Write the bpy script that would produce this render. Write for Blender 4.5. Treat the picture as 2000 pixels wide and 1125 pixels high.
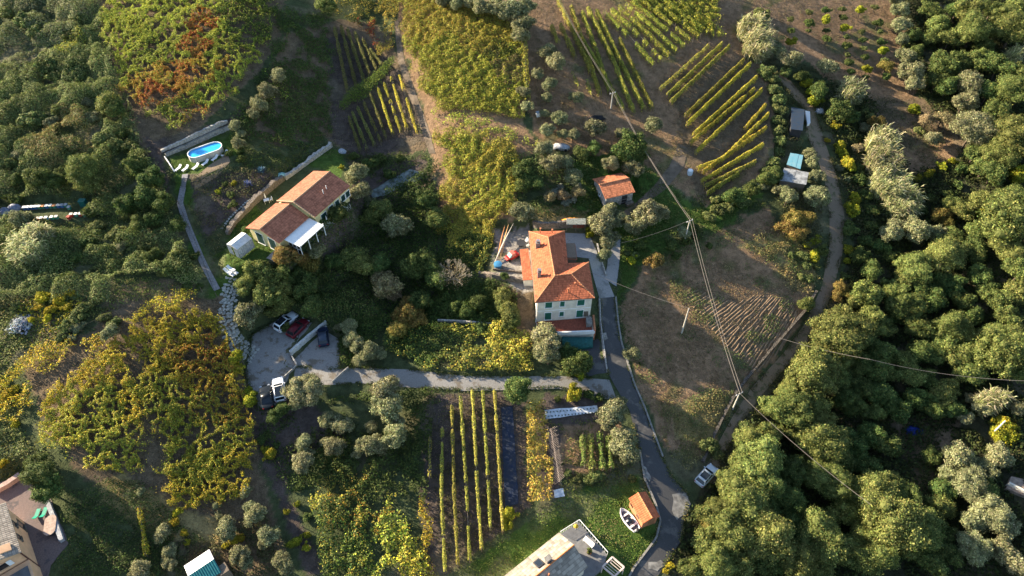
import bpy, math, random
import numpy as np
R=math.radians
# ------------------------------------------------------------------ camera, sky, sun, exposure
for o in list(bpy.data.objects): bpy.data.objects.remove(o)
scn=bpy.context.scene; COL=scn.collection
TILT=R(42); F=1350.0; CH=96.0
cam=bpy.data.objects.new('camera',bpy.data.cameras.new('camera')); COL.objects.link(cam)
cam.location=(0,0,CH); cam.rotation_euler=(TILT,0,0)
cam.data.sensor_width=36; cam.data.lens=F/2000*36; cam.data.clip_end=3000; cam.data.clip_start=.5
scn.camera=cam
SUN_EL=R(19.5); SUN_AZ=math.atan2(.40,-.917)          # direction towards the sun in the xy plane
sd=(math.cos(SUN_EL)*math.cos(SUN_AZ),math.cos(SUN_EL)*math.sin(SUN_AZ),math.sin(SUN_EL))
w=bpy.data.worlds.new('World'); scn.world=w; w.use_nodes=True
nt=w.node_tree; sky=nt.nodes.new('ShaderNodeTexSky'); sky.sky_type='NISHITA'; sky.sun_disc=False
sky.sun_elevation=SUN_EL; sky.sun_rotation=math.pi/2-SUN_AZ; sky.air_density=1; sky.dust_density=.6
bgn=nt.nodes['Background']; nt.links.new(sky.outputs[0],bgn.inputs[0]); bgn.inputs[1].default_value=.078
sl=bpy.data.lights.new('sun','SUN'); sl.energy=5.0; sl.angle=R(.6); sl.color=(1,.85,.62)
so=bpy.data.objects.new('sun',sl); COL.objects.link(so); so.location=(-60,30,90)
from mathutils import Vector
so.rotation_euler=Vector(sd).to_track_quat('Z','Y').to_euler()
scn.view_settings.view_transform='Standard'; scn.view_settings.look='None'
scn.view_settings.exposure=2.0; scn.view_settings.gamma=1
scn.cycles.max_bounces=6; scn.cycles.transparent_max_bounces=4

# ------------------------------------------------------------------ survey: photograph <-> ground
st,ct=math.sin(TILT),math.cos(TILT)
def pl(px,py,z):
    u=(px-1000)/F; v=(562.5-py)/F; k=(CH-z)/(ct-v*st); return np.array([u*k,(st+v*ct)*k,z+0*k])
def proj(x,y,z):
    dz=z-CH; dep=y*st-dz*ct; up=y*ct+dz*st
    return 1000+F*x/dep, 562.5-F*up/dep
CP=[]
for py,row in {1125:[(0,2),(300,0),(600,-1),(900,-2),(1250,-3),(1600,-7),(2000,-6)],
 900:[(0,5),(150,6),(300,4),(600,1),(900,.5),(1250,-1),(1600,-7),(2000,-5)],
 740:[(0,8),(250,8),(520,4.3),(800,2.5),(1190,1.5),(1400,.5),(1700,-5),(2000,-3)],
 560:[(0,11),(250,11),(420,9.5),(640,5),(820,3.5),(930,5),(1090,5),(1200,4),(1400,3),(1600,1),(1800,-1),(2000,2)],
 400:[(0,13),(200,13),(370,13.2),(560,12),(760,7),(860,7.5),(1000,9),(1200,8),(1400,7.5),(1630,5),(1850,3),(2000,6)],
 280:[(0,16),(200,17),(390,16.5),(560,14),(740,10),(860,12.5),(1000,13),(1230,11.5),(1450,10),(1600,8),(1850,7),(2000,9)],
 130:[(0,20),(300,21.5),(450,21.5),(560,19),(690,16),(850,18.5),(1000,19),(1250,16.5),(1480,14),(1620,11.5),(1850,10),(2000,11)],
 0:[(0,24),(300,26),(480,26),(600,23.5),(720,22),(900,24),(1200,21.5),(1500,18),(1700,15),(2000,14)]}.items():
    for px,z in row: CP.append(pl(px,py,float(z)))
CP=np.array(CP); _X=CP[:,:2]/50; _n=len(_X)
_d=np.linalg.norm(_X[:,None]-_X[None],axis=2); _K=_d**2*np.log(np.maximum(_d,1e-9))
_A=np.zeros((_n+3,_n+3)); _A[:_n,:_n]=_K+.02*np.eye(_n); _A[:_n,_n]=1; _A[:_n,_n+1:]=_X; _A[_n,:_n]=1; _A[_n+1:,:_n]=_X.T
_S=np.linalg.solve(_A,np.r_[CP[:,2],0,0,0])
def tps(x,y):
    x=np.asarray(x,float)/50; y=np.asarray(y,float)/50; r=_S[-3]+_S[-2]*x+_S[-1]*y
    for (a,b),wt in zip(_X,_S[:-3]):
        d2=(x-a)**2+(y-b)**2; r=r+wt*.5*d2*np.log(np.maximum(d2,1e-12))
    return r
def _hash(i,j,s):
    n=(i*374761393+j*668265263+s*1274126177)&0xffffffff
    n=((n^(n>>13))*1274126177)&0xffffffff; n^=n>>16
    return (n&0xffffff)/16777215.0
def vn(x,y,sc,seed=0):
    x=np.asarray(x,float)/sc+100.5; y=np.asarray(y,float)/sc+100.5
    i=np.floor(x).astype(np.int64); j=np.floor(y).astype(np.int64); a=x-i; b=y-j
    a=a*a*(3-2*a); b=b*b*(3-2*b)
    return (_hash(i,j,seed)*(1-a)+_hash(i+1,j,seed)*a)*(1-b)+(_hash(i,j+1,seed)*(1-a)+_hash(i+1,j+1,seed)*a)*b
def fbm(x,y,sc,seed=0,o=3):
    r=0; t=0; g=1.
    for k in range(o): r=r+g*vn(x,y,sc/2**k,seed+k*17); t+=g; g*=.5
    return r/t
def inpoly(px,py,poly):
    px=np.asarray(px); py=np.asarray(py); c=np.zeros(px.shape,bool); n=len(poly)
    for i in range(n):
        x1,y1=poly[i]; x2,y2=poly[i-1]
        if y1==y2: continue
        m=((y1>py)!=(y2>py))&(px<(x2-x1)*(py-y1)/(y2-y1)+x1); c^=m
    return c
def pdist(x,y,poly):
    d=np.full(np.shape(x),1e9); n=len(poly)
    for i in range(n):
        ax,ay=poly[i-1]; bx,by=poly[i]; vx,vy=bx-ax,by-ay; t=np.clip(((x-ax)*vx+(y-ay)*vy)/(vx*vx+vy*vy+1e-9),0,1)
        d=np.minimum(d,np.hypot(x-ax-t*vx,y-ay-t*vy))
    return np.where(inpoly(x,y,poly),-d,d)
GS=.5; GX0,GX1,GY0,GY1=-135.,150.,14.,196.
gx=np.arange(GX0,GX1+.01,GS); gy=np.arange(GY0,GY1+.01,GS); XX,YY=np.meshgrid(gx,gy); H=tps(XX,YY)
PADS=[(6.5,1.5,[(970,452),(1036,446),(1042,575),(962,540)]),
 (6.6,2.0,[(1104,458),(1148,458),(1165,500),(1108,520)]),
 (11.8,2.0,[(440,500),(497,415),(590,318),(670,318),(700,370),(672,420),(620,465),(560,500),(450,522)]),
 (15.5,1.2,[(327,308),(440,262),(470,285),(440,325),(380,350),(342,345)]),
 (4.3,1.5,[(490,650),(560,612),(612,628),(566,690),(578,712),(530,800),(480,740)]),
 (3.4,1.5,[(572,700),(632,640),(662,660),(665,725),(640,760),(590,745)]),
 (4.0,1.5,[(1052,600),(1150,595),(1160,640),(1054,640)]),
 (1.9,1.0,[(1095,655),(1160,650),(1172,735),(1130,735)]),
 (3.6,2.0,[(-30,950),(45,925),(100,970),(135,1065),(100,1110),(90,1150),(-40,1150)]),
 (-2.0,2.0,[(980,1135),(1090,1035),(1130,1015),(1195,1080),(1210,1150)]),
 (-1.6,1.0,[(1228,980),(1258,962),(1285,1010),(1258,1035)]),
 (12.9,1.0,[(0,395),(180,393),(185,425),(60,440)]),
 (8.0,1.2,[(1172,372),(1236,362),(1244,398),(1180,412)]),
 (7.2,1.5,[(1518,300),(1582,300),(1585,375),(1515,375)]),
 (9.6,1.5,[(1540,205),(1578,208),(1575,260),(1540,262)]),]
PADW=[]
for z,wd,poly in PADS:
    wp=[tuple(pl(a,b,z)[:2]) for a,b in poly]; d=pdist(XX,YY,wp); t=np.clip(1-d/wd,0,1); t=t*t*(3-2*t); H=H*(1-t)+z*t
def hgt(x,y):
    x=np.clip((np.asarray(x,float)-GX0)/GS,0,len(gx)-1.001); y=np.clip((np.asarray(y,float)-GY0)/GS,0,len(gy)-1.001)
    i=x.astype(int); j=y.astype(int); a=x-i; b=y-j
    return (H[j,i]*(1-a)+H[j,i+1]*a)*(1-b)+(H[j+1,i]*(1-a)+H[j+1,i+1]*a)*b
def at(px,py,up=0.):
    "ground point (x,y,z) under the thing whose point `up` metres above ground appears at px,py"
    px=np.asarray(px,float); py=np.asarray(py,float); z=np.full(px.shape,8.)
    for _ in range(40):
        p=pl(px,py,z+up); z=z*.55+.45*hgt(p[0],p[1])
    p=pl(px,py,z+up); return np.array([p[0],p[1],hgt(p[0],p[1])])
def P3(px,py,up=0.):
    q=at(px,py,up); return Vector((q[0],q[1],q[2]))
# roads first, so planting can keep off them (edges as pairs of polylines)
def resamp(L,n):
    L=np.array(L,float); d=np.r_[0,np.cumsum(np.hypot(*np.diff(L,axis=0).T))]; t=np.linspace(0,d[-1],n)
    return np.c_[np.interp(t,d,L[:,0]),np.interp(t,d,L[:,1])]
def wline(L,n): # pixel polyline -> world xy polyline
    r=resamp(L,n); p=at(r[:,0],r[:,1]); return np.c_[p[0],p[1]]
ASPH_L=[(1171,583),(1173,632),(1180,688),(1187,728),(1200,752),(1230,803),(1248,880),(1257,935),(1278,983),(1288,1017),(1280,1050),(1236,1108),(1222,1135)]
ASPH_R=[(1201,580),(1206,632),(1212,668),(1230,727),(1238,752),(1257,795),(1277,850),(1293,893),(1310,930),(1345,968),(1338,1005),(1330,1057),(1293,1112),(1280,1135)]
CONC_L=[(1104,455),(1106,500),(1150,505),(1160,545),(1171,584)]; CONC_R=[(1150,457),(1163,485),(1180,530),(1192,560),(1201,581)]
CON2_L=[(1190,470),(1186,520),(1180,545)]; CON2_R=[(1212,468),(1210,510),(1204,560)]
GRAV_L=[(577,716),(640,722),(700,718),(800,722),(900,734),(1000,735),(1100,735),(1190,742)]
GRAV_R=[(574,752),(650,752),(700,748),(800,757),(900,762),(1000,760),(1090,757),(1205,782)]
TRAC_L=[(1365,940),(1395,880),(1430,815),(1470,755),(1530,690),(1570,635),(1605,560),(1620,480),(1620,420),(1610,350),(1592,300),(1575,262),(1572,215),(1540,180),(1515,150)]
TRAC_R=[(1398,946),(1410,892),(1445,830),(1489,770),(1549,701),(1587,655),(1625,575),(1645,498),(1649,420),(1636,350),(1617,295),(1599,242),(1588,206),(1557,173),(1530,142)]
ROADPOLYS=[ASPH_L+ASPH_R[::-1],CONC_L+CONC_R[::-1],CON2_L+CON2_R[::-1],GRAV_L+GRAV_R[::-1],TRAC_L+TRAC_R[::-1],
 [(490,650),(545,625),(612,628),(640,640),(665,660),(665,740),(590,752),(540,800),(500,800),(478,735)],
 [(1040,455),(1110,452),(1110,515),(1150,515),(1168,645),(1130,668),(1050,640)],   # central house
 [(966,450),(1036,446),(1042,575),(958,530)],[(1135,640),(1170,640),(1180,735),(1140,735)],
 [(497,425),(610,325),(690,362),(620,450),(575,485),(540,475)],[(355,275),(440,262),(445,295),(375,330)],
 [(-20,940),(45,930),(100,970),(135,1065),(100,1115),(90,1140),(-20,1140)],[(960,1140),(1094,1036),(1131,1018),(1225,1100),(1210,1140)],
 [(1226,976),(1258,957),(1290,1005),(1258,1035)],[(1200,990),(1212,988),(1248,1045),(1236,1052)],
 [(1168,345),(1225,338),(1244,398),(1180,410)],[(1520,295),(1585,300),(1582,372),(1515,372)],[(1540,205),(1585,208),(1580,258),(1540,262)],
 [(355,1105),(410,1070),(435,1110),(400,1140)],[(345,340),(372,345),(366,400),(435,562),(420,572),(345,400)],
 [(445,545),(480,540),(472,600),(475,640),(505,690),(480,702),(445,655),(432,600)],[(440,470),(472,450),(494,466),(468,505)],
 [(0,394),(178,390),(184,428),(55,438),(0,425)],[(1090,424),(1150,424),(1150,450),(1090,450)],[(1155,224),(1178,224),(1178,242),(1155,242)]]
CLEAR=[[(105,434),(180,428),(245,424),(238,446),(160,456),(115,458)],[(20,585),(80,580),(100,640),(50,670),(20,650)],[(120,255),(170,262),(165,280),(118,285)],[(225,540),(330,545),(370,560),(300,585),(220,600)]]
# ------------------------------------------------------------------ materials
MATS={}
def newmat(n):
    m=bpy.data.materials.new(n); m.use_nodes=True; MATS[n]=m; nt=m.node_tree; return m,nt,nt.nodes['Principled BSDF']
def mat(n,c,rough=.8,var=.18,sc=3.,metal=0.,bump=0.,bsc=20.,spec=.3,dirt=None):
    if n in MATS: return MATS[n]
    m,nt,b=newmat(n); N=nt.nodes.new; L=nt.links.new
    tc=N('ShaderNodeTexCoord'); no=N('ShaderNodeTexNoise'); no.inputs['Scale'].default_value=sc; no.inputs['Detail'].default_value=6
    L(tc.outputs['Object'],no.inputs['Vector'])
    cr=N('ShaderNodeValToRGB'); cr.color_ramp.elements[0].position=.3; cr.color_ramp.elements[1].position=.7
    d=dirt or tuple(x*(1-var*1.6) for x in c)
    cr.color_ramp.elements[0].color=(*d,1); cr.color_ramp.elements[1].color=(*[min(1,x*(1+var*.5)) for x in c],1)
    L(no.outputs[0],cr.inputs[0]); L(cr.outputs[0],b.inputs['Base Color'])
    b.inputs['Roughness'].default_value=rough; b.inputs['Metallic'].default_value=metal
    b.inputs['Specular IOR Level'].default_value=spec
    if bump:
        n2=N('ShaderNodeTexNoise'); n2.inputs['Scale'].default_value=bsc; L(tc.outputs['Object'],n2.inputs['Vector'])
        bp=N('ShaderNodeBump'); bp.inputs['Distance'].default_value=bump; L(n2.outputs[0],bp.inputs['Height']); L(bp.outputs[0],b.inputs['Normal'])
    return m
def foliage_mat(n,trans=.25,var=.12):
    m,nt,b=newmat(n); N=nt.nodes.new; L=nt.links.new
    at_=N('ShaderNodeAttribute'); at_.attribute_name='Col'
    oi=N('ShaderNodeObjectInfo'); mr=N('ShaderNodeMapRange'); mr.inputs[3].default_value=1-var; mr.inputs[4].default_value=1+var; L(oi.outputs['Random'],mr.inputs[0])
    hs=N('ShaderNodeHueSaturation'); L(at_.outputs['Color'],hs.inputs['Color']); L(mr.outputs[0],hs.inputs['Value'])
    m2=N('ShaderNodeMapRange'); m2.inputs[3].default_value=.485; m2.inputs[4].default_value=.522
    ml=N('ShaderNodeMath'); ml.operation='MULTIPLY'; ml.inputs[1].default_value=7.3; fr=N('ShaderNodeMath'); fr.operation='FRACT'
    L(oi.outputs['Random'],ml.inputs[0]); L(ml.outputs[0],fr.inputs[0]); L(fr.outputs[0],m2.inputs[0]); L(m2.outputs[0],hs.inputs['Hue'])
    L(hs.outputs[0],b.inputs['Base Color']); b.inputs['Roughness'].default_value=.75; b.inputs['Specular IOR Level'].default_value=.15
    tr=N('ShaderNodeBsdfTranslucent'); L(hs.outputs[0],tr.inputs[0]); mx=N('ShaderNodeMixShader'); mx.inputs[0].default_value=trans
    L(b.outputs[0],mx.inputs[1]); L(tr.outputs[0],mx.inputs[2]); L(mx.outputs[0],nt.nodes['Material Output'].inputs[0])
    return m
FOL=foliage_mat('foliage',.25,.2)
def ground_mat():
    m,nt,b=newmat('earth'); N=nt.nodes.new; L=nt.links.new
    a=N('ShaderNodeAttribute'); a.attribute_name='Col'; tc=N('ShaderNodeTexCoord')
    def noise(s,d=8,r=.6):
        n=N('ShaderNodeTexNoise'); n.inputs['Scale'].default_value=s; n.inputs['Detail'].default_value=d; n.inputs['Roughness'].default_value=r; L(tc.outputs['Object'],n.inputs['Vector']); return n
    n1=noise(.9); n2=noise(5.,4,.8); mr=N('ShaderNodeMapRange'); mr.inputs[1].default_value=.3; mr.inputs[2].default_value=.7; mr.inputs[3].default_value=.62; mr.inputs[4].default_value=1.35; L(n1.outputs[0],mr.inputs[0])
    m3=N('ShaderNodeMapRange'); m3.inputs[1].default_value=.3; m3.inputs[2].default_value=.7; m3.inputs[3].default_value=.7; m3.inputs[4].default_value=1.3; L(n2.outputs[0],m3.inputs[0])
    mu=N('ShaderNodeMath'); mu.operation='MULTIPLY'; L(mr.outputs[0],mu.inputs[0]); L(m3.outputs[0],mu.inputs[1])
    vm=N('ShaderNodeVectorMath'); vm.operation='SCALE'; L(a.outputs['Color'],vm.inputs[0]); L(mu.outputs[0],vm.inputs['Scale'])
    L(vm.outputs[0],b.inputs['Base Color']); b.inputs['Roughness'].default_value=1; b.inputs['Specular IOR Level'].default_value=.1
    n4=noise(2.5,6,.7); bp=N('ShaderNodeBump'); bp.inputs['Distance'].default_value=.35; bp.inputs['Strength'].default_value=.8; L(n4.outputs[0],bp.inputs['Height']); L(bp.outputs[0],b.inputs['Normal'])
    return m
def road_mat(n,c,patch,thr,bump=.02,sc=.35,var=.3):
    m,nt,b=newmat(n); N=nt.nodes.new; L=nt.links.new; tc=N('ShaderNodeTexCoord')
    n1=N('ShaderNodeTexNoise'); n1.inputs['Scale'].default_value=sc; n1.inputs['Detail'].default_value=8; n1.inputs['Roughness'].default_value=.65; L(tc.outputs['Object'],n1.inputs['Vector'])
    n2=N('ShaderNodeTexNoise'); n2.inputs['Scale'].default_value=7; n2.inputs['Detail'].default_value=5; n2.inputs['Roughness'].default_value=.8; L(tc.outputs['Object'],n2.inputs['Vector'])
    cr=N('ShaderNodeValToRGB'); cr.color_ramp.elements[0].position=thr; cr.color_ramp.elements[1].position=thr+.06
    cr.color_ramp.elements[0].color=(*c,1); cr.color_ramp.elements[1].color=(*patch,1); L(n1.outputs[0],cr.inputs[0])
    mr=N('ShaderNodeMapRange'); mr.inputs[1].default_value=.25; mr.inputs[2].default_value=.75; mr.inputs[3].default_value=1-var; mr.inputs[4].default_value=1+var; L(n2.outputs[0],mr.inputs[0])
    vm=N('ShaderNodeVectorMath'); vm.operation='SCALE'; L(cr.outputs[0],vm.inputs[0]); L(mr.outputs[0],vm.inputs['Scale']); L(vm.outputs[0],b.inputs['Base Color'])
    b.inputs['Roughness'].default_value=.95; b.inputs['Specular IOR Level'].default_value=.2
    bp=N('ShaderNodeBump'); bp.inputs['Distance'].default_value=bump; L(n2.outputs[0],bp.inputs['Height']); L(bp.outputs[0],b.inputs['Normal']); return m
def roof_mat(n,c,row=.38,tile=.24,var=.35,bump=.05,c2=None,moss=.0):
    "clay tiles laid in courses: UV = metres along the eave and up the slope"
    m,nt,b=newmat(n); N=nt.nodes.new; L=nt.links.new
    uv=N('ShaderNodeUVMap'); uv.uv_map='UVMap'; sp=N('ShaderNodeSeparateXYZ'); L(uv.outputs[0],sp.inputs[0])
    def mth(op,a,bv=None):
        x=N('ShaderNodeMath'); x.operation=op
        for k,v in enumerate((a,bv)):
            if v is None: continue
            if isinstance(v,(int,float)): x.inputs[k].default_value=v
            else: L(v,x.inputs[k])
        return x.outputs[0]
    u=mth('DIVIDE',sp.outputs[0],tile); v=mth('DIVIDE',sp.outputs[1],row)
    cb=N('ShaderNodeCombineXYZ'); L(mth('FLOOR',u),cb.inputs[0]); L(mth('FLOOR',v),cb.inputs[1])
    wn=N('ShaderNodeTexWhiteNoise'); wn.noise_dimensions='2D'; L(cb.outputs[0],wn.inputs['Vector'])
    no=N('ShaderNodeTexNoise'); no.inputs['Scale'].default_value=.9; no.inputs['Detail'].default_value=6; L(uv.outputs[0],no.inputs['Vector'])
    mixf=mth('ADD',mth('MULTIPLY',wn.outputs[0],.45),mth('MULTIPLY',no.outputs[0],.8))
    cr=N('ShaderNodeValToRGB'); cr.color_ramp.elements[0].position=.3; cr.color_ramp.elements[1].position=.85
    d=c2 or tuple(x*(1-var) for x in c)
    cr.color_ramp.elements[0].color=(*d,1); cr.color_ramp.elements[1].color=(*[min(1,x*1.2) for x in c],1); L(mixf,cr.inputs[0])
    fv=mth('FRACT',v); gap=mth('LESS_THAN',fv,.16)
    mx=N('ShaderNodeMix'); mx.data_type='RGBA'; L(mth('MULTIPLY',gap,.45),mx.inputs[0]); L(cr.outputs[0],mx.inputs[6]); mx.inputs[7].default_value=(*[x*.35 for x in c],1)
    L(mx.outputs[2],b.inputs['Base Color']); b.inputs['Roughness'].default_value=.85; b.inputs['Specular IOR Level'].default_value=.2
    hh=mth('ADD',mth('MULTIPLY',mth('ABSOLUTE',mth('SINE',mth('MULTIPLY',u,math.pi))),.6),mth('MULTIPLY',mth('SUBTRACT',1.,fv),1.))
    bp=N('ShaderNodeBump'); bp.inputs['Distance'].default_value=bump; L(hh,bp.inputs['Height']); L(bp.outputs[0],b.inputs['Normal']); return m
M_GROUND=ground_mat()
M_ASPH=road_mat('asphalt',(.075,.074,.075),(.13,.122,.115),.55,var=.3)
M_CONC=road_mat('concrete_paving',(.30,.29,.285),(.20,.20,.195),.55)
M_GRAV=road_mat('gravel',(.235,.225,.215),(.15,.13,.105),.54,.04,.5,.4)
M_TRACK=road_mat('dirt_track',(.215,.16,.11),(.12,.11,.06),.55,.08,.7,.4)
M_PAVE=road_mat('paving',(.155,.12,.115),(.09,.08,.085),.55,.03,.7,.4)
M_ROOF=roof_mat('terracotta_tiles',(.46,.135,.065),var=.4,bump=.07)
M_ROOF2=roof_mat('brown_clay_tiles',(.40,.15,.088),row=.42,var=.42)
M_ROOF3=roof_mat('grey_stone_slabs',(.33,.285,.235),row=.5,tile=.5,var=.5,bump=.03)
M_ROOF4=roof_mat('old_tiles',(.47,.17,.085),row=.4,tile=.26,var=.5)
M_ROOF5=roof_mat('pale_roof_tiles',(.30,.26,.22),row=.4,tile=.3,var=.4)
M_CREAM=mat('cream_plaster',(.68,.63,.54),.9,.12,1.2); M_YEL=mat('yellow_plaster',(.66,.58,.30),.9,.1,1.2)
M_PEACH=mat('peach_plaster',(.72,.44,.26),.9,.12,1.); M_WHITE=mat('white_paint',(.8,.8,.8),.6,.08)
M_GSHUT=mat('green_shutter',(.02,.13,.09),.6,.15,8); M_DGREEN=mat('dark_green_door',(.012,.05,.045),.5,.15,8)
M_STONE=mat('rubble_stone',(.20,.165,.135),.95,.4,4,bump=.12,bsc=5); M_STW=mat('whitewashed_stone',(.42,.40,.37),.95,.35,3,bump=.08,bsc=6)
M_WOOD=mat('weathered_wood',(.20,.155,.115),.9,.3,12); M_BARK=mat('bark',(.12,.09,.065),.95,.4,8,bump=.04,bsc=12)
M_GLASS=mat('dark_glass',(.012,.016,.022),.08,.1,1,spec=.6); M_CONCR=mat('cast_concrete',(.25,.235,.215),.9,.25,2,bump=.02)
M_METAL=mat('galvanised_metal',(.42,.43,.44),.4,.2,5,metal=.7); M_DARKM=mat('dark_metal',(.04,.04,.045),.5,.2,5)
M_TERR=mat('red_floor_tiles',(.30,.085,.05),.8,.25,3); M_PLAST=mat('white_plastic',(.8,.8,.8),.45,.06); M_RUBBER=mat('black_rubber',(.02,.02,.02),.9,.1)
M_CHROM=mat('lamp_glass',(.6,.62,.65),.15,.1,metal=.5); M_ORANGE=mat('orange_tarp',(.75,.30,.03),.7,.2,3,bump=.1,bsc=3)
M_PINKB=mat('orange_brick',(.50,.20,.10),.9,.2,5)
# ------------------------------------------------------------------ mesh helpers
def tag(o,label=None,cat=None,group=None,kind=None):
    if label: o['label']=label
    if cat: o['category']=cat
    if group: o['group']=group
    if kind: o['kind']=kind
    return o
class MB:
    def __init__(s): s.v=[]; s.f=[]
    def add(s,vs,fs):
        n=len(s.v); s.v+= [tuple(map(float,v)) for v in vs]; s.f+=[tuple(n+i for i in f) for f in fs]; return s
    def box(s,c,d,rz=0,rx=0,taper=1.):
        c_,s_=math.cos(rz),math.sin(rz); vs=[]
        for k,z in ((1,-.5),(taper,.5)):
            for x,y in ((-.5,-.5),(.5,-.5),(.5,.5),(-.5,.5)):
                X,Y,Z=x*d[0]*k,y*d[1]*k,z*d[2]
                if rx: Y,Z=Y*math.cos(rx)-Z*math.sin(rx),Y*math.sin(rx)+Z*math.cos(rx)
                vs.append((c[0]+X*c_-Y*s_,c[1]+X*s_+Y*c_,c[2]+Z))
        return s.add(vs,[(3,2,1,0),(4,5,6,7),(0,1,5,4),(1,2,6,5),(2,3,7,6),(3,0,4,7)])
    def prism(s,poly,z0,z1):
        n=len(poly); a=sum(poly[i-1][0]*poly[i][1]-poly[i][0]*poly[i-1][1] for i in range(n))
        if a<0: poly=poly[::-1]
        vs=[(p[0],p[1],z0) for p in poly]+[(p[0],p[1],z1) for p in poly]
        return s.add(vs,[tuple(range(n-1,-1,-1)),tuple(range(n,2*n))]+[(i,(i+1)%n,n+(i+1)%n,n+i) for i in range(n)])
    def tube(s,p,q,r0,r1=None,n=7):
        r1=r0 if r1 is None else r1; p=Vector(p); q=Vector(q); d=(q-p).normalized(); a=d.orthogonal().normalized(); b=d.cross(a)
        vs=[p+(a*math.cos(6.2832*i/n)+b*math.sin(6.2832*i/n))*r0 for i in range(n)]+[q+(a*math.cos(6.2832*i/n)+b*math.sin(6.2832*i/n))*r1 for i in range(n)]
        return s.add(vs,[tuple(range(n-1,-1,-1)),tuple(range(n,2*n))]+[(i,(i+1)%n,n+(i+1)%n,n+i) for i in range(n)])
    def lathe(s,c,prof,n=16,sx=1,sy=1):
        vs=[(c[0]+r*sx*math.cos(6.2832*i/n),c[1]+r*sy*math.sin(6.2832*i/n),c[2]+z) for r,z in prof for i in range(n)]
        m=len(prof); fs=[(k*n+i,k*n+(i+1)%n,(k+1)*n+(i+1)%n,(k+1)*n+i) for k in range(m-1) for i in range(n)]
        return s.add(vs,fs+[tuple(range(n-1,-1,-1)),tuple((m-1)*n+i for i in range(n))])
    def loft(s,secs):
        "secs: list of rings (same count) -> closed skin with end caps"
        n=len(secs[0]); vs=[p for r in secs for p in r]; m=len(secs)
        fs=[(k*n+i,k*n+(i+1)%n,(k+1)*n+(i+1)%n,(k+1)*n+i) for k in range(m-1) for i in range(n)]
        return s.add(vs,fs+[tuple(range(n-1,-1,-1)),tuple((m-1)*n+i for i in range(n))])
    def build(s,name,m,parent=None,smooth=False,bevel=0):
        me=bpy.data.meshes.new(name); me.from_pydata(s.v,[],s.f); me.materials.append(m); me.update()
        if smooth: me.polygons.foreach_set('use_smooth',[True]*len(me.polygons))
        o=bpy.data.objects.new(name,me); COL.objects.link(o); o.parent=parent
        if bevel:
            b=o.modifiers.new('bevel','BEVEL'); b.width=bevel; b.segments=2
        return o
def empty(name,loc=(0,0,0),rz=0,label=None,cat=None,group=None):
    o=bpy.data.objects.new(name,None); COL.objects.link(o); o.location=loc; o.rotation_euler=(0,0,rz); o.empty_display_size=.3
    return tag(o,label,cat,group)
def copy_tree(o,parent=None):
    kids=[c for c in bpy.data.objects if c.parent==o] if False else list(KIDS.get(o.name,o.children))
    c=o.copy(); COL.objects.link(c); c.parent=parent
    for ch in kids: copy_tree(ch,c)
    return c
KIDS={}
def quads(name,V,C,m,parent=None,kind=None):
    "V (4n,3) consecutive quads, C (n,3) colour per quad"
    n=len(V)//4; me=bpy.data.meshes.new(name); me.vertices.add(4*n); me.vertices.foreach_set('co',V.astype(np.float32).ravel())
    me.loops.add(4*n); me.loops.foreach_set('vertex_index',np.arange(4*n,dtype=np.int32)); me.polygons.add(n)
    me.polygons.foreach_set('loop_start',np.arange(0,4*n,4,dtype=np.int32)); me.update(calc_edges=True)
    a=me.color_attributes.new('Col','FLOAT_COLOR','POINT'); c=np.ones((4*n,4),np.float32); c[:,:3]=np.repeat(C,4,axis=0); a.data.foreach_set('color',c.ravel())
    me.materials.append(m); o=bpy.data.objects.new(name,me); COL.objects.link(o); o.parent=parent
    if kind: o['kind']=kind
    return o
def cards(P,Nr,S,rng,asp=.6):
    "leaf quads: centres P, normals Nr, half sizes S"
    Nr=Nr/np.maximum(np.linalg.norm(Nr,axis=1,keepdims=True),1e-6); r=rng.normal(size=P.shape); a=np.cross(Nr,r); a/=np.maximum(np.linalg.norm(a,axis=1,keepdims=True),1e-6); b=np.cross(Nr,a)
    S=np.asarray(S).reshape(-1,1); a=a*S; b=b*S*asp; bend=Nr*S*.25
    V=np.stack([P-a-bend,P-b,P+a-bend,P+b],axis=1); return V.reshape(-1,3)
_cs=None
def cubesphere():
    global _cs
    if _cs is None:
        fs=[]; g=np.linspace(-1,1,4)
        for ax in range(3):
            for sg in (-1,1):
                for i in range(3):
                    for j in range(3):
                        q=[(g[i],g[j]),(g[i+1],g[j]),(g[i+1],g[j+1]),(g[i],g[j+1])]
                        if sg<0: q=q[::-1]
                        for a,b in q:
                            v=[0,0,0]; v[ax]=sg; v[(ax+1)%3]=a; v[(ax+2)%3]=b; v=np.array(v,float); fs.append(v/np.linalg.norm(v))
        _cs=np.array(fs)
    return _cs
def jitter(cols,n,rng,amt=.22):
    cols=np.array(cols,float); i=rng.integers(0,len(cols),n); c=cols[i]*(1+rng.normal(0,amt,(n,1)))*(1+rng.normal(0,.06,(n,3))); return np.clip(c,.004,.9)
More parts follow.
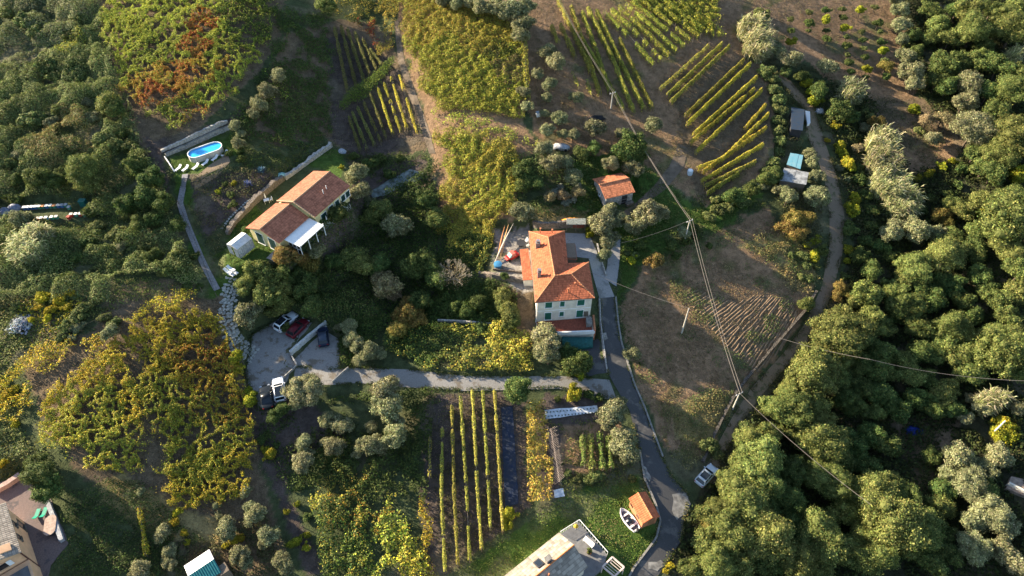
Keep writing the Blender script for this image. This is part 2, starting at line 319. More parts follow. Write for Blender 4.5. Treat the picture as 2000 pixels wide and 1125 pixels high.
PAL={'olive':[(.25,.25,.125),(.20,.205,.10),(.31,.295,.17),(.16,.17,.075)],'broad':[(.185,.20,.055),(.13,.16,.042),(.25,.25,.075),(.085,.12,.035)],
 'dark':[(.075,.115,.032),(.055,.09,.026),(.11,.145,.04),(.15,.165,.045)],'citrus':[(.28,.28,.025),(.15,.19,.022),(.40,.34,.03)],
 'dry':[(.27,.21,.11),(.19,.155,.08),(.33,.26,.14)],'scrub':[(.165,.185,.06),(.115,.145,.045),(.22,.225,.08),(.085,.12,.04)],
 'sage':[(.20,.22,.12),(.15,.165,.085),(.25,.24,.13)],'rust':[(.22,.16,.045),(.18,.125,.035),(.14,.14,.035),(.27,.19,.06)],
 'reed':[(.36,.34,.17),(.24,.26,.10),(.46,.41,.24),(.17,.19,.07)],'yellow':[(.40,.32,.03),(.28,.26,.03),(.46,.34,.03)],
 'silver':[(.30,.31,.24),(.25,.26,.19)]}
def crown_arrays(seed,kind,nb,n,card,flat=.75,br=(.26,.42),low=-.25,ragged=.2):
    rng=np.random.default_rng(seed); C=[];Rr=[]; ph=rng.uniform(0,6.28,3)
    def lobe(d): a=math.atan2(d[1],d[0]); return 1+.16*math.sin(2*a+ph[0])+.12*math.sin(3*a+ph[1])+.07*math.sin(5*a+ph[2])
    for i in range(nb):
        for _ in range(20):
            d=rng.normal(size=3); d/=np.linalg.norm(d)
            if d[2]>low: break
        r=rng.uniform(*br)*rng.uniform(.7,1.1); q=d*(1-r)*rng.uniform(.5,1.12)*lobe(d)*np.array([1,1,flat]); C.append(q); Rr.append(r)
    C.append(np.zeros(3)); Rr.append(.48); C=np.array(C); Rr=np.array(Rr)
    wt=Rr**2; wt/=wt.sum(); k=rng.choice(len(C),n,p=wt); d=rng.normal(size=(n,3)); d[:,2]+=.35*np.abs(d[:,2]); d/=np.linalg.norm(d,axis=1,keepdims=True)
    # sprays: leaves gathered along short shoots that stick out of each clump
    sp=rng.normal(size=(len(C),14,3)); sp/=np.linalg.norm(sp,axis=2,keepdims=True); j=rng.integers(0,14,n); isp=rng.random(n)<.45
    d=np.where(isp[:,None],sp[k,j]+rng.normal(0,.16,(n,3)),d); d/=np.linalg.norm(d,axis=1,keepdims=True)
    rad=Rr[k]*np.where(isp,rng.uniform(.8,1.38,n),1+rng.normal(0,ragged,n)*.7); P=C[k]+d*rad[:,None]*np.array([1,1,.9])
    keep=np.ones(n,bool)
    for c,r in zip(C,Rr): keep&=~(np.linalg.norm(P-c,axis=1)<r*.66)
    P=P[keep]; d=d[keep]; k=k[keep]; m=len(P)
    Nr=d+rng.normal(0,.55,(m,3)); S=card*rng.uniform(.45,1.3,m); V=cards(P,Nr,S,rng)
    tone=1+rng.normal(0,.16,len(C)); col=jitter(PAL[kind],m,rng,.25)*tone[k][:,None]
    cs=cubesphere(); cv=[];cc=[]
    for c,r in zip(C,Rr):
        cv.append(c+cs*r*.64*np.array([1,1,.9])*(1+rng.normal(0,.02))); cc.append(np.tile(np.mean(PAL[kind],axis=0)*.8,(len(cs)//4,1)))  # clump cores darker than the mean leaf tone: inner shade put into the colour
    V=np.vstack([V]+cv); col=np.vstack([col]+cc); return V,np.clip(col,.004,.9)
def limb_mb(seed,h,r,spread,n=5,top=.7):
    rng=random.Random(seed); mb=MB(); p=(0,0,-.4); q=(rng.uniform(-.1,.1)*h,rng.uniform(-.1,.1)*h,h*.5); mb.tube(p,q,r,r*.75)
    for i in range(n):
        a=6.28*(i+rng.random()*.6)/n; e=(q[0]+math.cos(a)*spread*rng.uniform(.5,.9),q[1]+math.sin(a)*spread*rng.uniform(.5,.9),h*.5+h*top*rng.uniform(.5,.8)); m_=tuple((q[k]+e[k])/2+(0,0,.15*h)[k] for k in range(3))
        mb.tube(q,m_,r*.55,r*.35,5); mb.tube(m_,e,r*.35,r*.12,5)
    return mb
TT={}
KIND={ # name,label noun,category, blobs, cards, card half size(relative), flat
 'olive':('olive_tree','silvery grey-green olive tree','olive tree',34,9500,.058,.85),
 'broad':('broadleaf_tree','yellow-green broadleaf tree','tree',40,11000,.052,.9),
 'dark':('evergreen_tree','dark green evergreen tree','tree',36,9000,.056,.9),
 'citrus':('citrus_tree','bright green-yellow citrus tree','citrus tree',18,4200,.08,.9),
 'dry':('dry_tree','pale brown drying tree','tree',30,5200,.06,.85),
 'rust':('autumn_tree','rusty brown-green autumn tree','tree',30,7500,.06,.85),
 'scrub':('shrub','olive-drab wild shrub','shrub',18,4200,.085,.65),
 'sage':('shrub','grey-green wild shrub','shrub',18,4200,.085,.65),
 'bush':('shrub','dark green wild shrub','shrub',18,4200,.085,.65),
 'yellow':('shrub','yellow autumn shrub','shrub',12,2400,.10,.7),
 'silver':('shrub','silvery broad-leaved shrub','shrub',10,1000,.13,.6)}
PAL['bush']=PAL['dark']
LAND=[]   # landmarks for labels
PLACED=[]
def plant(kind,px,py,r_px,hk=None,seed=0,extra=None):
    name,noun,cat,nb,n,card,flat=KIND[kind]
    big=r_px>=30 and kind in('broad','dark','olive','rust'); key=(kind,big,seed%4)
    if key not in TT:
        V,C=crown_arrays(hash_(key),kind,int(nb*(1.7 if big else 1)),int(n*(2.3 if big else 1)),card*(.62 if big else 1),flat,br=(.2,.38) if big else (.24,.42))
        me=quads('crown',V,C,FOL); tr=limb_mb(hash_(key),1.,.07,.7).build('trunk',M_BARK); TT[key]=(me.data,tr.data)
        bpy.data.objects.remove(me); bpy.data.objects.remove(tr)
    cm,tm=TT[key]; rs=random.Random(int(px*7+py*13)); 
    scale=10.6; q=at(px,py,2.); dep=q[1]*st-(q[2]+2-CH)*ct; rad=r_px/(F/dep)
    tall=kind in('olive','broad','dark','dry','rust'); hc=rad*(1.15 if tall else .55) if hk is None else rad*hk
    q=at(px,py,hc); root=empty(name,(q[0],q[1],q[2]),0,None,cat)
    c=bpy.data.objects.new('crown',cm); COL.objects.link(c); c.parent=root; c.location=(0,0,hc); c.scale=(rad*1.1*rs.uniform(.85,1.18),rad*1.1*rs.uniform(.85,1.18),rad*rs.uniform(.85,1.15)); c.rotation_euler=(0,0,rs.uniform(0,6.28))
    t=bpy.data.objects.new('trunk',tm); COL.objects.link(t); t.parent=root; t.scale=(rad,rad,max(.3,hc)); t.rotation_euler=(0,0,rs.uniform(0,6.28))
    if extra: root['label']=extra
    else: PLACED.append((root,kind,noun,px,py,r_px))
    return root
def hash_(k): return sum(ord(ch)*(i*31+7) for i,ch in enumerate(str(k)))%99991
# ================================================================== THE GROUND
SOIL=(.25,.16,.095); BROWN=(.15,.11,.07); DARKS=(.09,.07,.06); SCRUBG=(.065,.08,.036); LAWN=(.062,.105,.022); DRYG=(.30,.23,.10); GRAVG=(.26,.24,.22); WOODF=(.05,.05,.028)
GREG=[ # (polygon in photo pixels, colour, edge softness)
 (SCRUBG,[(-200,-200),(2200,-200),(2200,1400),(-200,1400)]),
 (BROWN,[(190,-40),(560,-40),(545,90),(500,150),(420,220),(330,290),(280,300),(235,200),(195,60)]),
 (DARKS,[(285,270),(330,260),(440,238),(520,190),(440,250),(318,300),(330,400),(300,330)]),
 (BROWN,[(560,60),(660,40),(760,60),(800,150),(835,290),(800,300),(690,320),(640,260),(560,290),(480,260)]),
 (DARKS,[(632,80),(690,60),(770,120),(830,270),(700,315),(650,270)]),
 (SOIL,[(768,-40),(1030,-40),(1030,60),(1025,240),(1060,290),(1010,310),(1010,430),(860,430),(848,300),(800,150)]),
 (SOIL,[(1020,-40),(1560,-40),(1500,120),(1510,330),(1440,380),(1380,400),(1260,330),(1170,300),(1060,300),(1030,200)]),
 (BROWN,[(1290,150),(1480,110),(1500,180),(1500,300),(1400,380),(1360,390),(1330,250)]),
 (SOIL,[(1515,-40),(1760,-40),(1790,190),(1800,230),(1700,220),(1640,160),(1530,110)]),
 (BROWN,[(1700,190),(1870,200),(1890,290),(1800,360),(1750,330),(1700,250)]),
 (SOIL,[(1750,300),(1860,270),(1880,300),(1790,350)]),
 (BROWN,[(1790,375),(1930,310),(1925,345),(1840,385),(1790,400)]),
 (LAWN,[(1150,300),(1240,300),(1360,400),(1500,380),(1340,500),(1240,520),(1210,600),(1200,480),(1130,450),(1100,340)]),
 (DRYG,[(1040,405),(1150,410),(1140,450),(1040,440)]),
 (SOIL,[(1215,600),(1250,520),(1310,490),(1400,450),(1500,405),(1545,470),(1590,500),(1590,560),(1560,640),(1500,710),(1440,780),(1390,870),(1350,920),(1300,880),(1250,760),(1215,660)]),
 (DRYG,[(1290,790),(1340,790),(1390,760),(1440,780),(1400,850),(1370,880),(1320,850)]),
 (DRYG,[(1440,480),(1540,450),(1590,500),(1590,560),(1560,540),(1500,500)]),
 (LAWN,[(580,330),(640,290),(672,300),(672,350),(600,330)]),
 (LAWN,[(418,500),(500,400),(545,470),(552,490),(540,500),(450,550),(425,560)]),
 (LAWN,[(335,310),(440,262),(470,300),(430,320),(390,345),(360,560),(445,620),(432,560),(345,370),(340,350)]),
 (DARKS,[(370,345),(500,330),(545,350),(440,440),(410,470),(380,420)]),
 (BROWN,[(40,690),(240,625),(430,570),(455,640),(500,850),(520,960),(560,1125),(420,1125),(330,1060),(190,960),(100,860),(60,740)]),
 (DRYG,[(190,950),(250,930),(330,985),(420,1010),(480,1060),(330,1060),(200,985)]),
 (BROWN,[(230,560),(380,545),(380,575),(220,640),(180,640)]),
 (BROWN,[(30,600),(80,580),(130,640),(90,670),(40,660)]),
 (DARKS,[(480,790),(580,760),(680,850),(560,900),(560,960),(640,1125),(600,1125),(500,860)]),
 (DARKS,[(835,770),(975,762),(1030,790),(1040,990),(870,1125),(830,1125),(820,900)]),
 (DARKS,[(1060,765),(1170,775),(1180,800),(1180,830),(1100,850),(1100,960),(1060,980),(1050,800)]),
 (SOIL,[(1090,835),(1200,825),(1230,900),(1180,930),(1100,930)]),
 (LAWN,[(870,1135),(1010,1040),(1110,960),(1245,925),(1262,990),(1290,1050),(1225,1130)]),
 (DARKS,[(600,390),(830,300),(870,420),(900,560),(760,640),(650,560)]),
 (BROWN,[(960,560),(1040,560),(1050,680),(1010,690),(1010,600),(960,590)]),
 (GRAVG,[(965,450),(1038,444),(1044,575),(962,540)]),
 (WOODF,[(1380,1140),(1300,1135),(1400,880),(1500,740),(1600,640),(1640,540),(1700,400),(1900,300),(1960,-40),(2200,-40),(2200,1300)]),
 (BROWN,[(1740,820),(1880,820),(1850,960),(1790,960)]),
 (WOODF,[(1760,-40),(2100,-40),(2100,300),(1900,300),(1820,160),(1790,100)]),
]
def ground():
    x=XX.ravel(); y=YY.ravel(); road=np.zeros(x.shape,bool); z=H.ravel().copy(); px,py=proj(x,y,z)
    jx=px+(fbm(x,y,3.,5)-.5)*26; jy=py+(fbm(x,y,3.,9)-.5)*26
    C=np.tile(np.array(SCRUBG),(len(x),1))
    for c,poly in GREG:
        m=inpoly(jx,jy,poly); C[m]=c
    # weeds on bare earth, bare earth in the weeds (their own patchy shape)
    n=fbm(x,y,6.,21); n2=fbm(x,y,2.2,33)
    gm=np.clip((n-.56)*9,0,1)*np.clip((n2-.42)*6,0,1); fld=inpoly(px,py,GREG[14][1]) ; soil=C[:,0]>.17
    C=np.where((soil)[:,None],C*(1-gm[:,None]*.75)+np.array([.085,.11,.03])*gm[:,None]*.75,C)
    b=np.clip((n-.58)*9,0,1)*(C[:,0]<.13); C=C*(1-.5*b[:,None])+np.array([.17,.14,.09])*.5*b[:,None]
    vs=np.c_[x,y,z]
    ny,nx=XX.shape; i=np.arange(nx-1); j=np.arange(ny-1); I,J=np.meshgrid(i,j); a=(J*nx+I).ravel(); Fq=np.stack([a,a+1,a+1+nx,a+nx],1)
    me=bpy.data.meshes.new('ground'); me.vertices.add(len(vs)); me.vertices.foreach_set('co',vs.astype(np.float32).ravel())
    me.loops.add(Fq.size); me.loops.foreach_set('vertex_index',Fq.astype(np.int32).ravel()); me.polygons.add(len(Fq)); me.polygons.foreach_set('loop_start',np.arange(0,Fq.size,4,dtype=np.int32))
    me.update(calc_edges=True); me.polygons.foreach_set('use_smooth',np.ones(len(Fq),bool))
    at_=me.color_attributes.new('Col','FLOAT_COLOR','POINT'); c4=np.ones((len(vs),4),np.float32); c4[:,:3]=C; at_.data.foreach_set('color',c4.ravel())
    me.materials.append(M_GROUND); o=bpy.data.objects.new('ground',me); COL.objects.link(o); o['kind']='structure'
ground()
def far_hills():
    xs=np.r_[np.arange(-900,-135,45),GX0,np.linspace(-100,110,8),GX1,np.arange(195,900,45)]; ys=np.r_[np.arange(-700,14,45),GY0,np.linspace(50,170,5),GY1,np.arange(240,1100,45)]
    vs=[];fs=[];
    for y in ys:
        for x in xs:
            cx,cy=min(max(x,GX0),GX1),min(max(y,GY0),GY1); e=math.hypot(x-cx,y-cy); vs.append((x,y,float(hgt(cx,cy))-(.3 if e>0 else .0)+e*.12*(fbm(x,y,200,3)-.4)*2))
    nx=len(xs)
    for j in range(len(ys)-1):
        for i in range(nx-1):
            if xs[i]>=GX0 and xs[i+1]<=GX1 and ys[j]>=GY0 and ys[j+1]<=GY1: continue
            a=j*nx+i; fs.append((a,a+1,a+1+nx,a+nx))
    mb=MB(); mb.v=vs; mb.f=fs; o=mb.build('hills',mat('far_scrub',(.09,.095,.045),1,.4,.05),smooth=True); o['kind']='structure'
far_hills()
def strip(name,Lp,Rp,m,off=.05,n=None,kind='structure',world=False,thick=0):
    if n is None: n=max(8,int(np.hypot(*np.diff(np.array(Lp,float),axis=0).T).sum()/5))
    A=Lp if world else wline(Lp,n); B=Rp if world else wline(Rp,n); n=len(A); wd=np.median(np.hypot(*(A-B).T)); k=max(2,int(wd/.5)+1); vs=[]
    for i in range(n):
        for j in range(k+1):
            p=A[i]+(B[i]-A[i])*j/k; vs.append((p[0],p[1],float(hgt(*p))+off))
    mb=MB(); mb.v=vs; mb.f=[(i*(k+1)+j,i*(k+1)+j+1,(i+1)*(k+1)+j+1,(i+1)*(k+1)+j) for i in range(n-1) for j in range(k)]
    a=Vector(vs[0]);b=Vector(vs[1]);c=Vector(vs[k+1])
    if (b-a).cross(c-a).z<0: mb.f=[f[::-1] for f in mb.f]
    o=mb.build(name,m,smooth=True); 
    if kind: o['kind']=kind
    return o
from mathutils.geometry import delaunay_2d_cdt
def area(name,poly,m,off=.05,step=.7,kind='structure',wob=.12):
    wp=[tuple(at(a,b)[:2]) for a,b in poly]; ring=[]
    for i in range(len(wp)):
        A=np.array(wp[i]);B=np.array(wp[(i+1)%len(wp)]); k=max(1,int(np.linalg.norm(B-A)/.5))
        for t in range(k):
            p=A+(B-A)*t/k; n_=(B-A)/max(np.linalg.norm(B-A),1e-6); e=(float(vn(p[0],p[1],.8,61))-.5)*2*wob*(t>0); ring.append((p[0]-n_[1]*e,p[1]+n_[0]*e))
    xs=[p[0] for p in ring]; ys=[p[1] for p in ring]; X,Y=np.meshgrid(np.arange(min(xs),max(xs),step),np.arange(min(ys),max(ys),step))
    d=pdist(X.ravel(),Y.ravel(),ring); k=d<-.3; pts=ring+list(zip(X.ravel()[k],Y.ravel()[k])); n=len(ring)
    V,E,Fc,_,_,_=delaunay_2d_cdt([Vector(p) for p in pts],[],[list(range(n))],1,1e-4)
    mb=MB(); mb.v=[(v.x,v.y,float(hgt(v.x,v.y))+off) for v in V]; mb.f=[tuple(f) for f in Fc]
    f=mb.f[0]; A,B,C=[Vector(mb.v[i]) for i in f[:3]]
    if (B-A).cross(C-A).z<0: mb.f=[q[::-1] for q in mb.f]
    o=mb.build(name,m,smooth=True)
    if kind: o['kind']=kind
    return o
strip('road',ASPH_L,ASPH_R,M_ASPH,.07)
strip('concrete_drive',CONC_L,CONC_R,M_CONC,.06); strip('concrete_drive',CON2_L,CON2_R,M_CONC,.10)
strip('driveway',GRAV_L,GRAV_R,M_GRAV,.045); strip('dirt_track',TRAC_L,TRAC_R,M_TRACK,.05)
area('parking_area',[(492,655),(558,616),(610,630),(566,690),(578,714),(540,795),(505,800),(480,735)],M_GRAV,.04)
area('parking_area',[(575,702),(634,645),(660,662),(664,722),(650,742),(590,750),(578,722)],M_GRAV,.075)
area('side_yard',[(1140,668),(1168,662),(1180,690),(1186,728),(1150,735),(1130,700)],M_ASPH,.04)
area('courtyard',[(-60,950),(43,931),(98,972),(134,1062),(100,1104),(90,1160),(-60,1160)],M_PAVE,.05)
area('house_apron',[(497,432),(540,455),(575,470),(600,462),(680,398),(690,405),(640,450),(590,490),(530,505),(575,478),(545,468),(500,440)],M_CONC,.05)
strip('garden_path',[(555,470),(535,490),(520,505)],[(580,478),(555,497),(535,512)],M_CONC,.07)
strip('garden_path',[(383,345),(410,322),(445,300)],[(380,372),(425,345),(450,316)],M_TRACK,.05)
strip('track_to_hut',[(1200,425),(1240,398),(1280,360),(1310,320),(1325,280)],[(1218,428),(1252,405),(1300,370),(1335,328),(1344,290)],mat('trodden_earth',(.19,.145,.105),1,.3,.8,bump=.04),.05)
def furrows():
    "ridges of ploughed earth fanning over the sunlit part of the field"
    poly=[(1325,555),(1360,565),(1440,590),(1480,575),(1555,585),(1580,600),(1560,640),(1520,690),(1480,730),(1450,705),(1400,660),(1350,610)]; wp=[tuple(at(a,b)[:2]) for a,b in poly]
    c0=np.array(at(1325,690)[:2])-[3,0]; piv=at(1180,760)[:2]; rng=np.random.default_rng(2); mb=MB()
    # fan: directions turn from nearly level at the left to steep at the right
    A=wline([(1340,570),(1375,612),(1420,665),(1470,712),(1500,735)],34); 
    for i,p in enumerate(A):
        t=i/33; q0=at(1400,620); q1=at(1400+100*math.cos(math.radians(28+32*t)),620-100*math.sin(math.radians(28+32*t))); d=q1[:2]-q0[:2]; d/=np.linalg.norm(d); n_=np.array([-d[1],d[0]]); rings=[]
        L=15+6*math.sin(t*3.1)
        for k in range(int(L/.45)+1):
            c=p+d*(k*.45-1.)+n_*(float(vn(k*.45,i*7.,2.,5))-.5)*.35; inside=inpoly(np.array([c[0]]),np.array([c[1]]),wp)[0]; hh=(.09+.09*float(vn(k*.45,i*3.,.7,8))) if inside and vn(k*.45,i*5.,2.5,3)>.22 else -.12
            rings.append([(c[0]+n_[0]*o_,c[1]+n_[1]*o_,float(hgt(c[0]+n_[0]*o_,c[1]+n_[1]*o_))+h2) for o_,h2 in((-.26,-.15),(-.10,hh),(.08,hh*.9),(.26,-.15))])
        mb.loft(rings)
    o=mb.build('ploughed_furrows',mat('tilled_earth',(.265,.18,.11),1,.25,2,bump=.06,bsc=7),smooth=True); o['kind']='structure'
furrows()
strip('footpath',[(770,40),(777,120),(800,190),(825,260),(838,300)],[(778,40),(790,120),(815,190),(840,260),(850,300)],mat('trodden_earth',(.24,.18,.13),1,.2,2,bump=.04),.05)
area('road_patch',[(1312,966),(1338,962),(1349,985),(1340,1005),(1322,1016),(1312,998)],mat('worn_concrete',(.30,.28,.25),.9,.35,1.5,bump=.03),.11,.4,wob=.3)
area('road_patch',[(1254,908),(1262,914),(1272,935),(1268,942),(1258,930)],MATS['worn_concrete'],.11,.4,wob=.2)
area('road_patch',[(1266,1098),(1290,1094),(1300,1104),(1284,1116),(1266,1112)],MATS['worn_concrete'],.11,.4,wob=.3)
area('road_patch',[(1176,652),(1184,650),(1188,662),(1180,666)],MATS['worn_concrete'],.11,.4,wob=.2)
# kerbs with a real step along the asphalt
def kerb(Lp,wid,h,m,name,side,label=None,off0=0.,ext=.3,kind='structure',n=None):
    n=n or max(6,int(np.hypot(*np.diff(np.array(Lp,float),axis=0).T).sum()/6)); A=wline(Lp,n); T=np.gradient(A,axis=0); T/=np.linalg.norm(T,axis=1,keepdims=True); Nn=np.c_[-T[:,1],T[:,0]]*side
    secs=[]
    for p,q in zip(A,Nn):
        p=p+q*off0; b=p+q*wid; z=float(max(hgt(*p),hgt(*b)))+h; secs.append([(p[0],p[1],z-h-ext),(p[0],p[1],z),(b[0],b[1],z),(b[0],b[1],z-h-ext)])
    o=MB().loft(secs).build(name,m); 
    if kind: o['kind']=kind
    return o
kerb(ASPH_L[6:],.28,.18,M_CONCR,'kerb',1); kerb(ASPH_R[:8],.28,.2,M_CONCR,'kerb',1); kerb(ASPH_L[:4],.25,.15,M_CONCR,'kerb',-1)
kerb(GRAV_R[4:],.2,.12,M_CONCR,'kerb',-1)
def wall(pts,wid,h,m,name,label,cat,side=1,ext=.6,var=0.,group=None,n=None,top=None):
    n=n or max(4,int(np.hypot(*np.diff(np.array(pts,float),axis=0).T).sum()/5)); A=wline(pts,n); T=np.gradient(A,axis=0); T/=np.linalg.norm(T,axis=1,keepdims=True); Nn=np.c_[-T[:,1],T[:,0]]*side
    rs=random.Random(len(label)); secs=[]; caps=[]
    for p,q in zip(A,Nn):
        w2=wid*(1+rs.uniform(-var,var)); b=p+q*w2; g=float(max(hgt(*p),hgt(*b))); z=g+h*(1+rs.uniform(-var,var)*.5); lo=float(min(hgt(*p),hgt(*b)))-ext
        secs.append([(p[0],p[1],lo),(p[0],p[1],z),(b[0],b[1],z),(b[0],b[1],lo)]); c=.04
        caps.append([(p[0]-q[0]*c,p[1]-q[1]*c,z+.003),(p[0]-q[0]*c,p[1]-q[1]*c,z+.06),(b[0]+q[0]*c,b[1]+q[1]*c,z+.06),(b[0]+q[0]*c,b[1]+q[1]*c,z+.003)])
    if top:
        r=empty(name,(*A[0],float(hgt(*A[0]))),0,label,cat,group); 
        for nm,ss,mm in(('wall_body',secs,m),('coping',caps,top)):
            o=MB().loft([[(v[0]-r.location[0],v[1]-r.location[1],v[2]-r.location[2]) for v in s] for s in ss]).build(nm,mm,r)
        return r
    o=MB().loft(secs).build(name,m); return tag(o,label,cat,group)
def fence(pts,label,h=1.1,step=3.,m=None,pm=None,rails=3):
    A=wline(pts,200); d=np.r_[0,np.cumsum(np.hypot(*np.diff(A,axis=0).T))]; n=max(2,int(d[-1]/step)); t=np.linspace(0,d[-1],n+1); X=np.interp(t,d,A[:,0]); Y=np.interp(t,d,A[:,1]); Z=hgt(X,Y)
    r=empty('wire_fence',(X[0],Y[0],float(Z[0])),0,label,'fence'); L=np.c_[X-X[0],Y-Y[0],Z-Z[0]]
    for p in L: MB().tube(p-[0,0,.3],p+[0,0,h],.06,.05,5).build('post',pm or M_WOOD,r)
    mb=MB()
    for a,b in zip(L[:-1],L[1:]):
        for k in range(rails): hh=h*(k+1)/rails-.05; mb.tube(a+[0,0,hh],b+[0,0,hh],.009,n=3)
        for k in range(1,int(step/.4)): q=a+(b-a)*k*.4/step; mb.tube(q+[0,0,.05],q+[0,0,h-.05],.004,n=3)
    mb.build('wire_mesh',m or M_DARKM,r); return r
# ================================================================== BUILDINGS
def uvplane(name,faces,m,parent,thick=.14):
    "roof panels: each face a planar polygon (3-D points, counter-clockwise from above); UV in metres; given real thickness"
    me=bpy.data.meshes.new(name); vs=[];fs=[];uvs=[]
    for f in faces:
        P=[Vector(p) for p in f]; n=(P[1]-P[0]).cross(P[2]-P[0])
        if len(P)>3 and n.length<1e-5: n=(P[2]-P[1]).cross(P[3]-P[1])
        if n.z<0: P=P[::-1]; n=-n
        n.normalize(); e=Vector((0,0,1)).cross(n); e=e.normalized() if e.length>1e-4 else Vector((1,0,0)); up=n.cross(e)
        b=len(vs); k=len(P); vs+=[tuple(p) for p in P]+[tuple(p-Vector((0,0,thick))) for p in P]
        fs.append(tuple(range(b,b+k))); uvs+=[(p.dot(e),p.dot(up)) for p in P]
        fs.append(tuple(range(b+2*k-1,b+k-1,-1))); uvs+=[(0,0)]*k
        for i in range(k):
            j=(i+1)%k; fs.append((b+i,b+k+i,b+k+j,b+j)); uvs+=[(P[i].dot(e),.25),(P[i].dot(e),.3),(P[j].dot(e),.3),(P[j].dot(e),.25)]
    me.from_pydata(vs,[],fs); u=me.uv_layers.new(name='UVMap'); u.data.foreach_set('uv',np.array(uvs,np.float32).ravel()); me.materials.append(m); me.update()
    o=bpy.data.objects.new(name,me); COL.objects.link(o); o.parent=parent; return o
def ridge(pts,m,parent,r=.13,name='ridge_tiles'):
    mb=MB()
    for a,b in pts:
        a=Vector(a);b=Vector(b);n=max(1,int((b-a).length/.42))
        for i in range(n):
            p=a+(b-a)*i/n; q=a+(b-a)*(i+1.08)/n; mb.tube(p+Vector((0,0,-.02)),q+Vector((0,0,-.05)),r,r*.82,7)
    return mb.build(name,m,parent)
def window(parent,c,w,h,rz,shut=None,open_=False,m=M_GSHUT,frame=M_WHITE,name='window'):
    "c centre on wall plane, rz = wall outward normal angle; parts frame/pane/shutters"
    def box(mb,dx,dz,dd,sx,sy,sz):
        n=(math.cos(rz),math.sin(rz)); t=(-n[1],n[0]); mb.box((c[0]+t[0]*dx+n[0]*dd,c[1]+t[1]*dx+n[1]*dd,c[2]+dz),(sy,sx,sz),rz)
    f=MB(); box(f,0,h/2+.05,.03,w+.2,.1,.1); box(f,0,-h/2-.06,.07,w+.3,.2,.08); box(f,-w/2-.05,0,.03,.1,.1,h); box(f,w/2+.05,0,.03,.1,.1,h)
    fo=f.build(name,frame,parent); g=MB(); box(g,0,0,.012,w,.02,h); g.build('pane',M_GLASS,fo)
    if shut:
        for s in(-1,1):
            g=MB(); dx=s*(w*.25) if not open_ else s*(w*.76)
            box(g,dx,0,.06,w*.49,.05,h)
            for k in range(int(h/.16)): box(g,dx,-h/2+.1+k*.16,.095,w*.42,.02,.07)
            g.build('shutter',m,fo)
    return fo
def local(pts,o): return [tuple(Vector(p)-Vector(o)) for p in pts]
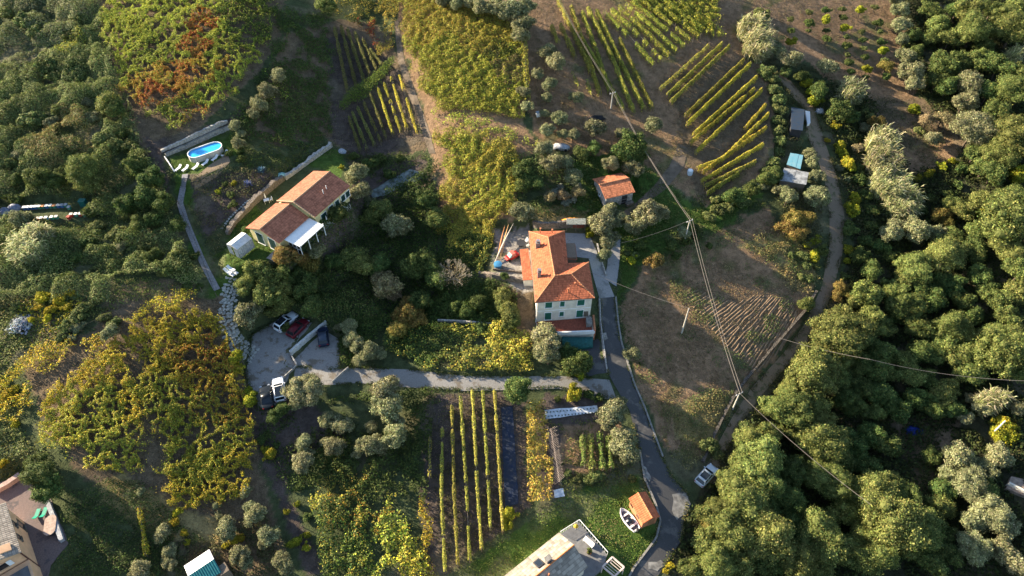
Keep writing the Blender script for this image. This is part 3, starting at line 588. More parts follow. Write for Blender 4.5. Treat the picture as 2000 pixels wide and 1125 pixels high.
def central_house():
    ze=9.5; g=4.0; O=(8.5,80,g); r=empty('farmhouse',O,0,'large cream two-storey farmhouse with orange hipped terracotta roof beside the asphalt road','house')
    # plan (world): south block x 4.2..13.6, y 75..83.7 ; north wing x 3.4..9.7, y to 91.7
    def q(x,y,z): return (x-O[0],y-O[1],z-O[2])
    rz=ze+2.15; e=.35
    SW=(3.85,74.7);SE=(13.75,75.7);NE=(13.35,83.9);J=(9.72,83.75);NN=(9.6,91.9);NW=(3.1,91.7)
    aE=(9.9,79.1);aW=(7.15,78.7);rn=(6.35,87.9)
    F3=lambda p,z:q(p[0],p[1],z)
    faces=[[F3(SW,ze),F3(SE,ze),F3(aE,rz),F3(aW,rz)],[F3(SE,ze),F3(NE,ze),F3(aE,rz)],[F3(NE,ze),F3(J,ze),F3(aW,rz),F3(aE,rz)],
      [F3(SW,ze),F3(aW,rz),F3(rn,rz),F3(NW,ze)],[F3(J,ze),F3(NN,ze),F3(rn,rz),F3(aW,rz)],[F3(NN,ze),F3(NW,ze),F3(rn,rz)]]
    uvplane('roof',faces,M_ROOF,r)
    M=mat('ridge_clay',(.55,.24,.12),.85,.3,6)
    ridge([(F3(SW,ze+.05),F3(aW,rz+.05)),(F3(SE,ze+.05),F3(aE,rz+.05)),(F3(NE,ze+.05),F3(aE,rz+.05)),(F3(aW,rz+.05),F3(aE,rz+.05)),(F3(aW,rz+.05),F3(rn,rz+.05)),(F3(rn,rz+.05),F3(NW,ze+.05)),(F3(rn,rz+.05),F3(NN,ze+.05))],M,r)
    w_=MB().prism([q(4.2,75.05,0)[:2],q(13.4,75.98,0)[:2],q(13.02,83.55,0)[:2],q(9.35,83.4,0)[:2],q(9.25,91.5,0)[:2],q(3.45,91.35,0)[:2]],-2.2,ze-.12-O[2])
    w_.build('wall',M_CREAM,r)
    a=math.atan2(.93,9.2)-math.pi/2; nx,ny=math.cos(a),math.sin(a)
    def onS(t,z): return (4.2+9.2*t-O[0]+nx*.0,75.05+.93*t-O[1]+ny*.0,z-O[2])
    MB().box(onS(.5,6.75),(.06,9.25,.14),a).build('string_course',M_WHITE,r)
    for t,wd in((.21,1.15),(.46,.75),(.80,1.2)):
        window(r,onS(t,8.25),wd,1.35 if wd>1 else 1.2,a,shut=True)
        window(r,onS(t,5.35 if wd>1 else 5.65),wd*.95,1.75 if wd>1 else 1.1,a,shut=True)
    cage=MB()
    for k in range(6): cage.box((*onS(.915,5.3)[:2],4.75-O[2]+k*.2),(.5,.75,.03),a)
    cage.build('window_grille',M_WOOD,r)
    for y in(77.5,81,85,89): window(r,(4.18-O[0]-.02-(y-75)*.043,y-O[1],8.0-O[2]),.9,1.2,math.pi,shut=True)
    for y in(78,81.5): window(r,(13.32-O[0]-(y-76)*.045,y-O[1],8.0-O[2]),.9,1.2,0.,shut=True)
    # chimneys on the west slope
    for (x,y,s) in((4.55,86.9,1.),(4.6,79.9,.8)):
        c=MB().box(q(x,y,ze+1.0),(.75*s,.6*s,1.7)).box(q(x,y,ze+1.9),(.9*s,.75*s,.12)).build('chimney',M_CONCR,r)
        MB().box(q(x-.1,y,ze+2.15),(.3,.3,.4)).box(q(x,y,ze+2.42),(.6,.5,.06)).build('chimney_pot',M_METAL,c)
    for (x,y) in((10.5,77.7),(9.3,76.4),(5.1,90.9),(7.2,90.6)): MB().tube(q(x,y,ze+.3),q(x,y,ze+1.5),.09).box(q(x,y,ze+1.55),(.3,.3,.06)).build('roof_vent',M_PINKB,r)
    g_=MB().tube(F3(SW,ze-.1),F3(SE,ze-.1),.08).tube(F3(SE,ze-.1),F3(NE,ze-.1),.08).tube(F3(SW,ze-.1),F3(NW,ze-.1),.08); g_.build('gutter',mat('copper_gutter',(.20,.10,.06),.5,.2),r)
    MB().tube(q(4.1,74.95,ze-.2),q(4.1,74.95,g-1),.06).build('downpipe',M_WHITE,r)
    # terrace in front with red tiled floor, white front wall and green shade net over the garage
    ty=74.6
    t=MB().prism([q(4.1,75.0,0)[:2],q(13.9,75.95,0)[:2],q(13.9,72.7,0)[:2],q(4.6,72.2,0)[:2]],-2.5,-.02).build('terrace',M_CREAM,r)
    uvplane('terrace_floor',[[q(4.15,74.98,g+.06),q(13.5,75.9,g+.06),q(13.6,72.9,g+.06),q(4.7,72.4,g+.06)]],M_TERR,r,.06)
    MB().prism([q(4.4,72.15,0)[:2],q(14.0,72.65,0)[:2],q(14.0,72.9,0)[:2],q(4.4,72.4,0)[:2]],-.3,.45).build('parapet',M_WHITE,r)
    MB().prism([q(13.85,72.7,0)[:2],q(14.15,72.7,0)[:2],q(14.15,76.,0)[:2],q(13.85,76.,0)[:2]],-2.2,.7).build('side_wall',M_PINKB,r)
    MB().box(q(13.1,74.6,g+.5),(.9,1.6,.9)).build('outdoor_sink',M_CONCR,r)
    # green net, sagging
    secs=[]
    for i in range(11):
        s_=i/10; x=8.4+5.3*s_; sag=.35*math.sin(math.pi*s_); secs.append([q(x,72.1,g-.35-sag*.4),q(x,71.5-sag,g-.9-sag*.4),q(x,71.0-sag*1.3,g-1.5),q(x,71.0-sag*1.3,g-2.1),q(x,71.05-sag*1.3,g-2.1),q(x,71.45-sag,g-1.0-sag*.4),q(x,72.1,g-.45-sag*.4)])
    MB().loft(secs).build('shade_net',mat('green_net',(.02,.115,.11),.7,.25,3),r,smooth=True)
    # lean-to with orange tile strip and balcony on the west side
    uvplane('lean_to_roof',[[q(1.9,80.9,8.2),q(3.5,80.7,8.6),q(2.9,88.2,8.6),q(1.4,88.4,8.2)]],M_ROOF,r)
    MB().prism([q(2.05,81.1,0)[:2],q(3.7,81.,0)[:2],q(3.4,88.1,0)[:2],q(1.6,88.2,0)[:2]],-1,4.15).build('lean_to_wall',M_CREAM,r)
    # dark log-coloured annexe to the east
    MB().box(q(10.35,87.0,7.9),(1.9,3.6,3.0),.03).build('annexe',M_WOOD,r)
    uvplane('annexe_roof',[[q(9.4,85.1,9.25),q(11.5,85.2,8.9),q(11.4,88.95,8.9),q(9.3,88.9,9.25)]],M_ROOF2,r)
    return r
central_house()
def villa():
    ze=15.3; g=11.8; P=lambda a,b,z: Vector(pl(a,b,z))
    # main block frame from the long south-east eave
    S_=P(613.9,424.4,ze); E_=P(683.9,362.8,ze); ax=(E_-S_); ax.z=0; L=ax.length; ax.normalize(); nn=Vector((-ax.y,ax.x,0))
    rm=P(572.8,394.5,ze+1.6); W=2*(rm-S_).dot(nn); W=max(7.,min(W,10.)); O=Vector((S_.x,S_.y,g))
    r=empty('villa',O,0,'long pale yellow villa with brown gabled tile roofs on two levels and white canopy','house')
    def q(a,b,z): v=ax*a+nn*b; return (v.x,v.y,z-g)
    rg=ze+1.6
    uvplane('roof',[[q(0,0,ze),q(L,0,ze),q(L,W/2,rg),q(0,W/2,rg)],[q(L,W,ze),q(0,W,ze),q(0,W/2,rg),q(L,W/2,rg)]],M_ROOF2,r)
    ridge([(q(0,W/2,rg+.05),q(L,W/2,rg+.05)),(q(.05,0,ze+.04),q(.05,W/2,rg+.04)),(q(.05,W,ze+.04),q(.05,W/2,rg+.04))],mat('pale_ridge',(.5,.32,.2),.85,.2,5),r)
    i=.45
    def gable(a0,a1,b0,b1,z0,zt,hh,name):
        vs=[q(a0,b0,z0),q(a1,b0,z0),q(a1,b1,z0),q(a0,b1,z0),q(a0,b0,zt),q(a1,b0,zt),q(a1,b1,zt),q(a0,b1,zt),q(a0,(b0+b1)/2,hh),q(a1,(b0+b1)/2,hh)]
        return MB().add(vs,[(0,1,5,4),(2,3,7,6),(1,2,6,9,5),(3,0,4,8,7),(4,5,9,8),(6,7,8,9)]).build(name,M_YEL,r)
    sl=(rg-ze)/(W/2)
    gable(i,L-i,i,W-i,g-1.2,ze+sl*i-.17,rg-.17,'wall')
    aS=math.atan2(-nn.y,-nn.x); aW=math.atan2(-ax.y,-ax.x)
    for t in(.46,.63,.80,.93): window(r,q(L*t,i-.0,g+1.9),1.,1.25,aS,shut=True,m=M_DGREEN)
    window(r,q(L*.25,i,g+1.2),1.3,2.2,aS,shut=True,m=M_DGREEN,name='french_door')
    for a,b in((L*.52,W*.24),(L*.64,W*.27)): MB().tube(q(a,b,ze+.3),q(a,b,rg),.07).build('roof_vent',M_WHITE,r)
    # lower block, set back, ridge a little lower
    L2=7.6; b0=W*.5-3.9+.9; b1=b0+7.6; z2=ze-.5; r2=z2+1.45; mid=(b0+b1)/2
    uvplane('lower_roof',[[q(-L2,b0,z2),q(-.1,b0,z2),q(-.1,mid,r2),q(-L2,mid,r2)],[q(-.1,b1,z2),q(-L2,b1,z2),q(-L2,mid,r2),q(-.1,mid,r2)]],M_ROOF2,r)
    ridge([(q(-L2,mid,r2+.04),q(-.2,mid,r2+.04))],MATS['pale_ridge'],r,name='lower_ridge_tiles')
    sl2=(r2-z2)/(mid-b0); gable(-L2+i,i+.0,b0+i,b1-i,g-1.2,z2+sl2*i-.17,r2-.17,'lower_wall')
    for t in(.3,.68):
        window(r,q(-L2+i,b0+(b1-b0)*t,g+1.35),1.5,2.4,aW,shut=True,m=M_DGREEN,name='french_door')
    # white flat canopy on posts over the porch
    c=MB(); cz=z2-.35; c.add([q(-L2*.83,b0+.15,cz),q(-.05,b0+.15,cz),q(0.05,b0-3.1,cz-.35),q(-L2*.8,b0-3.1,cz-.35),q(-L2*.83,b0+.15,cz+.12),q(-.05,b0+.15,cz+.12),q(0.05,b0-3.1,cz-.23),q(-L2*.8,b0-3.1,cz-.23)],[(0,1,2,3),(7,6,5,4),(0,4,5,1),(1,5,6,2),(2,6,7,3),(3,7,4,0)]); c.build('canopy',M_WHITE,r)
    for k in range(4): MB().box(q(-L2*.8+.15+k*L2*.8/3.05,b0-2.95,g+1.35),(.12,.12,2.75),aS).build('post',M_WHITE,r)
    for k in range(3):
        p=MB(); a0=-L2*.8+.25; bb=b0-2.5+k*.9; v0=q(a0-.1,bb,g); p.box(q(a0-.05,bb,g+1.3),(.05,.8,2.3),aW+0); p.build('glazed_door',M_GLASS,r)
        f=MB()
        for dz in(.12,1.3,2.48): f.box(q(a0-.08,bb,g+dz),(.07,.86,.08),aW)
        for db in(-.42,.42): f.box(q(a0-.08,bb+db,g+1.3),(.07,.07,2.4),aW)
        f.build('door_frame',M_WHITE,r)
    return r,q,L,W,ax,nn,O
V_=villa()
def simple_house(name,label,cat,O,rz,L,W,hw,hr,roofm,wallm,over=.35,ext=1.5,wins=(),ridge_m=None,parent=None):
    "gabled block: ridge along local x"
    r=parent or empty(name,O,rz,label,cat); l,w_=L/2,W/2; zt=hw; e=over; s=hr/w_
    ze=zt; rg=zt+hr
    uvplane('roof',[[(-l,-w_,ze),(l,-w_,ze),(l,0,rg),(-l,0,rg)],[(l,w_,ze),(-l,w_,ze),(-l,0,rg),(l,0,rg)]],roofm,r,.12)
    vs=[(-l+e,-w_+e,-ext),(l-e,-w_+e,-ext),(l-e,w_-e,-ext),(-l+e,w_-e,-ext)]; t=ze+s*e-.15; vs+=[(x,y,t) for x,y,_ in vs]+[(-l+e,0,rg-.15),(l-e,0,rg-.15)]
    MB().add(vs,[(0,1,5,4),(2,3,7,6),(1,2,6,9,5),(3,0,4,8,7),(4,5,9,8),(6,7,8,9)]).build('wall',wallm,r)
    if ridge_m: ridge([((-l,0,rg+.04),(l,0,rg+.04))],ridge_m,r,.12)
    for (sd_,u,z,ww,hh,kw) in wins:
        p={'s':((u,-w_+e,z),-math.pi/2),'n':((u,w_-e,z),math.pi/2),'e':((l-e,u,z),0.),'w':((-l+e,u,z),math.pi)}[sd_]; window(r,p[0],ww,hh,p[1],**kw)
    return r
def bpix(a,b,z): return Vector(pl(a,b,z))
# stone hut with terracotta roof
g=8.0; a=bpix(1182.6,388.3,g+2.7); b=bpix(1241,374.8,g+2.7); c=bpix(1172,361,g+3.6); d=b-a; rz=math.atan2(d.y,d.x); L=d.length; nn=Vector((-math.sin(rz),math.cos(rz),0)); W=max(4.6,min(6.5,2*(c-a).dot(nn)))
O=(a+b)/2+nn*W/2; hut=simple_house('stone_hut','small stone hut with terracotta tile roof among olive trees on the slope','hut',(O.x,O.y,g),rz,L,W,2.7,1.0,M_ROOF4,M_STW,.3,2.,(('w',0,1.3,.6,.6,{}),),mat('ridge_clay',(.55,.24,.12)))
MB().box((L*.18,-W/2+.29,1.05),(1.1,.06,2.1)).build('door',M_DARKM,hut); MB().box((L*.18,-W/2+.24,.5),(1.2,.05,.06)).build('gate_bar',M_METAL,hut); MB().box((L*.18,-W/2+.24,1.2),(1.2,.05,.06)).build('gate_bar',M_METAL,hut)
MB().box((L*.33,-W/2-.3,.35),(1.6,.8,.5),.2).build('stone_bench',M_STONE,hut)
# orange shed
g=-1.6; a=bpix(1230.7,976.7,g+2.3); b=bpix(1258,1026.7,g+2.3); c=bpix(1286.7,1005,g+2.3); d=a-b; rz=math.atan2(d.y,d.x); L=d.length; W=(c-b).length; O=(a+c)/2
shed=simple_house('garden_shed','small orange-roofed garden shed at the bend of the asphalt road beside the boat','shed',(O.x,O.y,g),rz,L,W,2.25,.75,roof_mat('shed_roof',(.46,.125,.055),row=.45,tile=.3,var=.25),M_PINKB,.22,1.,(),mat('ridge_orange',(.55,.20,.09),.8,.1))
MB().box((-L/2+.2,-.3,.95),(.06,1.0,1.9)).build('door',mat('brown_door',(.30,.14,.07),.6),shed); 
for k in(-1,1): MB().box((L*.1+k*.9,W/2-.2,1.3),(.7,.05,.6)).build('window',M_GLASS,shed)
# teal shed
g=float(at(395,1118)[2]); a=bpix(408.8,1073,g+2.4); b=bpix(359.2,1105.6,g+2.4); d=a-b; rz=math.atan2(d.y,d.x); L=d.length; nn=Vector((-math.sin(rz),math.cos(rz),0)); W=3.9; O=(a+b)/2-nn*W/2
sh=empty('teal_shed',(O.x,O.y,g),rz,'shed with white and teal corrugated roof at the bottom edge left of centre','shed')
M_TEAL=mat('teal_sheet',(.02,.16,.17),.4,.25,3,spec=.4)
MB().box((0,0,.6),(L-.4,W-.4,3.4)).build('wall',M_WOOD,sh)
for sg,m_,nm in((1,M_WHITE,'white_roof_sheet'),(-1,M_TEAL,'teal_roof_sheet')):
    mb=MB(); n=24
    for k in range(n):
        x0=-L/2+L*k/n; x1=x0+L/n; dz=.05*(k%2)
        mb.add([(x0,sg*W/2,2.4+dz),(x1,sg*W/2,2.4+.05-dz),(x1,0,2.95+.05-dz),(x0,0,2.95+dz),(x0,sg*W/2,2.32),(x1,sg*W/2,2.32),(x1,0,2.87),(x0,0,2.87)],[(0,1,2,3),(7,6,5,4),(0,4,5,1),(1,5,6,2),(2,6,7,3),(3,7,4,0)])
    mb.build(nm,m_,sh)
MB().box((L/2+.3,-W*.42,1.2),(1.2,1.4,2.2)).build('lean_to',M_WOOD,sh)
# grey-roofed house at the bottom
g=-2.0; zE=g+3.6; r1=bpix(1121,1064.4,zE+1.5); r2=bpix(1046.8,1125,zE+1.5); ne=bpix(1094.4,1040.6,zE); d=r1-r2; d.z=0; rz=math.atan2(d.y,d.x); d.normalize(); nn=Vector((-d.y,d.x,0)); W=max(6.,2*abs((ne-r1).dot(nn))); L=17.
O=Vector((r1.x,r1.y,g))-d*L/2
bh=simple_house('grey_roofed_house','low house with sunlit grey stone-slab roof and terrace at the bottom edge','house',(O.x,O.y,g),rz,L,W,3.6,1.5,M_ROOF3,M_CREAM,.3,2.,(('e',1.2,1.5,1.1,2.0,dict(shut=True)),('n',2.,2.,1.,1.2,{}),('n',-3.,2.,1.,1.2,{})),mat('orange_ridge',(.60,.22,.08),.8,.2,5))
s_=1.5/(W/2)
for x,y,nm in((L/2-5.2,W*.20,1),(L/2-9.8,W*.27,1)):
    z=3.6+s_*(W/2-y)+.1; a_=math.atan(s_); k=MB().box((x,y,z),(1.0,1.3,.16),0,-a_).build('skylight',M_DARKM,bh); MB().box((x,y,z+.09),(.75,1.0,.04),0,-a_).build('pane',M_GLASS,k)
c=MB().box((L/2-4.1,W*.1,5.2),(.7,.5,1.3)).build('chimney',M_CONCR,bh); MB().box((L/2-4.1,W*.1,5.95),(.9,.7,.1)).build('chimney_cap',M_CONCR,c)
MB().tube((L/2-5.2,-.9,4.4),(L/2-5.2,-.9,5.4),.12).build('flue',M_PINKB,bh)
tp=[bpix(*p,g+.6) for p in((1094,1043),(1131,1020),(1186,1083),(1178,1110),(1140,1140),(1110,1100))]; inv=lambda p:((p.x-O.x)*math.cos(rz)+(p.y-O.y)*math.sin(rz),-(p.x-O.x)*math.sin(rz)+(p.y-O.y)*math.cos(rz))
MB().prism([inv(p) for p in tp],-1.5,.6).build('terrace',mat('grey_terrace',(.17,.17,.175),.8,.2,1.5),bh)
pr=MB(); 
for p_,q_ in((tp[1],tp[2]),(tp[0],tp[1])):
    A=inv(p_);B=inv(q_); n=12
    for k in range(n+1): pr.tube((A[0]+(B[0]-A[0])*k/n,A[1]+(B[1]-A[1])*k/n,.55),(A[0]+(B[0]-A[0])*k/n,A[1]+(B[1]-A[1])*k/n,1.5),.03,n=5)
    pr.tube((*A,1.5),(*B,1.5),.05)
pr.build('railing',M_WHITE,bh)
pg=[bpix(*p,g+2.2) for p in((1196,1088),(1219,1108),(1200,1126),(1177,1107))]; 
pgo=empty('pergola_frame',(pg[0].x,pg[0].y,g),0,'white timber pergola frame beside the terrace of the grey-roofed house','pergola'); ll=[p-Vector((pg[0].x,pg[0].y,g)) for p in pg]
mb=MB()
for i in range(4): mb.tube(ll[i-1],ll[i],.14,n=4)
for k in range(1,5): mb.tube(ll[0]+(ll[3]-ll[0])*k/5,ll[1]+(ll[2]-ll[1])*k/5,.05,n=4)
mb.build('beam',mat('pinkish_timber',(.62,.5,.45),.8,.15),pgo)
for p in ll: MB().tube((p.x,p.y,-.5),p,.08,n=5).build('post',MATS['pinkish_timber'],pgo)
# peach house in the bottom-left corner
g=3.6; zt=g+5.2; A_=bpix(12,985,zt); B_=bpix(40,1074,zt); d=A_-B_; d.z=0; rz=math.atan2(d.y,d.x); L=d.length+.7; nn=Vector((-math.sin(rz),math.cos(rz),0)); W=8.6
O=(A_+B_)/2+nn*(W/2); O.z=g
ph=simple_house('peach_house','peach-walled house with pale tiled gable roof and courtyard in the bottom-left corner','house',tuple(O),rz,L,W,5.2,1.7,M_ROOF5,M_PEACH,.3,1.,(('s',L*.18,3.6,.7,1.0,dict(frame=M_STONE)),('s',-L*.08,3.4,.7,1.0,dict(frame=M_STONE)),('s',L*.3,1.4,1.,1.9,dict(frame=M_STONE))),mat('grey_ridge',(.4,.33,.27),.9,.2,5))
sk=MB().box((-L/2+1.3,-W/2+1.3,5.2+.62),(1.1,1.2,.14),0,math.atan(1.7/(W/2))).build('skylight',M_PEACH,ph)
MB().box((-L/2-3.2,.4,.45),(6.6,9.0,4.9)).build('front_block',M_PEACH,ph)
MB().box((-L/2-3.6,.4,2.94),(5.8,8.4,.08)).build('flat_roof',mat('grey_roof_felt',(.13,.14,.15),.9,.2,2),ph)
for u in(-1.6,1.6): window(ph,(-L/2+.3,u,4.1),1.2,1.1,math.pi,shut=True,open_=True,m=M_PLAST,frame=M_PEACH)
MB().tube((-L/2+.2,-W/2+.2,-1),(-L/2+.2,-W/2+.2,5.1),.09,n=6).build('downpipe',mat('brown_pipe',(.12,.05,.04),.5),ph)
MB().box((-L/2-3.,-4.12,1.6),(1.0,.08,1.3)).build('window',M_GLASS,ph)
#@@PART3
# ================================================================== THINGS ON THE GROUND
# pool
g=15.5; pa=bpix(366,303,g+1.2); pb=bpix(432,280,g+1.2); d=pb-pa; d.z=0; L=d.length; rz=math.atan2(d.y,d.x); O=(pa+pb)/2+Vector((.1,-.15,0)); W=L*.47
pool=empty('swimming_pool',(O.x,O.y,g),rz,'oval above-ground swimming pool with bright blue water and pale walls','swimming pool')
def oval(l,w_,n=9):
    r_=w_/2; c=l/2-r_; out=[]
    for i in range(n): t=-math.pi/2+math.pi*i/(n-1); out.append((c+r_*math.cos(t),r_*math.sin(t)))
    for i in range(n): t=math.pi/2+math.pi*i/(n-1); out.append((-c+r_*math.cos(t),r_*math.sin(t)))
    return out
def ringprism(mb,o,i,z0,z1):
    n=len(o); vs=[(x,y,z0) for x,y in o]+[(x,y,z1) for x,y in o]+[(x,y,z1) for x,y in i]+[(x,y,z0) for x,y in i]
    return mb.add(vs,[(k*n+j,k*n+(j+1)%n,((k+1)%4)*n+(j+1)%n,((k+1)%4)*n+j) for k in range(4) for j in range(n)])
ringprism(MB(),oval(L,W),oval(L-.12,W-.12),-.5,1.18).build('wall',mat('pool_wall',(.52,.5,.46),.6,.1,3),pool)
ringprism(MB(),oval(L+.08,W+.08),oval(L-.2,W-.2),1.18,1.25).build('coping',M_PLAST,pool)
wm=mat('pool_water',(.02,.40,.85),.3,.08,1.2,spec=.5,bump=.02,bsc=3); MB().prism(oval(L-.13,W-.13),.9,1.02).build('water',wm,pool)
for i in range(14):
    x=-L/2+.9+i*(L-1.8)/13
    for s_ in(-1,1): MB().box((x,s_*(W/2+.04),.35),(.1,.1,1.6)).build('support_post',MATS['pool_wall'],pool)
lad=MB().tube((-.3,-W/2-.35,-.2),(-.3,-W/2-.05,1.9),.03).tube((.2,-W/2-.35,-.2),(.2,-W/2-.05,1.9),.03)
for k in range(4): lad.tube((-.3,-W/2-.3+.06*k,.25+.3*k),(.2,-W/2-.3+.06*k,.25+.3*k),.025)
lad.build('ladder',M_METAL,pool)
wall([(325,306),(370,288),(410,270),(452,252)],.35,.35,M_STW,'retaining_wall','pale retaining wall directly behind the blue pool','wall',1,1.6,.05,top=M_CONCR)
wall([(316,298),(360,280),(400,262),(446,240)],.45,.35,M_STW,'retaining_wall','upper pale stone wall on the bank above the pool','wall',1,.8,.15)
wall([(323,307),(332,320),(342,336)],.18,.25,M_WHITE,'low_wall','short white low wall at the left end of the pool','wall',-1,.5)
wall([(448,460),(462,438),(500,400),(530,374),(557,352)],.8,.6,M_STONE,'stone_wall','rough brown stone wall running up behind the villa lawn','wall',1,1.2,.25)
wall([(560,352),(590,330),(615,312),(650,287)],.7,.7,M_STW,'stone_wall','broken whitewashed stone wall on the bank above the villa roof','wall',1,1.2,.3)
wall([(637,630),(600,660),(566,690)],.42,.7,mat('limewashed_stone',(.58,.58,.56),.95,.25,3,bump=.06,bsc=6),'stone_wall','broad white-topped stone wall between the dark blue car and the dark red car','wall',1,1.0,.12)
wall([(566,690),(572,703),(580,716)],.2,.5,M_STW,'low_wall','short bent white wall piece where the two parking levels meet','wall',1,1.)
wall([(578,716),(560,733),(543,748)],.14,.4,M_STW,'low_wall','white-edged low wall leading down to the white hatchback','wall',1,.8)
wall([(680,719),(664,733),(649,747)],.12,.45,M_STW,'gate_wall','white gate rail crossing the gravel driveway beside the parking area','gate',1,.5)
wall([(100,980),(112,1010),(128,1056)],.55,.7,mat('grey_block_wall',(.36,.37,.40),.9,.3,6),'courtyard_wall','grey block wall along the right side of the courtyard','wall',-1,.8,.05)
wall([(-10,968),(20,952),(46,934)],.7,.9,mat('pink_block_wall',(.42,.30,.26),.9,.25,5),'courtyard_wall','pinkish wall along the top of the courtyard','wall',1,.8,.05)
wall([(934,541),(975,548),(1030,555)],.5,1.,M_STONE,'stone_wall','rough stone wall below the gravel yard with the red vehicle','wall',1,1.,.25)
wall([(963,528),(1000,532),(1034,535)],.3,.4,M_STONE,'stone_wall','low stone edge along the front of the gravel yard','wall',1,.6,.2)
wall([(1040,446),(1070,448),(1105,446),(1150,442)],.5,1.3,M_STONE,'stone_wall','dark rubble wall behind the farmhouse under the orange tarp','wall',1,.8,.1)
wall([(1165,478),(1170,500),(1176,520),(1183,540)],.25,.35,M_STW,'low_wall','thin pale kerb wall between the two concrete drives','wall',1,.5)
wall([(1375,905),(1390,868),(1412,820),(1440,768),(1480,718),(1530,660),(1572,612),(1596,572)],.4,.35,mat('dark_dry_stone',(.11,.095,.08),.95,.5,4,bump=.12,bsc=5),'stone_wall','long dark dry-stone wall along the left side of the dirt track','wall',1,.8,.35)
wall([(1170,585),(1172,632),(1177,670),(1184,722)],.2,.3,M_STW,'low_wall','low white kerb wall on the left of the asphalt road under the farmhouse','wall',1,.5)
wall([(855,630),(900,632),(960,637)],.3,.6,M_STW,'low_wall','pale low garden wall in the shade left of the farmhouse','wall',1,.6)
# fences
fence([(180,-20),(192,45),(215,130),(245,210),(270,270),(290,305)],'wire fence on wooden posts down the left edge of the red vineyard')
fence([(350,400),(385,480),(410,545),(440,620),(480,720),(488,740)],'long wire fence beside the white flagstone path')
fence([(548,910),(575,985),(600,1050),(625,1115)],'wire fence between the grass and the dark green vineyard at lower left')
fence([(40,700),(130,660),(240,612),(330,585),(395,570)],'wire fence above the big yellow vineyard on the left',step=4)
fence([(1180,905),(1215,908),(1246,905)],'short garden fence at the foot of the bean rows',h=.9,step=1.5)
# boardwalk and flagstones
BW=[(362,342),(359,360),(352,398),(362,430),(375,462),(395,510),(410,540),(424,566)]
A=wline(BW,120); T=np.gradient(A,axis=0); T/=np.linalg.norm(T,axis=1,keepdims=True); mb=MB()
for p,t in zip(A,T): mb.box((p[0],p[1],float(hgt(*p))+.12),(.22,1.05,.06),math.atan2(t[1],t[0]))
o=mb.build('boardwalk',mat('grey_planks',(.30,.29,.30),.85,.25,4)); o['kind']='structure'
rs=random.Random(4); mb=MB(); FL=resamp([(458,545),(447,580),(443,620),(450,655),(470,680),(495,695)],26); FW=[30,34,34,36,34,30]
for i,(x,y) in enumerate(FL):
    t=FL[min(i+1,25)]-FL[max(i-1,0)]; t/=np.linalg.norm(t); nrm=np.array([-t[1],t[0]])
    for k in range(-2,3):
        if rs.random()<.06: continue
        q=np.array([x,y])+nrm*(k*7.2+rs.uniform(-1.4,1.4))+t*rs.uniform(-1.6,1.6); g_=at(*q); n=rs.choice((5,6)); a0=rs.random()*6; rr=rs.uniform(.33,.43)
        mb.prism([(g_[0]+rr*rs.uniform(.8,1.15)*math.cos(a0+6.28*j/n),g_[1]+rr*1.05*rs.uniform(.8,1.15)*math.sin(a0+6.28*j/n)) for j in range(n)],g_[2]-.1,g_[2]+.07)
o=mb.build('flagstone_path',mat('pale_flagstone',(.44,.44,.40),.9,.35,2.5)); o['kind']='structure'
SS=resamp([(434,446),(452,422),(480,396),(516,370)],21); st0=None
for i,(x,y) in enumerate(SS):
    g_=P3(x,y); n=6
    if st0 is None:
        st0=MB().prism([(.24*math.cos(6.28*j/n)*(1+.2*(j%2)),.2*math.sin(6.28*j/n)) for j in range(n)],-.1,.08).build('stepping_stone',MATS['pale_flagstone']); o=st0
    else: o=st0.copy(); COL.objects.link(o)
    o.location=g_; o.rotation_euler=(0,0,i*1.3); tag(o,'small white stepping stone in the dotted line above the brown stone wall','stepping stone','stepping stones in a line above the villa lawn')
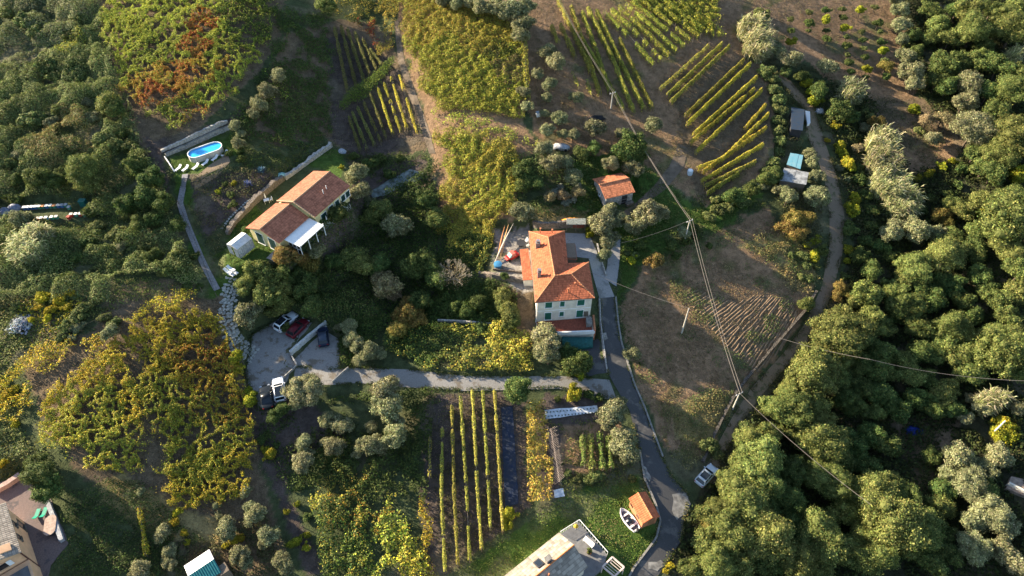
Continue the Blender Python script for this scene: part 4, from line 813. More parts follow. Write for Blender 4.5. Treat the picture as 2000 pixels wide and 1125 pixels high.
# vehicles
def car(label,px0,px1,col,L=4.3,W=1.8,Hh=1.5,roofglass=None,kind='hatch',name='parked_car',cabcol=None):
    "px0 rear, px1 front (pixels on the ground)"
    a=P3(*px0);b=P3(*px1); d=b-a; rz=math.atan2(d.y,d.x); c=(a+b)/2; r=empty(name,c,rz,label,'car','parked cars'); dz=(b.z-a.z)/max(d.length,.1); r.rotation_euler=(0,-math.atan(dz),rz)
    pm=mat('car_paint_%02d%02d%02d'%tuple(int(x*99) for x in col),col,.32,.03,1,spec=.6 if sum(col)>1 else .22); h=L/2
    st_=[(-h,.78,.42,.80),(-h+.12,.92,.28,.95),(-h*.82,.98,.22,1.0),(-h*.45,1.,.2,.99),(0,1.,.2,.97),(h*.42,1.,.2,.94),(h*.78,.95,.24,.82),(h-.12,.84,.3,.70),(h,.66,.4,.58)]
    secs=[]
    for x,wf,z0,z1 in st_:
        w_=W/2*wf; secs.append([(x,-w_*.92,z0),(x,w_*.92,z0),(x,w_,z0+.18),(x,w_*.985,z1-.12),(x,w_*.86,z1),(x,-w_*.86,z1),(x,-w_*.985,z1-.12),(x,-w_,z0+.18)])
    MB().loft(secs).build('body',pm,r,True,.02)
    x0,x1,x2,x3={'hatch':(-h*.93,-h*.72,h*.08,h*.46),'suv':(-h*.95,-h*.82,h*.05,h*.42),'sedan':(-h*.7,-h*.35,h*.08,h*.48)}[kind]; zr=Hh; w0=W*.43; w1=W*.36
    cab=[[(x0,-w0,.9),(x0,w0,.9),(x0+.02,w0,.92),(x0+.02,-w0,.92)],[(x1,-w0,.92),(x1,w0,.92),(x1,w1,zr-.04),(x1,-w1,zr-.04)],[(x2,-w0,.92),(x2,w0,.92),(x2,w1,zr),(x2,-w1,zr)],[(x3,-w0*.96,.88),(x3,w0*.96,.88),(x3,w0*.95,.9),(x3,-w0*.95,.9)]]
    g1=MB().loft(cab).build('windows',M_GLASS,r)
    MB().loft([[(x1-.05,-w1-.02,zr-.09),(x1-.05,w1+.02,zr-.09),(x1-.05,w1*.94,zr),(x1-.05,-w1*.94,zr)],[((x1+x2)/2,-w1-.03,zr-.04),((x1+x2)/2,w1+.03,zr-.04),((x1+x2)/2,w1*.94,zr+.05),((x1+x2)/2,-w1*.94,zr+.05)],[(x2+.06,-w1-.02,zr-.06),(x2+.06,w1+.02,zr-.06),(x2+.06,w1*.94,zr+.02),(x2+.06,-w1*.94,zr+.02)]]).build('roof_panel',mat('roof_'+pm.name,cabcol,.3,.03) if cabcol else pm,r,True)
    for s_ in(-1,1):
        for P_,Q_,r_ in(((x2+.02,s_*(w1+.01),zr-.03),(x3-.03,s_*(w0*.97),.92),.045),((x1,s_*(w1+.01),zr-.05),(x0+.04,s_*w0,.93),.06),(((x1+x2)/2,s_*(w1+.02),zr-.04),((x1+x2)/2+.05,s_*(w0+.01),.93),.04)): MB().tube(P_,Q_,r_,n=5).build('window_pillar',pm,r)
    if roofglass: MB().box(((x1+x2)/2,0,zr+.06),((x2-x1)*roofglass,w1*1.75,.03)).build('sunroof',M_GLASS,r)
    for sx in(-1,1):
        for s_ in(-1,1):
            x=sx*h*.62; wv=MB().tube((x,s_*(W/2-.2),.32),(x,s_*(W/2+.01),.32),.33,n=16).build('wheel',M_RUBBER,r); MB().tube((x,s_*(W/2),.32),(x,s_*(W/2+.02),.32),.2,n=10).build('rim',M_METAL,wv)
    for s_ in(-1,1):
        MB().box((h*.93,s_*W*.33,.66),(.22,.34,.14),s_*-.35).build('headlight',M_CHROM,r); MB().box((-h*.975,s_*W*.36,.8),(.1,.26,.16)).build('tail_light',mat('red_lens',(.35,.01,.01),.3),r)
        MB().box((x3-.25,s_*(W/2+.06),.98),(.14,.2,.12)).build('wing_mirror',pm,r)
    MB().box((h*.985,0,.45),(.06,W*.5,.14)).build('grille',M_DARKM,r)
    return r
car('white estate car with dark panoramic roof parked beside the dark red car',(543,648),(577,617),(.72,.76,.80),4.5,1.85,1.6,.8,'suv')
car('dark red car parked between the white estate car and the white-topped wall',(569,660),(598,630),(.09,.008,.014),4.3,1.8,1.5,None,'hatch')
car('dark blue car parked alone on the lower gravel beside the white-topped wall',(634,679),(631,644),(.012,.02,.045),4.2,1.78,1.48,None,'hatch',cabcol=(.045,.06,.09))
car('white hatchback with black roof glass parked by the big olive tree',(550,785),(544,743),(.8,.8,.82),4.4,1.85,1.5,.95,'suv')
car('nearly black car parked left of the white hatchback, in deep shade',(526,801),(519,758),(.012,.016,.022),4.4,1.8,1.48,None,'sedan')
car('silver-grey car parked at the foot of the dirt track by the road junction',(1362,950),(1394,914),(.42,.48,.55),4.3,1.78,1.5,.7,'hatch')
# red utility vehicle
a=P3(984,512);b=P3(1015,497); d=b-a; rv=empty('utility_vehicle',(a+b)/2,math.atan2(d.y,d.x)+math.pi,'small bright red utility vehicle parked in the gravel yard left of the farmhouse','utility vehicle')
MRED=mat('red_paint',(.36,.025,.02),.4,.08,3)
MB().loft([[(x,-.62*k,z0),(x,.62*k,z0),(x,.62*k,z1),(x,-.62*k,z1)] for x,k,z0,z1 in((-1.3,.95,.35,.85),(-.1,1,.3,.85),(.5,1,.3,.85),(1.1,.9,.35,.78),(1.35,.7,.4,.62))]).build('body',MRED,rv,bevel=.03)
MB().loft([[(-.55,-.58,.85),(-.55,.58,.85),(-.45,.5,1.5),(-.45,-.5,1.5)],[(.35,-.58,.85),(.35,.58,.85),(.2,.5,1.5),(.2,-.5,1.5)]]).build('cab',mat('pale_red_paint',(.50,.15,.11),.4,.08),rv)
MB().add([(.38,-.55,.87),(.75,-.5,.86),(.75,.5,.86),(.38,.55,.87),(.25,.48,1.45),(.25,-.48,1.45)],[(0,1,2,3),(1,5,4,2),(0,5,1),(2,4,3),(0,3,4,5)]).build('windscreen',mat('pale_glass',(.25,.36,.38),.1),rv)
for x in(-.95,.85):
    for s_ in(-1,1): MB().tube((x,s_*.5,.28),(x,s_*.68,.28),.28,n=12).build('wheel',M_RUBBER,rv)
for s_ in(-.5,.5): MB().tube((-1.3,s_,.85),(-.6,s_,1.15),.035).build('cargo_rail',MRED,rv)
# blue covered tub, round table, parasol base things in the yard
q=P3(972.5,522); t=empty('water_tub',q,0,'round blue water tub in the lower left corner of the gravel yard','tub'); MB().lathe((0,0,0),[(.62,-.1),(.7,.5),(.72,.85)],20).build('tub_body',mat('blue_plastic',(.03,.15,.30),.45,.1,3),t); MB().lathe((0,0,0),[(.76,.85),(.74,.93),(.3,1.02),(.01,1.04)],20).build('lid',mat('blue_lid',(.05,.20,.38),.45,.15,3),t)
q=P3(1018,480); t=empty('garden_table',q,0,'dark round garden table in the yard near the farmhouse lean-to','table'); MB().lathe((0,0,0),[(.85,.7),(.85,.76)],20).build('tabletop',M_DARKM,t); MB().tube((0,0,-.1),(0,0,.7),.07).lathe((0,0,0),[(.35,0),(.3,.06)],12).build('pedestal',M_DARKM,t)
def chair(parent_label,loc,rz,m,name='garden_chair',group=None):
    r=empty(name,loc,rz,parent_label,'chair',group); MB().box((0,0,.44),(.46,.46,.05)).build('seat',m,r); MB().box((-.22,0,.72),(.05,.44,.5)).build('backrest',m,r)
    for sx in(-1,1):
        for sy in(-1,1): MB().tube((sx*.2,sy*.2,-.03),(sx*.19,sy*.19,.43),.022,n=5).build('leg',m,r)
    for sy in(-1,1): MB().box((-.02,sy*.23,.64),(.4,.04,.04)).build('armrest',m,r)
    return r
chair('white plastic chair beside the dark round table in the yard',q+Vector((1.0,.9,0)),3.9,M_PLAST); chair('white plastic chair standing alone by the farmhouse lean-to wall',P3(1030,483),2.,M_PLAST)
# white table sets round the villa
SET=[((504,458),'on the lawn by the villa doors',3,0),((533,470),'by the villa garden path',2,0),((641,440),'nearest the white villa canopy',2,1),((660,424),'under the small villa windows',2,1),((674,411),'furthest right behind the villa',2,0),((522,396),'behind the lower villa roof',1,1)]
for (px,py),w_,nch,par in SET:
    q=P3(px,py); t=empty('garden_table',q,.4,'white plastic garden table '+w_,'table'); MB().box((0,0,.72),(.95,.75,.05)).build('tabletop',M_PLAST,t)
    for sx in(-1,1):
        for sy in(-1,1): MB().tube((sx*.4,sy*.3,-.03),(sx*.38,sy*.28,.7),.03,n=5).build('leg',M_PLAST,t)
    for k in range(nch):
        a=.6+k*2.4; chair(('white plastic chair ','second white plastic chair ','third white plastic chair ')[k]+'at the table '+w_,q+Vector((math.cos(a)*.85,math.sin(a)*.85,.0)),a+math.pi,M_PLAST,group='white plastic chairs round the villa')
    if par:
        u=empty('folded_parasol',q+Vector((.0,.0,0)),0,'folded white parasol standing at the table '+w_,'parasol'); MB().tube((0,0,0),(0,0,2.3),.03,n=6).build('pole',M_METAL,u); MB().lathe((0,0,1.2),[(.1,0),(.14,.1),(.08,.6),(.03,1.1)],8).build('canopy',M_PLAST,u)
# loungers
def lounger(px,py,rz,label,m,group):
    r=empty('sun_lounger',P3(px,py),rz,label,'sun lounger',group); MB().box((.3,0,.3),(1.3,.62,.07)).build('seat',m,r)
    MB().add([(-.35,-.31,.27),(-.35,.31,.27),(-.95,.31,.66),(-.95,-.31,.66),(-.33,-.31,.34),(-.33,.31,.34),(-.93,.31,.73),(-.93,-.31,.73)],[(3,2,1,0),(4,5,6,7),(0,1,5,4),(1,2,6,5),(2,3,7,6),(3,0,4,7)]).build('backrest',m,r)
    for x in(-.2,.85):
        for s_ in(-1,1): MB().tube((x,s_*.27,-.05),(x,s_*.27,.28),.03,n=5).build('leg',m,r)
    r.scale=(.85,.85,.9)
wr=['leftmost','second from left','third from left','fourth from left','fifth from left','rightmost']
for i,(x,y) in enumerate(((349,331),(363,331.5),(383,328),(402,320),(420.5,311),(439.5,302))): lounger(x,y,math.radians(-118),'white sun lounger in front of the blue pool, '+wr[i]+' of six',M_PLAST,'sun loungers by the pool')
for i,(x,y) in enumerate(((446,532),(452,527),(451,537),(458,533))): lounger(x,y,math.radians(-30),('upper left','upper right','lower left','lower right')[i]+' white lounger of the four above the flagstone path',M_PLAST,'sun loungers above the flagstone path')
MGL=mat('green_plastic',(.01,.30,.20),.5,.1)
for i,(x,y) in enumerate(((74,1006),(88,1003))): lounger(x,y,math.radians(95),'green sun lounger in the courtyard, the '+('left','right')[i]+' one',MGL,'green loungers in the courtyard')
q=P3(103,1030); t=empty('stone_table',q,1.9,'long oval pinkish stone table in the courtyard beside the block wall','table'); MB().prism([(x*1.,y) for x,y in oval(3.0,1.5)],.68,.8).build('tabletop',mat('pink_stone',(.42,.31,.26),.8,.25,3),t); MB().box((-.8,0,.33),(.4,.8,.74)).build('pedestal',M_STONE,t); MB().box((.8,0,.33),(.4,.8,.74)).build('pedestal',M_STONE,t)
# gazebo
g=float(at(470,490)[2]); A,B,C,D=[bpix(*p,g+2.2) for p in((442.3,476.7),(472,453.3),(491.6,465.5),(462.7,487.9))]; ctr=(A+B+C+D)/4; ga=empty('gazebo',(ctr.x,ctr.y,g),0,'white party gazebo with curtained sides on the villa lawn','gazebo'); lc=[p-Vector((ctr.x,ctr.y,g)) for p in(A,B,C,D)]; mid=lambda a,b:(a+b)/2; up=Vector((0,0,.45))
E1=mid(lc[0],lc[3])+up; E2=mid(lc[1],lc[2])+up; fc=MB(); dn=Vector((0,0,.18))
fc.add([tuple(p) for p in(lc[0],lc[1],lc[2],lc[3],E1,E2)]+[tuple(p-Vector((0,0,.06))) for p in(lc[0],lc[1],lc[2],lc[3],E1,E2)],[(0,4,5,1),(3,2,5,4),(0,3,4),(1,5,2),(7,11,10,6),(10,11,8,9),(10,9,6),(8,11,7),(0,1,7,6),(1,2,8,7),(2,3,9,8),(3,0,6,9)])
fc.build('canopy',mat('white_canvas',(.62,.62,.62),.7,.15,2),ga)
for i in range(4):
    a,b=lc[i],lc[(i+1)%4]; MB().tube((a.x,a.y,-.2),(a.x,a.y,a.z),.04,n=6).build('post',M_METAL,ga); 
    if i in(2,3):
        mb=MB(); n=28
        for s0,s1 in((0.,.42),(.58,1.)) if i==3 else ((0,1.),):
            k0,k1=int(s0*n),int(s1*n); pr=None
            for k in range(k0,k1):
                def pt(k): t=k/n; v=a+(b-a)*t; o_=Vector((-(b-a).y,(b-a).x,0)).normalized()*(.06*math.sin(k*2.1)); return v+o_
                p,q=pt(k),pt(k+1); mb.add([(p.x,p.y,.1),(q.x,q.y,.1),(q.x,q.y,2.15),(p.x,p.y,2.15)],[(0,1,2,3)])
        mb.build('curtain',mat('curtain_cloth',(.5,.5,.52),.8,.3,4),ga)
# tarp, orange tarp, beams behind the farmhouse
def heap(px,py,rx,ry,h,m,name,label,cat,seed=1,n=14,rz=0):
    q=P3(px,py); rg=np.random.default_rng(seed); mb=MB(); prof=[(1,-.15),(.95,.25),(.7,.7),(.35,.95),(.03,1)]; vs=[]
    for r_,z in prof:
        for i in range(n): a=6.2832*i/n; k=1+rg.normal(0,.14); vs.append((r_*rx*k*math.cos(a),r_*ry*k*math.sin(a),z*h*(1+rg.normal(0,.12))))
    m_=len(prof); mb.add(vs,[(k*n+i,k*n+(i+1)%n,(k+1)*n+(i+1)%n,(k+1)*n+i) for k in range(m_-1) for i in range(n)]+[tuple((m_-1)*n+i for i in range(n))]); o=mb.build(name,m,None,True); o.location=q; o.rotation_euler=(0,0,rz); return tag(o,label,cat)
heap(550,343,1.0,.7,.6,mat('aqua_tarp',(.30,.55,.55),.6,.3,4,bump=.1,bsc=4),'tarpaulin','crumpled pale turquoise tarpaulin at the end of the brown stone wall','tarpaulin',3)
heap(1119,434,2.5,.8,.9,M_ORANGE,'tarpaulin','bright orange tarpaulin spread on the bank behind the farmhouse','tarpaulin',5)
heap(1786,842,1.6,1.1,.6,mat('blue_tarp',(.01,.03,.22),.6,.2,4),'tarpaulin','deep blue tarpaulin in the dark clearing of the wood','tarpaulin',7)
heap(668,297,.9,.6,.7,mat('grey_tarp',(.42,.45,.52),.6,.3,4),'tarpaulin','pale grey covered pile at the top right of the villa','covered pile',9)
q=P3(1124,445); sh=empty('woodshed',q,.0,'low grey-topped open shed behind the farmhouse below the orange tarp','shed'); MB().box((0,0,1.6),(3.6,1.5,.12),0,.12).build('roof',mat('weathered_sheet',(.22,.24,.22),.7,.3,3),sh)
for sx in(-1.7,0,1.7):
    for sy in(-.6,.6): MB().box((sx,sy,.7),(.12,.12,1.9)).build('post',M_WOOD,sh)
MB().box((0,.3,.5),(3.2,.6,1.1)).build('firewood_stack',M_TERR,sh)
for i,(p0,p1,c_) in enumerate((((972,506),(986,452),(.42,.18,.07)),((977,508),(993,450),(.50,.30,.13)),((965,518),(1003,447),(.50,.45,.38)))):
    a=P3(*p0);b=P3(*p1); o_=empty('rolled_awning',a,0,('rust-orange','light orange','cream white')[i]+' rolled awning strip leaning across the gravel yard','awning'); b=b-a; n=10; secs=[]
    for k in range(n+1):
        t=k/n; p=b*t+Vector((0,0,.25+1.2*t+.3*math.sin(3.14*t))); r_=.05+.13*math.sin(3.14*min(1,t*1.15))*(1 if i else .8); dr=b.normalized(); s_=Vector((-dr.y,dr.x,0)); secs.append([tuple(p+s_*r_*math.cos(a_)+Vector((0,0,1))*r_*.7*math.sin(a_)) for a_ in(0,1.05,2.1,3.14,4.19,5.24)])
    MB().loft(secs).build('fabric_roll',mat('awning_cloth_%d'%i,c_,.8,.15,4),o_,True); MB().tube((b.x,b.y,-.2),(b.x,b.y,b.z*0+1.6),.05,n=6).build('support_pole',M_WOOD,o_)
# rubbish heaps / brushwood
for nm,px,py,rx,ry,n,cols,lab,cat,h in (('brushwood_heap',42,635,2.6,2.8,700,[(.40,.44,.52),(.25,.28,.34),(.5,.5,.5)],'grey-blue heap of cut brushwood and rubble at the left edge','heap',1.1),):
    rg=np.random.default_rng(3); x=np.clip(rg.normal(0,.38,n),-.65,.65)*rx; y=np.clip(rg.normal(0,.38,n),-.65,.65)*ry; q=P3(px,py); z=h*np.exp(-(x/rx)**2*2-(y/ry)**2*2)*rg.uniform(.5,1,n); Pp=np.c_[x,y,z]
    o=quads(nm,cards(Pp,rg.normal(size=(n,3))+[0,0,.5],rg.uniform(.12,.4,n),rg,.35),jitter(cols,n,rg),FOL); o.location=q; tag(o,lab,cat)
# beehives
def hive(px,py,lid,body,label,n2=1):
    q=P3(px,py); r=empty('beehive',q,rs.uniform(-.15,.15),label,'beehive','beehives in two rows at the left'); MB().box((0,0,.32),(.46,.5,.56)).build('hive_box',body,r); MB().box((0,0,.64),(.54,.58,.09)).build('lid',lid,r); MB().box((0,-.3,.1),(.42,.14,.04)).build('landing_board',M_WOOD,r); MB().box((0,0,-.05),(.5,.5,.2)).build('stand',M_WOOD,r)
BB=mat('blue_hive',(.03,.14,.36),.6,.2,5);BG=mat('green_hive',(.05,.28,.20),.6,.2,5);BO=mat('orange_hive',(.55,.22,.08),.6,.2,5);BR=mat('red_hive',(.38,.05,.03),.6,.2,5);GY=mat('grey_lid',(.38,.40,.44),.6,.2,5)
up=[(50,408.5,'white lid',M_PLAST,BB),(57.2,408,'white lid',M_PLAST,BB),(64.4,407.5,'white lid',M_PLAST,BB),(71.6,407,'white lid',M_PLAST,BB),(78.8,406.5,'white lid',M_PLAST,BG),(86,406,'orange lid',BO,BG),(93.5,405.5,'white lid',M_PLAST,BB),(101,405,'white lid',M_PLAST,BG),(108.5,405,'orange lid',BO,BG),(116,404.5,'grey lid',GY,BB),(123.5,404,'grey lid',GY,BB),(131,403.5,'grey lid',GY,BG),(137,408,'grey lid',GY,BG)]
on=['leftmost','second','third','fourth','fifth','sixth','seventh','eighth','ninth','tenth','eleventh','twelfth','rightmost']
for i,(x,y,l_,lm,bm) in enumerate(up): hive(x,y+1,lm,bm,'beehive with %s, %s from left in the upper row'%(l_,on[i]) if 0<i<12 else 'beehive with %s, %s in the upper row'%(l_,on[i]))
lo=[(67,430.5,'white lid',M_PLAST,BG),(75,430,'cream lid',M_CREAM,BO),(83,429.5,'white lid',M_PLAST,BO),(92.5,428.5,'white lid',M_PLAST,BB),(103.5,427.5,'white lid',M_PLAST,BG),(112.5,426.5,'cream lid',M_CREAM,BG),(136,427,'red lid',BR,BR),(141.5,422,'pale lid',M_CREAM,BR),(150.5,421.5,'white lid',M_PLAST,BG),(159,421,'white lid',M_PLAST,BR),(168,422,'pale green lid',M_PLAST,BG)]
for i,(x,y,l_,lm,bm) in enumerate(lo): hive(x,y+1,lm,bm,'beehive with %s, %s in the lower broken row'%(l_,on[i] if i else 'leftmost') if i<10 else 'beehive with pale green lid, rightmost in the lower row')
heap(11,417,1.2,1.2,1.1,mat('grey_cover',(.22,.24,.32),.7,.25,3),'covered_pile','grey-blue covered pile left of the beehives','covered pile',11); heap(29,408,1.2,.9,1.,MATS['grey_cover'],'covered_pile','purple-grey covered pile right behind the first covered pile','covered pile',12)
q=P3(166,402); t=empty('compost_bin',q,0,'dark teal box bin at the right end of the beehives','bin'); MB().box((0,0,.6),(1.2,.9,1.4),0,0,.9).build('bin_body',mat('teal_plastic',(.01,.12,.11),.6,.2),t); MB().box((0,0,1.33),(1.2,.95,.07)).build('lid',MATS['teal_plastic'],t)
# blue roofed sheds beside the track
g=7.2
def shedbox(name,label,cor,z,roofm,wallm,cat='shed',thick=.1,slabs=1):
    P=[bpix(*p,z_) for p,z_ in zip(cor,z)]; c=sum(P,Vector())/len(P); r=empty(name,(c.x,c.y,g),0,label,cat); L_=[p-Vector((c.x,c.y,g)) for p in P]
    def edge(k,t,s): a=L_[k]; b=L_[(k+1)%4]; return a+(b-a)*t
    for k in range(slabs):
        t0,t1=k/slabs,(k+1)/slabs-.006; lo_=[L_[0].lerp(L_[1],t0),L_[0].lerp(L_[1],t1),L_[3].lerp(L_[2],t1),L_[3].lerp(L_[2],t0)]; dz=Vector((0,0,.03*(k%2))); v=[tuple(p+dz) for p in lo_]+[tuple(p+dz-Vector((0,0,thick))) for p in lo_]
        MB().add(v,[(0,1,2,3),(7,6,5,4),(0,4,5,1),(1,5,6,2),(2,6,7,3),(3,7,4,0)]).build('roof_sheet',roofm,r)
    ins=[p*.93 for p in L_]; v=[(p.x,p.y,-1.) for p in ins]+[(p.x,p.y,L_[i].z-thick-.02) for i,p in enumerate(ins)]
    MB().add(v,[(3,2,1,0),(4,5,6,7),(0,1,5,4),(1,2,6,5),(2,3,7,6),(3,0,4,7)]).build('wall',wallm,r); return r
shedbox('blue_roofed_shed','shed with sky-blue sheet roof beside the dirt track',[(1543.9,298.5),(1569,303),(1563.5,330),(1536.4,321)],[g+2.4]*2+[g+2.1]*2,mat('sky_blue_sheet',(.09,.24,.31),.4,.35,1.5,dirt=(.17,.30,.35)),M_WOOD,slabs=3)
shedbox('grey_roofed_shed','wide shed with patched grey sheet roof just below the sky-blue shed',[(1531.7,327.5),(1580,337),(1574.7,361),(1522,352)],[g+2.2]*2+[g+1.9]*2,mat('grey_sheet',(.30,.31,.32),.6,.4,1.2),M_WOOD,slabs=4)
g=9.6; shedbox('dark_tent','dark blue-black covered shelter by the bend of the dirt track',[(1546,209),(1572,214),(1568,255),(1545,252)],[g+2.]*4,mat('dark_blue_sheet',(.012,.026,.05),.45,.6,2,dirt=(.035,.04,.05)),M_DARKM,'shelter')
g=9.; shedbox('white_trailer','narrow white box trailer against the dark shelter by the track',[(1573,216),(1582,217.5),(1583,240),(1577,243)],[g+1.3]*4,M_PLAST,M_PLAST,'trailer')
heap(1600,218,1.1,.8,.7,mat('white_rubble',(.3,.32,.36),.8,.4,4),'rubble_pile','white and blue rubble pile right of the dirt track bend','pile',15)
# small items in the olive grove
a=P3(1080,288);b=P3(1112,293); d=b-a; t=empty('covered_trailer',(a+b)/2,math.atan2(d.y,d.x),'long object under a silvery cover among the upper olive trees','trailer'); MB().loft([[(x,-w_,.1),(x,w_,.1),(x,w_*.9,h_),(x,0,h_+.12),(x,-w_*.9,h_)] for x,w_,h_ in((-1.7,.4,.5),(-1.2,.75,.8),(.3,.8,.9),(1.3,.7,.7),(1.7,.3,.5))]).build('cover',mat('silver_cover',(.42,.43,.46),.45,.4,4,bump=.05,bsc=6),t,True)
for sx in(-.8,.9):
    for s_ in (-1,1): MB().tube((sx,s_*.6,.2),(sx,s_*.78,.2),.3,n=12).build('wheel',M_RUBBER,t)
q=P3(1347,340); t=empty('water_barrel',q,0,'round white water barrel beside the right hand vine rows','barrel'); MB().lathe((0,0,0),[(.5,-.1),(.56,.3),(.56,.9),(.5,1.)],16).build('barrel_body',mat('blue_white_plastic',(.5,.58,.66),.5,.1),t); MB().lathe((0,0,1.),[(.42,0),(.4,.06)],16).build('lid',M_PLAST,t)
q=P3(1051,226); t=empty('white_crate',q,.3,'small white crate at the left edge of the olive grove','crate'); MB().box((0,0,.35),(.8,.7,.9)).build('crate_box',M_PLAST,t); MB().box((0,0,.83),(.86,.76,.06)).build('lid',GY,t)
heap(1165,232,1.9,1.1,.5,mat('black_charcoal',(.02,.02,.022),.9,.4,4),'burnt_heap','black burnt heap on the bare slope below the central vine rows','heap',17)
# boat on the grass
a=P3(1242,1041);b=P3(1211,997); d=b-a; L=d.length; bo=empty('rowing_boat',(a+b)/2+Vector((0,0,.25)),math.atan2(d.y,d.x),'white open motor boat resting on the lawn beside the orange-roofed shed','boat'); bm=mat('boat_hull',(.74,.70,.68),.4,.08,2); bi=mat('boat_inside',(.13,.12,.14),.7,.3,3)
so_,si=[],[]
for x,w_,kz,tz in((-L/2,.62,.12,.62),(-L*.3,.80,.0,.66),(0,.86,.0,.70),(L*.25,.70,.02,.76),(L*.4,.42,.12,.84),(L*.49,.08,.35,.92)):
    so_.append([(x,-w_*.45,kz),(x,w_*.45,kz),(x,w_*.9,kz+.22),(x,w_,tz),(x,w_-.13 if w_>.2 else w_*.3,tz+.02),(x,max(w_-.2,.01),.36+kz),(x,-max(w_-.2,.01),.36+kz),(x,-w_+.13 if w_>.2 else -w_*.3,tz+.02),(x,-w_,tz),(x,-w_*.9,kz+.22)])
MB().loft(so_).build('hull',bm,bo)
MB().add([(-L*.44,-.46,.46),(-L*.44,.46,.46),(0,.62,.44),(L*.24,.46,.46),(L*.36,.2,.56),(L*.36,-.2,.56),(L*.24,-.46,.46),(0,-.62,.44)],[(7,6,5,4,3,2,1,0)][::-1]).build('floor',bi,bo)
for x in(-L*.28,-L*.02,L*.2): MB().box((x,0,.62),(.26,1.3 if x<.1 else 1.05,.05)).build('bench',bm,bo)
MB().box((-L*.06,.0,.8),(.7,.45,.4)).build('console',M_GLASS,bo); MB().box((-L/2-.1,0,.8),(.3,.3,.7)).build('outboard_motor',M_DARKM,bo)
for x in(-L*.25,L*.18): MB().box((x,0,-.12),(.2,1.1,.35)).build('cradle_block',M_WOOD,bo)
# bits on the grey terrace and the lawn
g=-1.4
q=bpix(1124,1033,g+.0); t=empty('yellow_parasol',q,0,'small yellow-topped pole ornament on the grey terrace','ornament'); MB().tube((0,0,-.6),(0,0,1.),.05).build('pole',M_PLAST,t); MB().lathe((0,0,.8),[(.3,0),(.36,.12),(.2,.4),(.02,.5)],10).build('top',mat('yellow_cloth',(.5,.33,.03),.7),t)
q=bpix(1149,1062,g); t=empty('garden_bench',q,-.75,'long white bench along the terrace railing','bench'); MB().box((0,0,.45),(1.7,.5,.08)).build('seat',M_PLAST,t); MB().box((0,.25,.75),(1.7,.06,.5)).build('backrest',M_PLAST,t); [MB().box((s_*.75,0,.1),(.08,.45,.65)).build('leg',M_PLAST,t) for s_ in(-1,1)]
t=empty('potted_shrub',bpix(1151,1080,g),0,'dark green potted shrub on the grey terrace','potted plant'); MB().lathe((0,0,-.1),[(.25,0),(.35,.5)],12).build('pot',M_PINKB,t)
V,C=crown_arrays(5,'dark',8,900,.13,.9); V=V*.6+[0,0,.8]; quads('foliage',V,C,FOL,t)
t=empty('potted_flowers',P3(576,481),0,'red flowers in a pot beside the white canopy of the villa','potted plant'); MB().lathe((0,0,-.1),[(.3,0),(.4,.45)],12).build('pot',M_PINKB,t); PAL['redf']=[(.45,.02,.03),(.3,.02,.02),(.06,.1,.03)]; V,C=crown_arrays(6,'redf',7,500,.13,.7); quads('flowers',V*.65+[0,0,.6],C,FOL,t)
# mulch beds, nets and the bean-pole frame
M_NET=mat('navy_ground_net',(.012,.022,.05),.8,.35,1.2,dirt=(.03,.035,.045)); M_FLE=mat('white_fleece',(.60,.63,.68),.8,.25,2,bump=.1,bsc=2)
def sheet(name,label,cat,poly,m,off=.12,kind=None):
    o=area(name,poly,m,off,.5,kind,.06); return tag(o,label,cat)
sheet('ground_net','dark navy ground net strip right of the last vine row','ground net',[(979,796),(1001,794),(1006,870),(1013,984),(987,992),(982,900)],M_NET)
fl=sheet('mulch_fleece','white speckled planting sheet across the top of the vegetable garden','planting sheet',[(1063,802),(1100,798),(1166,793),(1168,806),(1120,812),(1066,820)],M_FLE,.14)
sheet('mulch_fleece','small white planting sheet at the foot of the bean-pole frame','planting sheet',[(1081,958),(1100,954),(1103,970),(1083,973)],M_FLE,.14)
sheet('garden_net','torn white net spread on the dark slope right of the villa','garden net',[(722,376),(760,352),(800,332),(828,338),(826,350),(790,362),(750,384),(728,388)],mat('dirty_net',(.16,.19,.19),.8,.6,1.2,dirt=(.05,.06,.045)),.2)
rgk=random.Random(8)
PAL['seed']=[(.05,.10,.03),(.03,.07,.03)]
V,C=crown_arrays(7,'seed',4,120,.22,.7); sm=quads('seedling',V*.17+[0,0,.14],C,FOL); first=True
for i in range(15):
    for j in range(2):
        o=sm if first else sm.copy(); 
        if not first: COL.objects.link(o)
        first=False; o.location=P3(1069+i*6.5+(j*3),806+j*8-i*.55); tag(o,'seedling in the '+('upper','lower')[j]+' row of the white planting sheet','seedling','seedlings in the white planting sheet')
fr=empty('bean_pole_frame',P3(1078,850),0,'long frame of crossed bean poles along the left of the vegetable garden','frame'); O=fr.location; k=0
c0=wline([(1066,846),(1075,900),(1083,950)],34); c1=wline([(1082,846),(1092,900),(1098,950)],34)
for i in range(33):
    a=Vector((*c0[i],float(hgt(*c0[i]))))-O; b=Vector((*c1[min(i+1,33)],float(hgt(*c1[min(i+1,33)]))))-O; j=rgk.uniform(-.2,.2); MB().tube(a,b+Vector((.15+j,.5+j,1.9)),.03,.02,5).build('pole',mat('pale_pole',(.40,.32,.27),.9,.3,6),fr); 
    if i%2: MB().tube(b,a+Vector((j,.3,1.9)),.03,.02,5).build('pole',MATS['pale_pole'],fr)
MB().tube(Vector((*c0[0],float(hgt(*c0[0]))+1.5))-O+Vector((.7,0,0)),Vector((*c0[33],float(hgt(*c0[33]))+1.5))-O+Vector((.7,0,0)),.03).build('ridge_pole',MATS['pale_pole'],fr)
